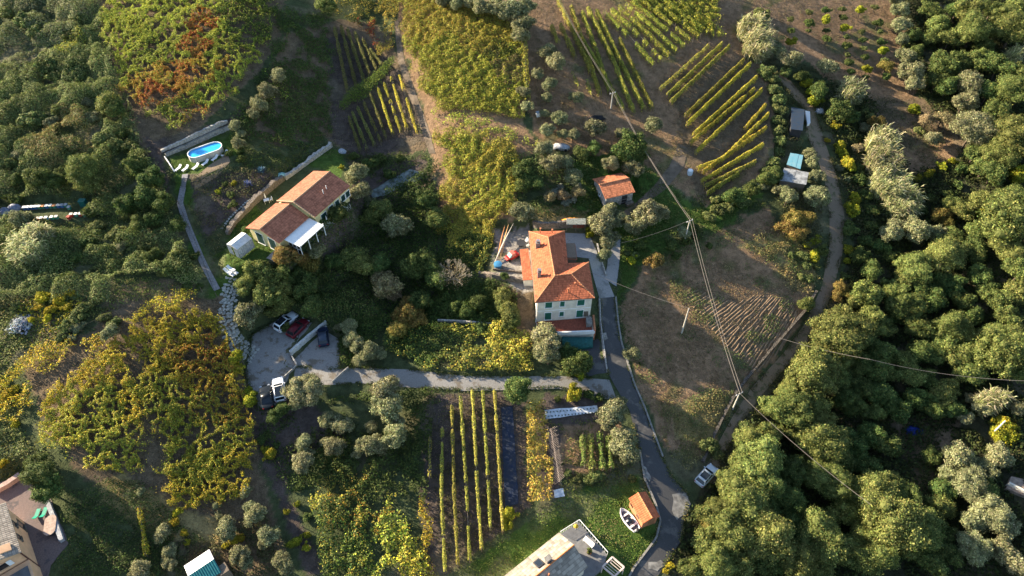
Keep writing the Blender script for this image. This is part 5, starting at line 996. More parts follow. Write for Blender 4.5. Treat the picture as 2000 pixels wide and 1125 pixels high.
# utility poles and cables
def pole(px,py,tx,ty,label,cross=True,m=M_CONCR,tpx=None):
    b=P3(px,py); h=8.
    for _ in range(30): # height whose top appears at ty
        X,Y=proj(b.x,b.y,b.z+h); h+=(Y-ty)*.08
    r=empty('utility_pole',b,0,label,'utility pole'); MB().tube((0,0,-.5),(0,0,h),.15,.09,10).build('shaft',m,r)
    if cross: MB().box((0,0,h-.25),(1.5,.1,.12),.5).build('cross_arm',M_METAL,r); [MB().tube((s_*.6*math.cos(.5),s_*.6*math.sin(.5),h-.2),(s_*.6*math.cos(.5),s_*.6*math.sin(.5),h),.05,n=6).build('insulator',M_PLAST,r) for s_ in(-1,1)]
    return b+Vector((0,0,h))
M_POLE=mat('pale_concrete_pole',(.45,.42,.37),.9,.15,3)
T1=pole(1193,212,1195,180,'concrete utility pole at the foot of the central vine rows',m=M_POLE); T2=pole(1336,475,1345,430,'tall utility pole above the dirt field where the cables meet',m=M_POLE); T3=pole(1431,799,1445,768,'utility pole by the dirt track at the lower corner of the field',m=M_POLE)
T5=pole(1331,652,1344,602,'thin pale pole standing in the shaded part of the dirt field',False,M_POLE)
T6=pole(1935,850,1955,822,'white leaning pole in the wood at the right',False,M_PLAST)
def cable(a,b,sag,r,label,seg=14,n=5,m=None):
    mb=MB(); pr=a
    for k in range(1,seg+1):
        t=k/seg; p=a.lerp(b,t)-Vector((0,0,sag*4*t*(1-t))); mb.tube(pr-a,p-a,r,n=n); pr=p
    o=mb.build('power_cable',m or mat('cable_sheath',(.22,.19,.17),.5,.1),None); o.location=a; return tag(o,label,'cable')
s2=Vector((.32,.1,0))
up0=Vector(pl(1085,-12,float(at(1085,30)[2])+7)); w1=Vector(pl(1700,985,3.))
cable(up0,T1,.6,.028,'upper power cable from the top edge to the pole by the central vine rows'); cable(up0+s2,T1+s2,.8,.022,'thinner upper cable close beside the main one at the top edge')
cable(T1,T2,1.,.03,'long power cable from the vine row pole down to the tall pole'); cable(T1+s2,T2+s2,1.3,.022,'thinner cable hanging beside the long cable above the terracotta hut')
cable(T2,T3,1.,.03,'long power cable across the dirt field from the tall pole to the track pole'); cable(T2+s2*1.4,T3+s2*1.4,1.,.027,'second long cable across the dirt field, to the right of the first')
cable(T3,w1,.8,.027,'power cable from the track pole into the wood at lower right')
cable(T2,Vector((*at(1208,505)[:2],float(at(1208,505)[2])+4)),.5,.022,'thin side cable from the tall pole towards the farmhouse drive'); cable(T5,Vector((13.3,82,9.2)),.5,.025,'thin cable from the pale field pole to the farmhouse roof')
cable(Vector(pl(1522,660,3.)),Vector(pl(1700,702,6.)),.4,.025,'thin pale cable over the dirt track into the wood'); cable(Vector(pl(1700,702,6.)),Vector(pl(2030,745,8.)),1.2,.025,'thin pale cable hanging over the wood at the right edge')
# corner of a neighbour's terrace at the right edge
t=empty('terraced_building',P3(1990,950),0,'pinkish tiled terrace with a pale wall at the right edge of the photo','building'); O=t.location; zc=float(O.z)+.5
q4=[bpix(*p_,zc) for p_ in((1966,952),(1975,930),(2040,945),(2040,985),(1985,962))]; MB().prism([(v.x-O.x,v.y-O.y) for v in q4],-2.5,.5).build('terrace',mat('pink_paving',(.36,.27,.21),.9,.3,2),t)
a=bpix(1968,944,zc)-O; b=bpix(2040,982,zc)-O; dn=Vector(((b-a).y,-(b-a).x,0)).normalized()*-.3
MB().add([(a.x,a.y,-1),(b.x,b.y,-1),(b.x-dn.x,b.y-dn.y,-1),(a.x-dn.x,a.y-dn.y,-1),(a.x,a.y,1.1),(b.x,b.y,1.1),(b.x-dn.x,b.y-dn.y,1.1),(a.x-dn.x,a.y-dn.y,1.1)],[(3,2,1,0),(4,5,6,7),(0,1,5,4),(1,2,6,5),(2,3,7,6),(3,0,4,7)]).build('parapet',M_CREAM,t)
# ================================================================== VEGETATION
def keepoff(px,py,grow=0):
    m=np.zeros(np.shape(px),bool)
    for p in ROADPOLYS: m|=inpoly(px,py,p)
    return m
def cover(name,label,cat,polys,dens,h0,h1,card,pal,seed,thr=None,lump=3.,kind='stuff',ridged=False,top=True,asp=.6,patches=None,avoid=True):
    "low plants over a region: leaf quads over a lumpy height field standing on the ground"
    rng=np.random.default_rng(seed); Ps=[]
    for poly in (polys if isinstance(polys[0],list) else [polys]):
        wp=[tuple(at(a,b)[:2]) for a,b in poly]; xs=[p[0] for p in wp]; ys=[p[1] for p in wp]; A=(max(xs)-min(xs))*(max(ys)-min(ys)); n=int(A*dens)
        x=rng.uniform(min(xs),max(xs),n); y=rng.uniform(min(ys),max(ys),n)
        jm=5.5 if name=='vineyard_canopy' else 2.6; e_=rng.normal(0,.35,n); jx=x+(fbm(x,y,3.,seed)-.5)*jm+e_; jy=y+(fbm(x,y,3.,seed+3)-.5)*jm+e_[::-1]; k=inpoly(jx,jy,wp); x,y=x[k],y[k]; Ps.append(np.c_[x,y])
    P=np.vstack(Ps); x,y=P.T; z=hgt(x,y); px,py=proj(x,y,z+.3)
    k=np.ones(len(x),bool)
    if avoid: k&=~keepoff(px,py)
    if name=='scrub':
        for cp_ in CLEAR: k&=~inpoly(px,py,cp_)
    if ridged:
        f=fbm(x,y,lump,seed+7,3); f2=fbm(x,y,lump*.6,seed+11,2); f3=fbm(x,y,lump*.8,seed+19,2)
        v=np.minimum(np.minimum(np.abs(f-.5),np.abs(f2-.5)),np.abs(f3-.5)); k&=(v<thr*rng.uniform(.4,1.25,len(x)))
    elif thr is not None: f=fbm(x,y,lump,seed+7,3); k&=f>thr+rng.normal(0,.03,len(x))
    x,y,z,px,py=x[k],y[k],z[k],px[k],py[k]; n=len(x)
    b=fbm(x,y,lump,seed+7,3); b=np.clip((b-.3)/.4,0,1); hh=h0+(h1-h0)*b
    zz=z+hh*(rng.uniform(.35,1,n)**.6 if top else rng.uniform(.75,1.1,n))
    e=.4; gx_=(fbm(x+e,y,lump,seed+7,3)-fbm(x-e,y,lump,seed+7,3))/.8*(h1-h0)*2.5; gy_=(fbm(x,y+e,lump,seed+7,3)-fbm(x,y-e,lump,seed+7,3))/.8*(h1-h0)*2.5
    Nr=np.c_[-gx_,-gy_,np.ones(n)]+rng.normal(0,.6,(n,3)); S=card*rng.uniform(.6,1.35,n); V=cards(np.c_[x,y,zz],Nr,S,rng,asp)
    if isinstance(pal,str): pal=PAL[pal]
    C=jitter(pal,n,rng); ton=fbm(x,y,5.,seed+31,2); C*=(.75+.5*ton)[:,None]
    if patches:
        for pc,(cx,cy,r_),pr in patches:
            q=at(cx,cy); d=np.hypot(x-q[0],y-q[1])+(fbm(x,y,2.5,seed+41)-.5)*6; m=(d<r_)&(rng.random(n)<pr); C[m]=jitter(pc,int(m.sum()),rng)
    o=quads(name,V,np.clip(C,.004,.9),FOL); return tag(o,label,cat,None,kind)
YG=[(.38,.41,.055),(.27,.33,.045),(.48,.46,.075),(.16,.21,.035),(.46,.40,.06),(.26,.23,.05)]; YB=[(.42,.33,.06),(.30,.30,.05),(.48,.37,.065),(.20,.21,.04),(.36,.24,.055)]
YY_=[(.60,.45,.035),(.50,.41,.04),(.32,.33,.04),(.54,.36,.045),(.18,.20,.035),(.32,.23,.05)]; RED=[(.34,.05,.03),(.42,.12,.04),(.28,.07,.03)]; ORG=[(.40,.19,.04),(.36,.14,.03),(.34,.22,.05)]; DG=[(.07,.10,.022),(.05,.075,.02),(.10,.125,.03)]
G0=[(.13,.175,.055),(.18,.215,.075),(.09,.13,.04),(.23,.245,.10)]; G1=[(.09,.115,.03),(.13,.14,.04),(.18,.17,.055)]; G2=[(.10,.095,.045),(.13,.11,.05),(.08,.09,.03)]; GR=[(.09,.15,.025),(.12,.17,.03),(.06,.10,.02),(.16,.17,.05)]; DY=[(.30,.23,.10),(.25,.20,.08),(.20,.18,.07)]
POSTM=M_WOOD
# pergola and bush vineyards that read as one leafy mass
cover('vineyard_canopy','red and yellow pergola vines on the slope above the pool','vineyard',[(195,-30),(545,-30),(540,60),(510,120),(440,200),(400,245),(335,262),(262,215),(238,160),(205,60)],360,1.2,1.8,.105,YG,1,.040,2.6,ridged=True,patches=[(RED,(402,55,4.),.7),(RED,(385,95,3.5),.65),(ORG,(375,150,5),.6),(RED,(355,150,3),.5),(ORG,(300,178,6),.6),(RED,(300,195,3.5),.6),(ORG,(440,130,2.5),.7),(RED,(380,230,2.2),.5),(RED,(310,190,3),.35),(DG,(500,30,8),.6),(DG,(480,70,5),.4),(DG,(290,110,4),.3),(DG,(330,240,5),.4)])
cover('vineyard_canopy','dense yellow-green vineyard at the top centre','vineyard',[(778,-30),(955,15),(1018,85),(1026,238),(940,228),(846,212),(812,150),(790,70)],150,.9,1.5,.12,YG,2,.24,1.0,patches=[(YB,(850,30,9),.7),(YB,(960,60,7),.7),(DG,(980,110,3),.6),(DY,(1000,140,4),.6)])
cover('vineyard_canopy','yellow-brown vineyard sloping down behind the farmhouse','vineyard',[(846,255),(940,268),(1015,300),(1030,330),(1005,400),(962,440),(958,535),(885,530),(872,440),(868,340)],150,.9,1.5,.12,YB,3,.26,1.0,patches=[(YG,(890,300,5),.6),(DG,(920,510,6),.8),(YG,(950,380,5),.5),(DG,(1000,330,3),.5)])
cover('vineyard_canopy','reddish yellow vine patch left of the narrow footpath','vineyard',[(660,-30),(765,-30),(772,110),(745,115),(715,70),(680,45),(650,20)],60,.8,1.5,.14,YB,4,.42,1.8,patches=[(RED,(712,68,4),.7),(RED,(725,85,3),.6),(DG,(700,30,5),.5)])
cover('vineyard_canopy','big yellow pergola vineyard, right half, at lower left','vineyard',[(262,640),(300,612),(418,610),(450,680),(480,780),(500,860),(492,950),(440,985),(370,1000),(330,960),(318,880),(285,780),(262,700)],420,1.2,1.8,.105,YY_,5,.052,2.0,ridged=True,patches=[(ORG,(410,725,5),.4),(RED,(425,700,2.5),.2),(ORG,(350,700,3),.25),(YG,(380,860,7),.6),(YG,(300,770,4),.6),(ORG,(440,800,4),.3)])
cover('vineyard_canopy','big yellow pergola vineyard, left half, at lower left','vineyard',[(150,730),(190,690),(250,660),(262,760),(290,850),(300,900),(250,930),(200,905),(150,890),(105,850),(90,800),(120,760)],420,1.2,1.8,.105,YY_,6,.052,2.0,ridged=True,patches=[(YG,(160,850,7),.7),(YG,(230,880,5),.5)])
cover('vineyard_canopy','yellow hedge-like vine band along the top of the left vineyard','vineyard',[(20,720),(80,690),(150,668),(230,645),(235,660),(150,695),(80,725),(40,745),(25,790),(70,770),(80,790),(30,830),(15,790)],60,.8,1.5,.14,YY_,7,.35,1.6)
cover('vineyard_canopy','narrow bright yellow vine strip running uphill left of the fence corner','vineyard',[(250,622),(310,598),(378,570),(388,582),(330,607),(262,636)],80,1.,1.6,.13,YY_,8)
cover('vineyard_canopy','autumn gold vineyard at the bottom centre left','vineyard',[(605,975),(650,970),(720,1000),(775,965),(790,1010),(850,1130),(640,1135),(620,1060)],70,.9,1.7,.15,YB,9,.30,1.4,patches=[(YY_,(790,1090,5),.3),(G1,(690,1060,7),.6),(YG,(740,1050,5),.5),(ORG,(700,990,4),.4),(DG,(640,1080,6),.6)])
cover('vineyard_canopy','gold strip of vines beside the dark vine rows','vineyard',[(820,975),(838,985),(858,1130),(845,1130),(815,1040)],70,.9,1.6,.14,YY_,10)
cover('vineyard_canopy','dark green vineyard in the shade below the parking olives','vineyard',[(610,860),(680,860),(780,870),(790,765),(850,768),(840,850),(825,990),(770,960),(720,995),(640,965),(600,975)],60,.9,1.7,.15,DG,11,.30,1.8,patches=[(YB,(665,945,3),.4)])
cover('vineyard_canopy','leafy golden strip between the navy net and the vegetable garden','vineyard',[(1032,785),(1058,785),(1066,850),(1082,960),(1078,985),(1030,975),(1030,870)],80,.8,1.5,.14,YB,12,.25,1.5)
cover('vineyard_canopy','bushy overgrown vines between the driveway and the farmhouse garden','vineyard',[(750,640),(860,645),(960,640),(1035,650),(1045,700),(1035,730),(900,728),(790,715),(760,690)],60,.8,1.8,.16,YB,13,.28,2.0,patches=[(DG,(790,680,7),.8),(DG,(850,700,4),.6),(G1,(900,690,5),.6)])
cover('vineyard_canopy','yellow-green leafy vineyard at the top edge right of centre','vineyard',[(1215,10),(1225,-25),(1405,-20),(1412,62),(1370,75),(1300,30)],150,.9,1.6,.12,YG,14,.39,1.0,patches=[(DG,(1290,10,8),.4)])
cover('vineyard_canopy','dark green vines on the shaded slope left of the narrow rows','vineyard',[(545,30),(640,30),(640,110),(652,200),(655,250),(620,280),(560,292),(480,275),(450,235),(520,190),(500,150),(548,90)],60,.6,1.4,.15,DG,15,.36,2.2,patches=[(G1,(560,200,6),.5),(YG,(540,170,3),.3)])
cover('vine_hedge','dense green vine band crossing the narrow rows diagonally','vine hedge',[(765,123),(775,133),(740,165),(700,205),(682,225),(664,218),(690,185),(725,155)],110,1.2,1.8,.13,[(.13,.18,.03),(.09,.13,.025),(.19,.22,.04)],16,kind=None)
cover('vine_strip','thin yellow vine strip with shadows below the dense vineyard','vine strip',[(835,222),(1020,262),(1060,282),(1050,292),(930,262),(850,240)],55,.7,1.2,.13,YG,17,.44,1.2,kind=None)
# scrub, grass and undergrowth
cover('scrub','lumpy green scrub covering the upper left slope','scrub',[(-60,-40),(182,-40),(200,60),(235,160),(285,290),(330,400),(370,520),(400,560),(300,580),(200,600),(60,600),(-60,600)],95,.1,2.9,.13,G0,20,.33,3.4,patches=[(PAL['sage'],(60,50,12),.5),(YG,(140,100,3),.5),(DY,(130,280,6),.5),(PAL['dark'],(200,420,14),.5)])
cover('grass','bright grass of the clearings among the left scrub','grass',CLEAR,45,.03,.35,.11,[(.15,.19,.04),(.22,.23,.06),(.10,.14,.03),(.26,.22,.09)],61,None,2.)
cover('grass','low grass and weeds on the lower left slopes','grass',[(-60,580),(100,590),(240,600),(120,660),(20,700),(30,830),(80,900),(120,940),(-60,960)],26,.1,.9,.17,G1,21,None,3.,patches=[(YY_,(110,590,6),.5),(YY_,(15,770,3),.5),(DY,(30,560,5),.5)])
cover('grass','tufty mixed grass in the lower left hollow','grass',[(130,960),(260,940),(330,1000),(400,1060),(520,1000),(560,1130),(130,1130)],60,.1,1.1,.12,G2,22,.34,2.5,patches=[(DG,(170,1050,14),.7)])
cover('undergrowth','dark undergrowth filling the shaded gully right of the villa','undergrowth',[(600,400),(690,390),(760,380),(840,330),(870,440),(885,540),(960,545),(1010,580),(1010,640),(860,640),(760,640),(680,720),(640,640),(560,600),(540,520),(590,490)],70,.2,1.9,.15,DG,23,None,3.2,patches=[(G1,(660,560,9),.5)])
cover('undergrowth','weedy bank under the villa and pool terraces','undergrowth',[(370,350),(480,320),(550,345),(500,390),(440,445),(425,500),(400,480),(380,420)],30,.05,.7,.13,G2,24,.42,2.2)
cover('undergrowth','weeds on the bank behind the villa','undergrowth',[(450,270),(560,295),(640,285),(700,300),(830,300),(860,330),(740,360),(700,330),(640,290),(560,345),(480,330)],30,.1,.9,.14,DG,25,.38,2.4)
cover('grass','short green lawn around the villa and pool','grass',[(418,495),(498,405),(550,470),(520,520),(450,550),(380,470),(345,370),(330,312),(440,262),(455,290),(360,345),(372,400)],40,.02,.12,.09,GR,26,None,2.)
cover('grass','green grass bank below the terracotta hut','grass',[(1130,300),(1240,330),(1340,380),(1440,380),(1500,400),(1400,450),(1290,500),(1240,530),(1215,600),(1250,720),(1235,730),(1200,560),(1190,440),(1140,420)],34,.05,.5,.12,[(.05,.09,.02),(.07,.11,.025),(.12,.13,.04)],27,.34,2.5)
cover('grass','bright green lawn around the boat and the orange-roofed shed','grass',[(870,1135),(930,1090),(1010,1040),(1110,960),(1245,930),(1262,990),(1290,1050),(1225,1130)],42,.02,.14,.09,GR,28,None,2.5,patches=[(DY,(1180,1045,2.5),.5)])
cover('grass','dry straw grass on the lower tip of the dirt field','grass',[(1270,770),(1330,800),(1385,760),(1445,775),(1400,860),(1350,925),(1310,890)],40,.1,.45,.11,DY,29,.35,2.2,patches=[(G1,(1320,870,3),.6)])
cover('grass','green weeds scattered over the dirt field','grass',[(1210,570),(1260,520),(1400,450),(1540,420),(1600,520),(1590,570),(1450,775),(1350,925),(1240,760)],30,.05,.35,.11,[(.07,.11,.03),(.10,.13,.04),(.16,.15,.06)],30,.60,4.)
cover('dry_grass','thin straw and clods over the whole dirt field','grass',[(1215,600),(1310,490),(1500,405),(1590,520),(1580,590),(1440,780),(1350,920),(1250,760)],34,.02,.16,.085,[(.34,.25,.12),(.26,.18,.10),(.17,.15,.07)],62,.44,3.)
cover('grass','low weeds between the seven slender vine rows','grass',[(835,850),(880,770),(978,768),(986,900),(985,1040),(880,1120),(860,1110)],26,.02,.2,.1,G2,63,.50,2.2)
cover('grass','dry weeds and straw along the top of the dirt field','grass',[(1440,470),(1540,440),(1600,510),(1590,590),(1540,560),(1490,500)],34,.1,.6,.12,DY,31,.36,2.,patches=[(G1,(1480,480,3),.5),(G1,(1570,520,3),.5)])
cover('grass','thin dry grass on the olive slope above the farmhouse','grass',[(1030,60),(1080,100),(1160,260),(1270,300),(1340,240),(1350,330),(1260,340),(1170,300),(1060,300),(1030,200)],22,.05,.35,.11,DY,32,.5,2.5,patches=[(DG,(1160,320,6),.6)])
cover('undergrowth','green undergrowth among the olives behind the farmhouse','undergrowth',[(1000,310),(1060,300),(1165,300),(1165,400),(1150,440),(1040,430),(1010,430)],34,.1,1.,.15,[(.07,.10,.025),(.10,.12,.04)],33,.36,2.4)
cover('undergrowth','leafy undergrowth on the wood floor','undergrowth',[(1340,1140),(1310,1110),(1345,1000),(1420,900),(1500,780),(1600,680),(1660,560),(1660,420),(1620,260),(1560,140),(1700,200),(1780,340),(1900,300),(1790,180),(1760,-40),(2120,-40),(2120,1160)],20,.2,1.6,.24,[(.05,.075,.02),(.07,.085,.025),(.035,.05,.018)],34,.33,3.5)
cover('undergrowth','weedy verge between the vine rows and the dirt track','undergrowth',[(1430,30),(1500,120),(1560,200),(1520,300),(1520,380),(1560,470),(1600,520),(1600,400),(1600,330),(1560,270),(1530,180),(1460,60)],36,.3,1.4,.17,G2,35,None,2.5)
cover('undergrowth','dry weeds along the right of the dirt track','undergrowth',[(1410,900),(1460,830),(1510,770),(1570,700),(1640,600),(1670,480),(1650,300),(1680,300),(1700,500),(1640,640),(1500,860),(1420,960)],26,.1,.9,.15,[(.13,.12,.045),(.18,.15,.07),(.08,.09,.03)],36,.36,2.5)
cover('undergrowth','weeds of the vegetable garden and its borders','undergrowth',[(1060,825),(1180,820),(1240,900),(1245,930),(1110,960),(1100,930),(1110,850)],30,.05,.6,.13,[(.12,.14,.035),(.18,.17,.05),(.08,.11,.03)],37,.40,1.6)
cover('undergrowth','dark weeds between the driveway and the lower vineyard','undergrowth',[(500,800),(560,790),(700,770),(860,765),(860,800),(790,770),(690,860),(600,960),(560,960),(520,880)],26,.05,.6,.15,DG,38,.44,2.4)
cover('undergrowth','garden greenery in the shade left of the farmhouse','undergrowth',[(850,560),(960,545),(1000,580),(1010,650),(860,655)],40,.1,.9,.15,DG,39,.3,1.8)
cover('leaf_litter','fallen leaves and weeds on the right hand terraces','weeds',[(1530,110),(1640,160),(1750,200),(1870,210),(1900,300),(1790,400),(1740,380),(1660,260),(1560,200)],22,.05,.5,.13,G2,40,.45,2.4)
cover('dry_tufts','small dry tufts and clods on the bare earth between the plots','weeds',[[(190,-40),(560,-40),(545,90),(330,290),(235,200)],[(1020,-40),(1560,-40),(1510,330),(1380,400),(1170,300),(1030,200)],[(1515,-40),(1760,-40),(1790,190),(1880,300),(1790,390),(1640,160)],[(40,690),(430,570),(520,960),(560,1125),(330,1060),(60,740)],[(1215,600),(1310,490),(1500,405),(1590,520),(1440,780),(1350,920),(1250,760)],[(835,762),(1030,765),(1040,990),(870,1125)],[(560,60),(800,60),(840,300),(560,290)]],20,.0,.16,.08,[(.30,.24,.12),(.20,.15,.09),(.12,.13,.05),(.10,.075,.05)],60,None,3.,avoid=True)
def verge(name,label,lines,w_=.35,dens=60,pal=None,seed=70,h=.25):
    rng=np.random.default_rng(seed); Pp=[]
    for Ln in lines:
        A=wline(Ln,200); d=np.r_[0,np.cumsum(np.hypot(*np.diff(A,axis=0).T))]; n=int(d[-1]*dens); t=rng.uniform(0,d[-1],n); T=np.gradient(A,axis=0); T/=np.linalg.norm(T,axis=1,keepdims=True); x=np.interp(t,d,A[:,0]); y=np.interp(t,d,A[:,1]); nx_=-np.interp(t,d,T[:,1]); ny_=np.interp(t,d,T[:,0]); k=fbm(x,y,1.8,seed,2); o_=rng.normal(0,1,n)*w_*(.3+1.6*(k-.3)); m=k>.42; Pp.append(np.c_[(x+nx_*o_)[m],(y+ny_*o_)[m]])
    P=np.vstack(Pp); n=len(P); z=hgt(P[:,0],P[:,1])+.06+rng.uniform(0,h,n); o=quads(name,cards(np.c_[P,z],rng.normal(0,.6,(n,3))+[0,0,1],.09*rng.uniform(.6,1.4,n),rng),jitter(pal or DG,n,rng),FOL); return tag(o,label,'weeds',None,'stuff')
verge('verge_weeds','ragged weeds along the edges of the dirt track',[TRAC_L,TRAC_R],.5,80,G2+G1,71)
verge('verge_weeds','weeds and moss along the edges of the asphalt road',[ASPH_L,ASPH_R],.3,70,DG+DY,72,.15)
verge('verge_weeds','weeds spilling over the edges of the gravel driveway and parking',[GRAV_L,GRAV_R,[(492,655),(558,616),(610,630)],[(540,795),(505,800),(480,735),(492,655)],[(660,662),(664,722)]],.3,70,DG+G2,73,.2)
# vine rows: each row a thing with posts and leaves
def vine_row(pts,label,pal,group,w=.30,h=1.5,dens=95,gap=.12,posts=True,card=.11,name='vine_row'):
    A=wline(pts,120); d=np.r_[0,np.cumsum(np.hypot(*np.diff(A,axis=0).T))]; L=d[-1]; n=int(L*dens); rng=np.random.default_rng(int(pts[0][0]*31+pts[0][1])); t=rng.uniform(0,L,n)
    k=vn(t,t*0+pts[0][0],1.1,5)>gap*1.6; t=t[k]; n=len(t); x=np.interp(t,d,A[:,0]); y=np.interp(t,d,A[:,1]); z=hgt(x,y)
    dirx=np.gradient(A[:,0]); diry=np.gradient(A[:,1]); a=np.arctan2(np.interp(t,d,diry),np.interp(t,d,dirx)); wv=w*(.55+.9*vn(t,t*0+3,.7,9)); an=rng.uniform(0,math.pi,n)
    off=np.cos(an)*wv; hz=h*.62+np.sin(an)*h*.38*(.7+.6*vn(t,t*0+7,.9,4))-rng.uniform(0,h*.55,n)*(rng.random(n)<.5)
    o_=np.array([x.mean(),y.mean(),float(hgt(x.mean(),y.mean()))]); P=np.c_[x-np.sin(a)*off,y+np.cos(a)*off,z+hz]-o_
    Nr=np.c_[-np.sin(a)*np.cos(an),np.cos(a)*np.cos(an),np.sin(an)+.2]+rng.normal(0,.5,(n,3)); V=cards(P,Nr,card*rng.uniform(.6,1.4,n),rng); C=jitter(pal,n,rng)*(.8+.4*vn(t,t*0,3.,2))[:,None]
    r=empty(name,tuple(o_),0,label,'vine row',group); quads('foliage',V,np.clip(C,.004,.9),FOL,r)
    if posts:
        m=max(2,int(L/5)); tt=np.linspace(0,L,m+1)
        for q in tt: X,Y=np.interp(q,d,A[:,0]),np.interp(q,d,A[:,1]); Z=float(hgt(X,Y)); MB().tube((X-o_[0],Y-o_[1],Z-o_[2]-.3),(X-o_[0],Y-o_[1],Z-o_[2]+h+.25),.05,n=5).build('post',POSTM,r)
    mb=MB(); tt=np.linspace(0,L,10); X=np.interp(tt,d,A[:,0]);Y=np.interp(tt,d,A[:,1]);Z=hgt(X,Y)
    for i in range(9): mb.tube((X[i]-o_[0],Y[i]-o_[1],Z[i]-o_[2]+h*.75),(X[i+1]-o_[0],Y[i+1]-o_[1],Z[i+1]-o_[2]+h*.75),.012,n=3)
    mb.build('wire',M_METAL,r); return r
def nth(i,n,a='leftmost',b='rightmost'):
    w_=['first','second','third','fourth','fifth','sixth','seventh','eighth','ninth','tenth','eleventh','twelfth','thirteenth','fourteenth']
    return a if i==0 else b if i==n-1 else w_[i]
R1=[[(841,863),(840,940)],[(865,845),(863,970),(870,1120)],[(883,800),(888,977),(895,1108)],[(900,783),(912,967),(918,1100)],[(923,770),(933,967),(941,1078)],[(943,772),(952,917),(958,1037)],[(966,770),(975,917),(982,1043)]]
RP=[(.34,.30,.06),(.28,.27,.05),(.40,.32,.07),(.22,.22,.045)]
for i,p in enumerate(R1): vine_row(p,'%s of the seven slender yellow vine rows on dark soil below the driveway'%nth(i,7),RP,'vine rows on dark soil below the driveway',.22,1.5,130 if i else 40,.14)
R2=[[(1077,60),(1090,92)],[(1095,58),(1123,120)],[(1090,8),(1147,130),(1152,150)],[(1115,22),(1150,125),(1171,192)],[(1137,33),(1165,110),(1190,187)],[(1133,78),(1175,150),(1218,222)],[(1148,25),(1195,120),(1237,228)],[(1165,30),(1210,125),(1257,222)],[(1209,85),(1240,150),(1273,220)]]
YR=[(.34,.31,.055),(.25,.25,.045),(.42,.35,.07),(.15,.18,.035)]
for i,p in enumerate(R2): vine_row(p,'%s of the nine vine rows on the top central slope'%nth(i,9),YR,'vine rows on the top central slope',.38,1.6,240,.05)
for i in range(9): vine_row([(1180+14*i,32-5*i),(1232+14*i,84-7*i),(1276+15*i,134-9*i)],'%s of nine broad diagonal vine rows at the top right of centre'%nth(i,9),YG,'broad diagonal vine rows',.5,1.6,190,.16)
for i,p in enumerate([[(1117,150),(1130,175)],[(1145,165),(1155,192)],[(1161,160),(1172,190)]]): vine_row(p,'%s of three short stub vine rows below the central slope'%('left','middle','right')[i],YR,'short stub vine rows',.3,1.4,70,.15)
R3=[[(1382,97),(1287,183)],[(1408,93),(1302,193)],[(1422,98),(1308,207)],[(1450,125),(1337,233)],[(1463,132),(1340,250)],[(1475,158),(1353,270)],[(1470,182),(1345,287)],[(1485,183),(1357,305)],[(1492,213),(1453,258)],[(1498,230),(1410,317),(1360,337)],[(1493,257),(1370,343)],[(1487,290),(1367,362)],[(1473,323),(1373,372)],[(1440,345),(1378,385)]]
BY=[(.44,.38,.05),(.33,.32,.045),(.50,.40,.06)]
for i,p in enumerate(R3): vine_row(p,'%s of the fourteen diagonal vine rows beside the curved hedge'%nth(i,14,'topmost','lowest'),BY if 3<i<12 else YR,'diagonal vine rows beside the curved hedge',.31,1.5,100 if i==0 else 230,.06)
R4=[[(655,62),(680,185)],[(668,60),(697,175)],[(680,65),(712,163)],[(695,72),(724,153)],[(710,85),(737,143)],[(725,105),(747,133)]]
DR=[(.20,.20,.06),(.13,.16,.04),(.27,.23,.07)]
for i,p in enumerate(R4): vine_row(p,'%s of six dim vine rows above the green diagonal band'%nth(i,6),DR,'dim vine rows above the green diagonal band',.3,1.4,170,.1)
R5=[[(683,236),(705,300)],[(690,228),(718,297)],[(700,218),(733,290)],[(712,208),(745,283)],[(725,193),(755,275)],[(740,182),(768,268)],[(752,172),(783,262)],[(765,160),(797,262)],[(777,142),(815,265)]]
for i,p in enumerate(R5): vine_row(p,'%s of nine narrow vine rows below the green diagonal band'%nth(i,9),BY if i>4 else DR,'narrow vine rows below the green diagonal band',.25,1.4,160,.12)
for i,p in enumerate([[(1137,858),(1140,920)],[(1152,855),(1156,925)],[(1170,852),(1176,925)],[(1187,858),(1192,922)]]): vine_row(p,'%s of four bushy bean rows in the vegetable garden'%nth(i,4),[(.14,.18,.035),(.10,.14,.03),(.2,.2,.06)],'bean rows in the vegetable garden',.42,1.6,110,.1,card=.13,name='bean_row')
vine_row([(1030,205),(1025,120),(1022,60)],'leafy green vine edge along the right of the dense vineyard',YG,'vineyard edges',.6,1.6,130,.05,False); vine_row([(278,1000),(284,1040),(292,1090)],'short golden vine row in the lower left hollow',YY_,'vineyard edges',.3,1.4,110,.05)
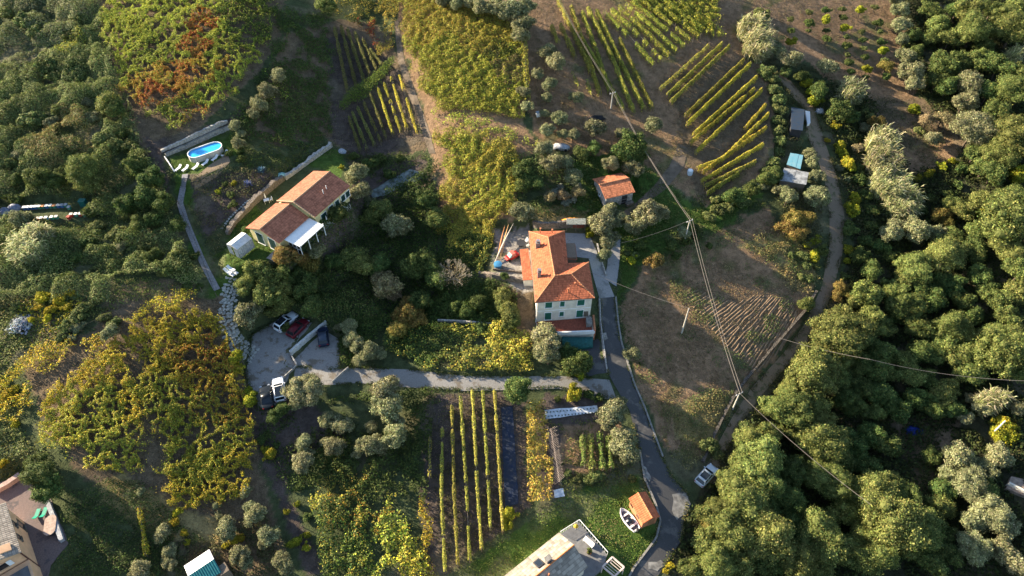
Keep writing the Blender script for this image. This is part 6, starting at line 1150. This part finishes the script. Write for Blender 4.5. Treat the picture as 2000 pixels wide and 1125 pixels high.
# saplings in the top right plot
SAP=[(1541,38),(1542,60),(1543,82),(1577,25),(1577,45),(1577,60),(1610,20),(1610,40),(1611,60),(1612,76),(1643,18),(1643,34),(1646,56),(1650,72),(1651,90),(1652,108),(1655,122),(1678,20),(1680,62),(1683,78),(1684,95),(1687,112),(1690,135),(1706,15),(1712,45),(1717,62),(1718,82),(1722,100),(1724,118),(1728,150),(1688,150),(1660,140)]
WORD=[]
def reed(px,py,rpx,label,seed,n=1100,lean=(.5,-.2),h=1.,name='reed_clump'):
    q=at(px,py,2.); dep=q[1]*st-(q[2]+2-CH)*ct; rad=rpx/(F/dep); q=at(px,py,1.5); rng=np.random.default_rng(seed); a=rng.uniform(0,6.2832,n); r=rad*np.sqrt(rng.random(n))*.9; x=r*np.cos(a); y=r*np.sin(a); hh=rng.uniform(1.6,4.8,n)*h*(.7+.6*vn(x+q[0],y+q[1],1.3,seed))
    zb=hgt(q[0]+x,q[1]+y)-q[2]; seg=4; V=[]; ld=np.array(lean)*rng.uniform(.4,1.4,(n,1))+rng.normal(0,.25,(n,2)); wd=rng.uniform(.05,.10,n)
    az=rng.uniform(0,6.28,n); t_=np.c_[np.cos(az),np.sin(az),np.zeros(n)]
    pts=[np.c_[x+ld[:,0]*hh*.35*(k/seg)**2,y+ld[:,1]*hh*.35*(k/seg)**2,zb+hh*(k/seg)*(1-.12*(k/seg))] for k in range(seg+1)]
    out=[]
    for k in range(seg):
        w0=wd*(1-k/seg*.6); w1=wd*(1-(k+1)/seg*.6); out.append(np.stack([pts[k]-t_*w0[:,None],pts[k]+t_*w0[:,None],pts[k+1]+t_*w1[:,None],pts[k+1]-t_*w1[:,None]],1))
    # long drooping leaves
    m=n*4; i=rng.integers(0,n,m); f=rng.uniform(.35,1,m); bp=np.c_[x[i]+ld[i,0]*hh[i]*.35*f**2,y[i]+ld[i,1]*hh[i]*.35*f**2,zb[i]+hh[i]*f*(1-.12*f)]; a2=math.atan2(lean[1],lean[0])+rng.normal(0,1.0,m); ln=rng.uniform(.5,1.6,m); dv=np.c_[np.cos(a2),np.sin(a2),rng.uniform(.0,.5,m)]*ln[:,None]; sd_=np.c_[-np.sin(a2),np.cos(a2),np.zeros(m)]*.075
    mid=bp+dv*.5; tip=bp+dv*np.array([1,1,.5])-[0,0,.15]; out.append(np.stack([bp-sd_*.5,bp+sd_*.5,mid+sd_,mid-sd_],1)); out.append(np.stack([mid-sd_,mid+sd_,tip+sd_*.3,tip-sd_*.3],1))
    Vv=np.concatenate([o.reshape(-1,3) for o in out]); C=jitter(PAL['reed'],len(Vv)//4,rng,.35); o=quads(name,Vv,C,FOL); o.location=(q[0],q[1],q[2]); return tag(o,label,'reeds')
RL=[(1466,62,30,'pale reed clump at the top of the curved hedge, upper part'),(1476,95,28,'pale reed clump at the top of the curved hedge, lower part'),(1655,185,22,'pale reed tuft beside the bare upper right plot'),(1715,285,28,'highest clump in the column of pale reeds right of the track'),(1718,325,34,'second clump in the column of pale reeds right of the track'),(1730,365,38,'third and widest clump in the column of pale reeds'),(1755,400,34,'lowest clump in the column of pale reeds right of the track'),(62,490,38,'big pale reed clump below the beehives'),(85,470,22,'smaller reed clump just right of the big one below the beehives'),(1920,790,18,'dull reed tuft in the wood near the right edge'),(1970,115,14,'small reed tuft between the upper right trees')]
for i,(x,y,r_,l_) in enumerate(RL): reed(x,y,r_,l_,50+i,n=int(300+r_*r_*.9),lean=(.6,.1) if x>1000 else (-.1,.1))
# agaves
for (x,y,l_,c_) in ((485,362,'blue-grey agave plant on the bank above the villa, lower one',(.12,.17,.30)),(511,335,'teal-grey agave plant on the bank above the villa, upper one',(.10,.20,.24))):
    rng=np.random.default_rng(x); n=90; V=[];q=P3(x,y)
    for i in range(n):
        a=i*2.4; el=rng.uniform(.15,1.35); L=rng.uniform(.8,1.25); d=np.array([math.cos(a)*math.cos(el),math.sin(a)*math.cos(el),math.sin(el)]); s_=np.array([-math.sin(a),math.cos(a),0]); b=d*.1; m=d*L*.5; t=d*L
        V+=[b-s_*.05,b+s_*.05,m+s_*.06,m-s_*.06,m-s_*.06,m+s_*.06,t+s_*.008,t-s_*.008]
    o=quads('agave',np.array(V),jitter([c_,tuple(k*1.5 for k in c_)],len(V)//4,rng),FOL); o.location=q; tag(o,l_,'agave')
# bare dry tree by the farmhouse garden
q=P3(885,560); bt=empty('bare_tree',q,0,'leafless pale tree with tangled branches left of the farmhouse garden','tree'); rgb=random.Random(11); mb=MB(); M_PALE=mat('pale_bark',(.42,.36,.27),.9,.25,8)
MB().tube((0,0,-.3),(.2,.1,2.),.14,.1).build('trunk',M_PALE,bt); tw=MB()
def branch(p,d,L,r,k):
    q=p+d*L; tw.tube(p,q,r,r*.65,5)
    if k==0: return
    for _ in range(3): branch(q,(d+Vector((rgb.uniform(-.8,.8),rgb.uniform(-.8,.8),rgb.uniform(-.2,.5)))).normalized(),L*.72,r*.62,k-1)
for k in range(6): a=k*1.05; branch(Vector((.2,.1,1.9)),Vector((math.cos(a),math.sin(a),.75)).normalized(),1.35,.07,4)
tw.build('branches',M_PALE,bt)
rng=np.random.default_rng(9); n=900; dd=rng.normal(size=(n,3)); dd[:,2]=np.abs(dd[:,2]); dd/=np.linalg.norm(dd,axis=1,keepdims=True); Pq=dd*rng.uniform(1.2,3.2,(n,1))*[1,1,.8]+[.2,.1,2]; quads('foliage',cards(Pq,rng.normal(size=(n,3)),.11*np.ones(n),rng),jitter(PAL['dry'],n,rng),FOL,bt)
# ------------------------------------------------------------------ trees and shrubs, one by one (kind: x,y,crown radius in the photograph)
T={}
T['olive']=[(545,148,17),(522,178,20),(507,205,19),(495,222,12),(460,245,12),(465,280,14),(470,262,9),(697,340,24),(705,375,19),(722,395,12),(868,3,16),(892,8,16),(915,6,16),(940,14,18),(965,14,20),(985,25,20),(1003,20,24),(1030,14,18),(1022,45,20),(1018,72,18),
 (1070,100,16),(1085,124,19),(1050,145,13),(1073,165,15),(1022,180,13),(1068,192,12),(1030,208,13),(1092,232,16),(1065,222,10),(1125,190,15),(1068,255,14),(1120,265,15),(1162,250,20),(1065,290,18),(1080,318,23),(1118,345,18),(1105,318,15),(1190,320,18),(1235,330,18),(1275,245,18),(1210,262,12),(1098,262,12),
 (1545,115,22),(1520,100,15),(1615,130,17),(1755,20,16),(1758,50,17),(1762,80,15),(1767,112,18),(1777,142,23),(1785,165,18),(1747,0,15),(1895,165,28),(1882,200,22),(1898,255,36),(1920,235,20),(1822,270,15),(1590,320,15),(1600,300,13),(1540,385,20),(1522,372,14),(1592,385,23),(1600,345,14),(1740,455,22),(1752,440,16),(1790,450,27),(1828,458,20),
 (613,476,20),(775,440,28),(485,615,27),(500,600,15),(1017,415,21),(1190,412,18),(1175,440,24),(1190,470,18),(1180,498,14),(1210,430,16),(1265,420,28),(1240,440,22),(1290,415,16),(1335,455,13),(1232,690,17),(1065,660,28),(1070,695,24),(1050,680,14),
 (595,760,30),(585,785,18),(610,745,16),(752,760,27),(755,795,27),(770,850,26),(775,825,18),(742,875,18),(638,822,17),(668,830,20),(652,875,20),(640,865,13),(720,868,24),(700,880,14),(725,835,14),(595,865,17),(590,905,20),(600,890,14),
 (500,1005,21),(492,990,13),(527,1045,20),(515,1060,14),(552,1100,22),(440,1030,18),(445,1045,13),(468,1085,20),(480,1100,14),(318,1042,15),(333,1075,14),(330,1100,13),(275,960,10),(480,960,12),(425,985,9),(428,1008,9),(275,1118,20),(1195,805,27),(1185,825,18),(1210,790,16),(1215,860,25),(1225,885,22),(1205,875,16),(690,668,20),(722,690,20),(702,702,16),(682,640,16),(742,692,14),(663,640,10),(215,650,18),(40,430,22),
 (1920,790,20),(1895,780,13),(1955,775,17),(1985,795,18),(1885,815,16),(1870,890,28),(1895,945,32),(1950,890,24),(1925,915,20),(1935,1000,34),(1900,1020,26),(1965,1030,24),(1850,925,18),(1900,1070,30),(1985,1100,24),(1960,1075,24)]
T['broad']=[(212,205,24),(160,335,32),(175,360,22),(637,12,20),(1830,50,24),(1855,75,22),(1815,75,16),(1890,25,28),(1910,50,22),(1960,35,30),(1985,55,24),(1945,60,24),(1985,15,20),(1905,125,22),(1918,110,18),(1988,150,24),(1990,190,24),(1975,250,26),(1950,300,30),(1985,290,28),(1920,330,22),(1975,385,30),(1985,430,40),(1955,460,30),(1970,490,30),(1990,530,26),(1845,495,28),(1858,515,18),(1790,520,26),(1770,545,26),(1750,570,24),(1690,575,28),(1668,590,16),
 (1610,635,30),(1640,625,28),(1600,665,28),(1635,670,32),(1590,700,30),(1625,710,30),(1570,735,32),(1610,750,30),(1545,770,30),(1580,790,30),(1515,800,28),(1550,820,28),(1600,830,32),(1580,865,30),(1600,900,32),(1630,935,28),(1600,950,26),(1665,640,26),(1700,620,28),(1680,660,24),(1720,640,24),(1860,625,28),(1835,640,22),(1880,650,26),(1845,665,24),(1870,690,28),(1830,690,20),(1950,590,26),(1985,575,26),(1970,620,26),(1950,660,30),(1985,660,26),(1910,690,28),(1945,710,30),(1980,720,30),(1900,730,26),(1760,705,24),(1785,735,24),(1740,730,20),(1840,770,24),(1855,755,18),(1880,725,22),
 (1470,870,30),(1440,860,24),(1500,850,28),(1490,895,30),(1450,905,26),(1500,950,32),(1460,945,28),(1420,955,26),(1410,1000,30),(1445,995,26),(1385,1010,24),(1480,1010,28),(1425,1045,28),(1460,1060,28),(1380,1060,26),(1350,1110,22),(1390,1100,28),(1440,1100,26),(1500,1060,26),
 (1735,950,30),(1770,975,32),(1700,985,30),(1745,1015,38),(1700,1040,34),(1790,1020,30),(1650,1000,28),(1600,1020,30),(1585,1050,28),(1625,1055,28),(1560,1085,30),(1600,1110,26),(1720,1080,32),(1680,1090,28),(1830,990,24),(1770,1070,28),(1810,1060,24),(690,505,24),(712,520,26),(740,410,24),(725,425,16),(500,530,28),(535,540,28),(480,555,20),(520,575,28),(550,570,22),(545,600,24),(995,610,22),(1000,630,18),(980,578,16),(980,600,14),(1915,390,18),(1880,412,20),(1905,450,18),(1710,805,20),(1600,595,14) ,(1925,960,20),(1640,745,24),(1670,720,22)]
T['dark']=[(228,215,22),(75,350,26),(30,352,15),(50,370,18),(110,355,20),(265,325,26),(300,350,28),(235,335,22),(285,385,30),(320,400,26),(250,400,28),(220,380,22),(345,440,20),(300,430,22),(270,440,20),(350,500,20),(330,525,20),(360,520,18),(300,500,18),(1235,280,26),(1225,300,22),(1245,305,20),(1160,290,14),(1025,335,22),(1040,355,18),(1020,365,16),(1135,300,14),(860,380,24),(830,395,24),(810,420,26),(850,430,22),(780,500,26),(820,520,30),(790,470,24),(850,540,26),(760,600,24),(820,590,22),(640,540,26),(600,560,26),(650,590,26),(610,600,24),(700,580,24),(740,520,22),(690,460,20),(660,420,20),(640,480,20),(655,510,18),(735,635,22),(770,650,16),(830,640,18),(1125,715,28),(1110,690,20),(1140,700,16),(1010,762,26),(80,925,31),(97,955,28),(70,900,18),(1720,690,28),(1700,720,28),(1680,760,28),(1660,790,30),(1720,770,28),(1750,800,26),(1700,850,28),(1660,870,28),(1650,900,24),(1730,870,24),(1790,780,24),(1820,800,22),(1860,800,20),(1800,690,26),(1810,740,22),(1790,640,26),(1770,600,30),(1820,590,26),(1860,560,24),(1880,590,24),(1900,620,22),(1910,540,24),(1930,570,20),(1800,570,24),(1840,550,20),(1700,530,20),(1680,500,18),(1900,480,22),(1860,460,20),(1900,500,20),(1860,400,18),(1840,130,26),(1850,170,22),(1830,160,20),(1870,120,22),(1950,130,26),(1930,180,24),(1945,220,24),(1920,90,22),(1780,70,14),(1790,100,16),(1870,20,20),(1815,20,20),(1935,20,18),(1930,270,24),(1940,340,22),(1905,300,20),(1545,920,30),(1530,970,32),(1550,1010,28),(1540,1040,26),(1500,1000,26),(1490,1100,26),(1520,1090,26),(1660,950,26),(1690,910,26),(1640,1080,20),(1660,1060,20),(1840,1040,26),(1850,1080,26),(1820,1100,26),(1840,960,22),(1820,890,20),(1510,920,24),(1565,150,14),(1600,180,18),(1640,215,22),(1660,230,18),(1515,340,16),(1500,350,16),(1615,490,13),(1640,450,13),(550,800,16),(535,815,14),(560,640,10),(725,320,13),(480,450,8),(1435,385,18),(1470,370,18),(585,530,18),(560,545,18),(985,540,10),(935,590,16),(910,610,14),(890,600,12)]
T['rust']=[(565,515,24),(592,512,17),(550,502,14),(605,520,20),(795,615,26),(780,640,20),(815,625,20),(800,590,16),(1550,430,22),(1560,455,20),(1570,425,18),(1535,445,16),(1715,240,17),(1728,262,15),(1730,130,13),(1835,420,16),(1850,435,12),(1640,560,14),(1655,575,12),(1630,580,12),(1280,508,17),(1395,1035,24),(1410,1070,22),(1745,375,12)]
T['dry']=[(758,560,27),(745,545,20),(770,575,18),(1810,235,15),(1840,232,18),(1850,245,14),(1675,290,12),(1100,382,16),(1128,378,14),(1075,385,14),(1380,1065,16)]
T['citrus']=[(1575,162,14),(1585,180,12),(1593,198,13),(1632,248,11),(1641,285,13),(1645,300,12),(1655,320,15),(1662,330,11),(1668,385,12),(1665,410,16),(1670,395,10),(1658,490,13),(1655,510,9),(1592,470,12),(1590,500,14),(1575,478,10),(1785,215,14),(1790,350,10),(1815,340,12),(1840,325,11),(1860,315,9),(1122,768,17),(490,780,18),(485,765,11),(527,888,14),(520,880,10),(460,700,17),(467,720,13),(1180,498,13),(1152,455,11),(457,359,7),(427,375,7),(1955,825,18),(1970,850,20),(1945,850,15),(667,327,7),(995,1005,16),(990,1025,12),(575,1060,12),(600,1070,10),(598,1045,9),(560,1000,8),(1860,465,14),(1780,600,0),(1235,510,11),(1960,650,0),(1915,420,14),(1145,705,16),(1130,730,14),(1110,725,12),(1930,405,12),(580,985,7),(1985,345,20),(1930,310,22)]
T['scrub']=[(50,40,24),(30,60,20),(70,60,20),(15,105,22),(90,130,24),(75,150,20),(110,150,18),(130,25,22),(155,35,16),(75,175,22),(20,210,22),(45,200,18),(60,235,20),(35,250,18),(120,210,18),(110,190,14),(150,150,16),(190,150,16),(170,180,16),(40,275,20),(15,280,18),(80,270,18),(120,265,13),(95,300,18),(130,300,16),(180,290,22),(200,270,18),(160,280,18),(225,285,18),(245,300,16),(255,285,14),(60,310,18),(20,320,16),(90,20,18),(10,25,18),(0,150,20),(10,180,18),(160,90,18),(140,70,16),(175,110,14),(230,455,18),(215,440,14),(250,418,14),(260,440,13),(290,480,15),(310,470,14),(280,500,15),(330,485,14),(270,525,14),(285,565,13),(190,440,13),(165,445,11),(150,620,16),(130,640,14),(165,600,14),(190,585,13),(120,660,11),(30,600,12),(225,630,12),(205,620,12),(1487,30,16),(1495,140,15),(1510,155,14),(1512,175,14),(1520,195,14),(1522,215,13),(1520,235,13),(1523,255,14),(1525,275,12),(1518,295,13),(1512,318,14),(1500,335,14),(1535,140,13),(1420,405,14),(1400,410,14),(1450,395,14),(1385,425,13),(1365,445,11),(1400,390,12),(1570,500,12),(1575,520,11),(1580,545,10),(1565,540,8),(1595,520,8),(1240,500,9),(1225,495,8),(1545,500,9),(1450,840,20),(1410,870,16),(1400,885,12),(1700,230,12),(1690,215,10),(1625,230,9),(1860,240,12),(1795,255,10),(1165,930,13),(1150,940,11),(1130,935,10),(1110,925,8),(1235,935,8),(320,535,12),(250,505,12)]
T['sage']=[(55,15,16),(100,90,16),(40,130,18),(200,30,10),(100,240,16),(150,240,16),(40,300,15),(140,190,14),(180,230,16),(50,75,16),(120,50,14),(135,100,15),(170,200,12),(305,505,14),(240,480,13),(150,640,12),(140,660,10),(1640,330,9),(1735,270,10),(1690,250,12),(1490,365,12),(1655,350,9),(370,640,8),(1820,265,10),(640,320,0)]
T['bush']=[(145,130,18),(125,120,16),(60,100,16),(5,60,16),(30,160,18),(190,70,14),(205,100,10),(180,140,14),(240,260,14),(110,280,14),(10,230,16),(70,205,14),(150,310,16),(200,310,18),(210,340,18),(120,320,14),(180,410,18),(200,420,16),(200,390,18),(160,400,12),(170,470,16),(200,480,16),(230,500,16),(190,520,18),(150,500,16),(160,540,16),(220,540,16),(250,550,14),(110,520,16),(110,555,16),(60,550,14),(130,480,14),(30,390,14),(10,370,16),(380,500,10),(365,560,10),(390,560,8),(500,440,0),(690,305,10),(1340,470,12),(1310,480,12),(1250,480,12),(1360,460,10),(1650,540,10),(1700,410,14),(1720,480,16),(1690,470,14),(1740,500,16),(1660,440,12),(1680,350,14),(1690,380,14),(1675,330,12),(1700,440,14),(1780,400,14),(1800,410,12),(1750,620,16),(1815,385,12),(1850,380,12),(1870,360,12),(1880,330,14),(1770,90,10),(600,1010,8),(585,950,8),(540,870,7),(1385,480,8),(1200,400,8),(1320,500,10),(870,610,12),(900,650,10),(940,640,12),(1150,770,10),(1170,778,9),(1090,780,8),(510,860,10),(520,850,8),(500,440,0),(445,300,8),(470,295,10),(470,310,9),(450,380,8),(455,400,10),(440,360,7),(900,580,12),(960,570,8),(760,340,12),(740,310,12),(780,310,10)]
T['yellow']=[(85,580,14),(115,585,14),(140,575,13),(100,605,12),(75,600,10),(130,600,12),(95,620,9),(60,625,8),(195,112,6),(185,100,6),(128,215,6),(15,770,13),(30,760,9),(30,830,10),(5,905,9),(420,1075,0),(455,1055,11),(470,1050,8),(440,1065,8),(1580,765,0),(1697,765,10),(1310,1105,9),(1300,1115,7),(10,385,6),(1600,275,6),(1590,290,0),(505,800,0),(360,1040,9),(365,1060,8),(340,1020,10),(345,1000,10),(1975,820,8)]
T['silver']=[(1085,375,10),(1105,395,10),(1120,390,9),(1095,365,8),(1130,365,8)]
# broad crowns stand in for the smaller ones they swallow
BIG=[(1740,1015,62),(1700,960,42),(1625,655,46),(1590,730,46),(1545,800,42),(1600,860,44),(1620,940,42),(1480,900,44),(1450,970,42),(1500,1050,46),(1420,1035,38),(1600,1050,46),(1800,1040,42),(1985,430,50),(1960,690,48),(1860,640,36),(1900,60,36),(1975,60,38),(1985,270,42),(1690,1085,40),(1400,1100,36),(1560,1100,36),(1785,525,34),(1848,498,36),(1980,180,36)]
T['broad']=[t for t in T['broad'] if all((t[0]-a)**2+(t[1]-b)**2>(.62*r_)**2 for a,b,r_ in BIG)]+BIG
T['dark']=[t for t in T['dark'] if all((t[0]-a)**2+(t[1]-b)**2>(.5*r_)**2 for a,b,r_ in BIG)]
gul=lambda t: 630<t[0]<890 and 370<t[1]<670
T['dark']=[t for i,t in enumerate(T['dark']) if not((gul(t) and i%2) or (t[0]<330 and 330<t[1]<520 and i%4==3))]
def clear_track(t):
    x,y,r_=t
    if 190<y<960 and x>1400:
        xe=float(np.interp(y,[q[1] for q in TRAC_R[::-1]],[q[0] for q in TRAC_R[::-1]])); xl=float(np.interp(y,[q[1] for q in TRAC_L[::-1]],[q[0] for q in TRAC_L[::-1]])); k=(1.12 if y>600 else .9)*r_
        if x>(xe+xl)/2: x=max(x,xe+k)
        else: x=min(x,xl-k)
    return (x,y,r_)
for k_ in T: T[k_]=[clear_track(t) for t in T[k_]]
T['dark']=[(x,y,r_*.86 if x<370 and y<560 else r_) for x,y,r_ in T['dark']]
lft=lambda t: t[0]<340 and t[1]<570
T['bush']=[t for i,t in enumerate(T['bush']) if not(lft(t) and i%4)]; T['scrub']=[t for i,t in enumerate(T['scrub']) if not(lft(t) and i%2)]; T['sage']=[t for i,t in enumerate(T['sage']) if not(lft(t) and i%2)]
ALLT=[(k,)+t for k,l in T.items() for t in l if t[2]>0]
for i,(k,x,y,r_) in enumerate(ALLT): plant(k,x,y,r_,seed=i)
for i,(x,y) in enumerate(SAP): plant(('scrub','bush','citrus','scrub','bush')[i%5],x+3,y,6.5+(i*7%5),1.6,i)
# labels: nearest landmark, side of it, and rank among look-alikes there
LAND=[(398,292,'the blue pool'),(595,385,'the villa'),(470,480,'the white gazebo'),(100,410,'the beehives'),(60,490,'the big left reeds'),(360,420,'the boardwalk'),(465,620,'the flagstone path'),(570,635,'the white estate car'),(633,660,'the dark blue car'),(546,763,'the white hatchback'),(42,635,'the brushwood heap'),(380,780,'the big yellow vineyard'),(150,830,'the left yellow vineyard'),(60,1020,'the peach house'),(395,1100,'the teal shed'),(330,120,'the red vineyard'),(100,150,'the upper left scrub'),(570,180,'the dark green vine slope'),(740,170,'the diagonal vine band'),(910,140,'the dense vineyard'),(930,400,'the brown-yellow vineyard'),(1100,500,'the farmhouse'),(1000,505,'the red utility vehicle'),(885,560,'the bare tree'),(1203,367,'the stone hut'),(1096,288,'the covered trailer'),(1165,232,'the burnt heap'),(1190,120,'the central vine rows'),(1300,50,'the broad diagonal rows'),(1430,240,'the diagonal vine rows'),(1470,70,'the hedge-top reeds'),(1560,232,'the dark shelter'),(1555,310,'the sky-blue shed'),(1550,350,'the grey-roofed shed'),(1640,80,'the sapling plot'),(1720,330,'the column of reeds'),(1640,470,'the upper dirt track'),(1560,690,'the middle dirt track'),(1345,430,'the tall utility pole'),(1338,630,'the pale field pole'),(1445,770,'the track pole'),(1377,932,'the silver-grey car'),(1257,990,'the orange-roofed shed'),(1225,1020,'the boat'),(1100,1080,'the grey-roofed house'),(1115,805,'the white planting sheet'),(1160,890,'the bean rows'),(920,940,'the seven slender vine rows'),(730,1050,'the autumn gold vineyard'),(700,740,'the gravel driveway'),(1190,690,'the asphalt road'),(1786,842,'the blue tarpaulin'),(1945,835,'the white leaning pole'),(1980,930,'the right edge terrace'),(1830,370,'the bare right terraces'),(1980,30,'the top right corner'),(1980,1100,'the bottom right corner'),(1740,1020,'the broad lower wood'),(1480,1010,'the wood by the road bend'),(1650,700,'the wood edge by the track'),(1980,440,'the right edge woodland'),(1700,850,'the dark hollow of the wood'),(1860,600,'the deep middle wood'),(1870,180,'the upper right grove')]
ORD=['leftmost','second','third','fourth','fifth','sixth','seventh','eighth','ninth','tenth','eleventh','twelfth','13th','14th','15th','16th','17th','18th','19th','20th']
from collections import defaultdict
GRP=defaultdict(list)
for (o,kind,noun,x,y,r_) in PLACED:
    d=[((x-a)**2+(y-b)**2,a,b,n) for a,b,n in LAND]; _,a,b,n=min(d)
    dx,dy=x-a,y-b; rel='right of' if dx>abs(dy)*1.0 else 'left of' if -dx>abs(dy)*1.0 else 'above' if dy<0 else 'below'
    size='tiny ' if r_<8 else 'small ' if r_<14 else 'large ' if r_>=28 else ''
    if 'sapling' in n and r_<11.1: noun='sapling shrub'
    GRP[(size+noun,rel,n)].append((x,y,o,kind))
for (noun,rel,n),L_ in GRP.items():
    L_.sort(key=lambda t:t[0]); m=len(L_)
    for i,(x,y,o,kind) in enumerate(L_):
        if m==1: lab='%s %s %s'%(noun,rel,n)
        elif m==2: lab='%s %s %s, %s one of two'%(noun,rel,n,('left','right')[i])
        else: lab='%s %s %s, %s of %d from left'%(noun,rel,n,('first',)[0] if i==0 else ORD[i],m)
        w_=lab.split()
        if len(w_)>16: lab=' '.join(lab.replace(' from left','').split()[:16])
        o['label']=lab; o['group']={'olive':'olive trees','broad':'broadleaf trees','dark':'dark evergreen trees','citrus':'citrus trees','dry':'dry pale trees','rust':'autumn trees','scrub':'wild shrubs','sage':'wild shrubs','bush':'wild shrubs','yellow':'yellow shrubs','silver':'silvery shrubs'}[kind]
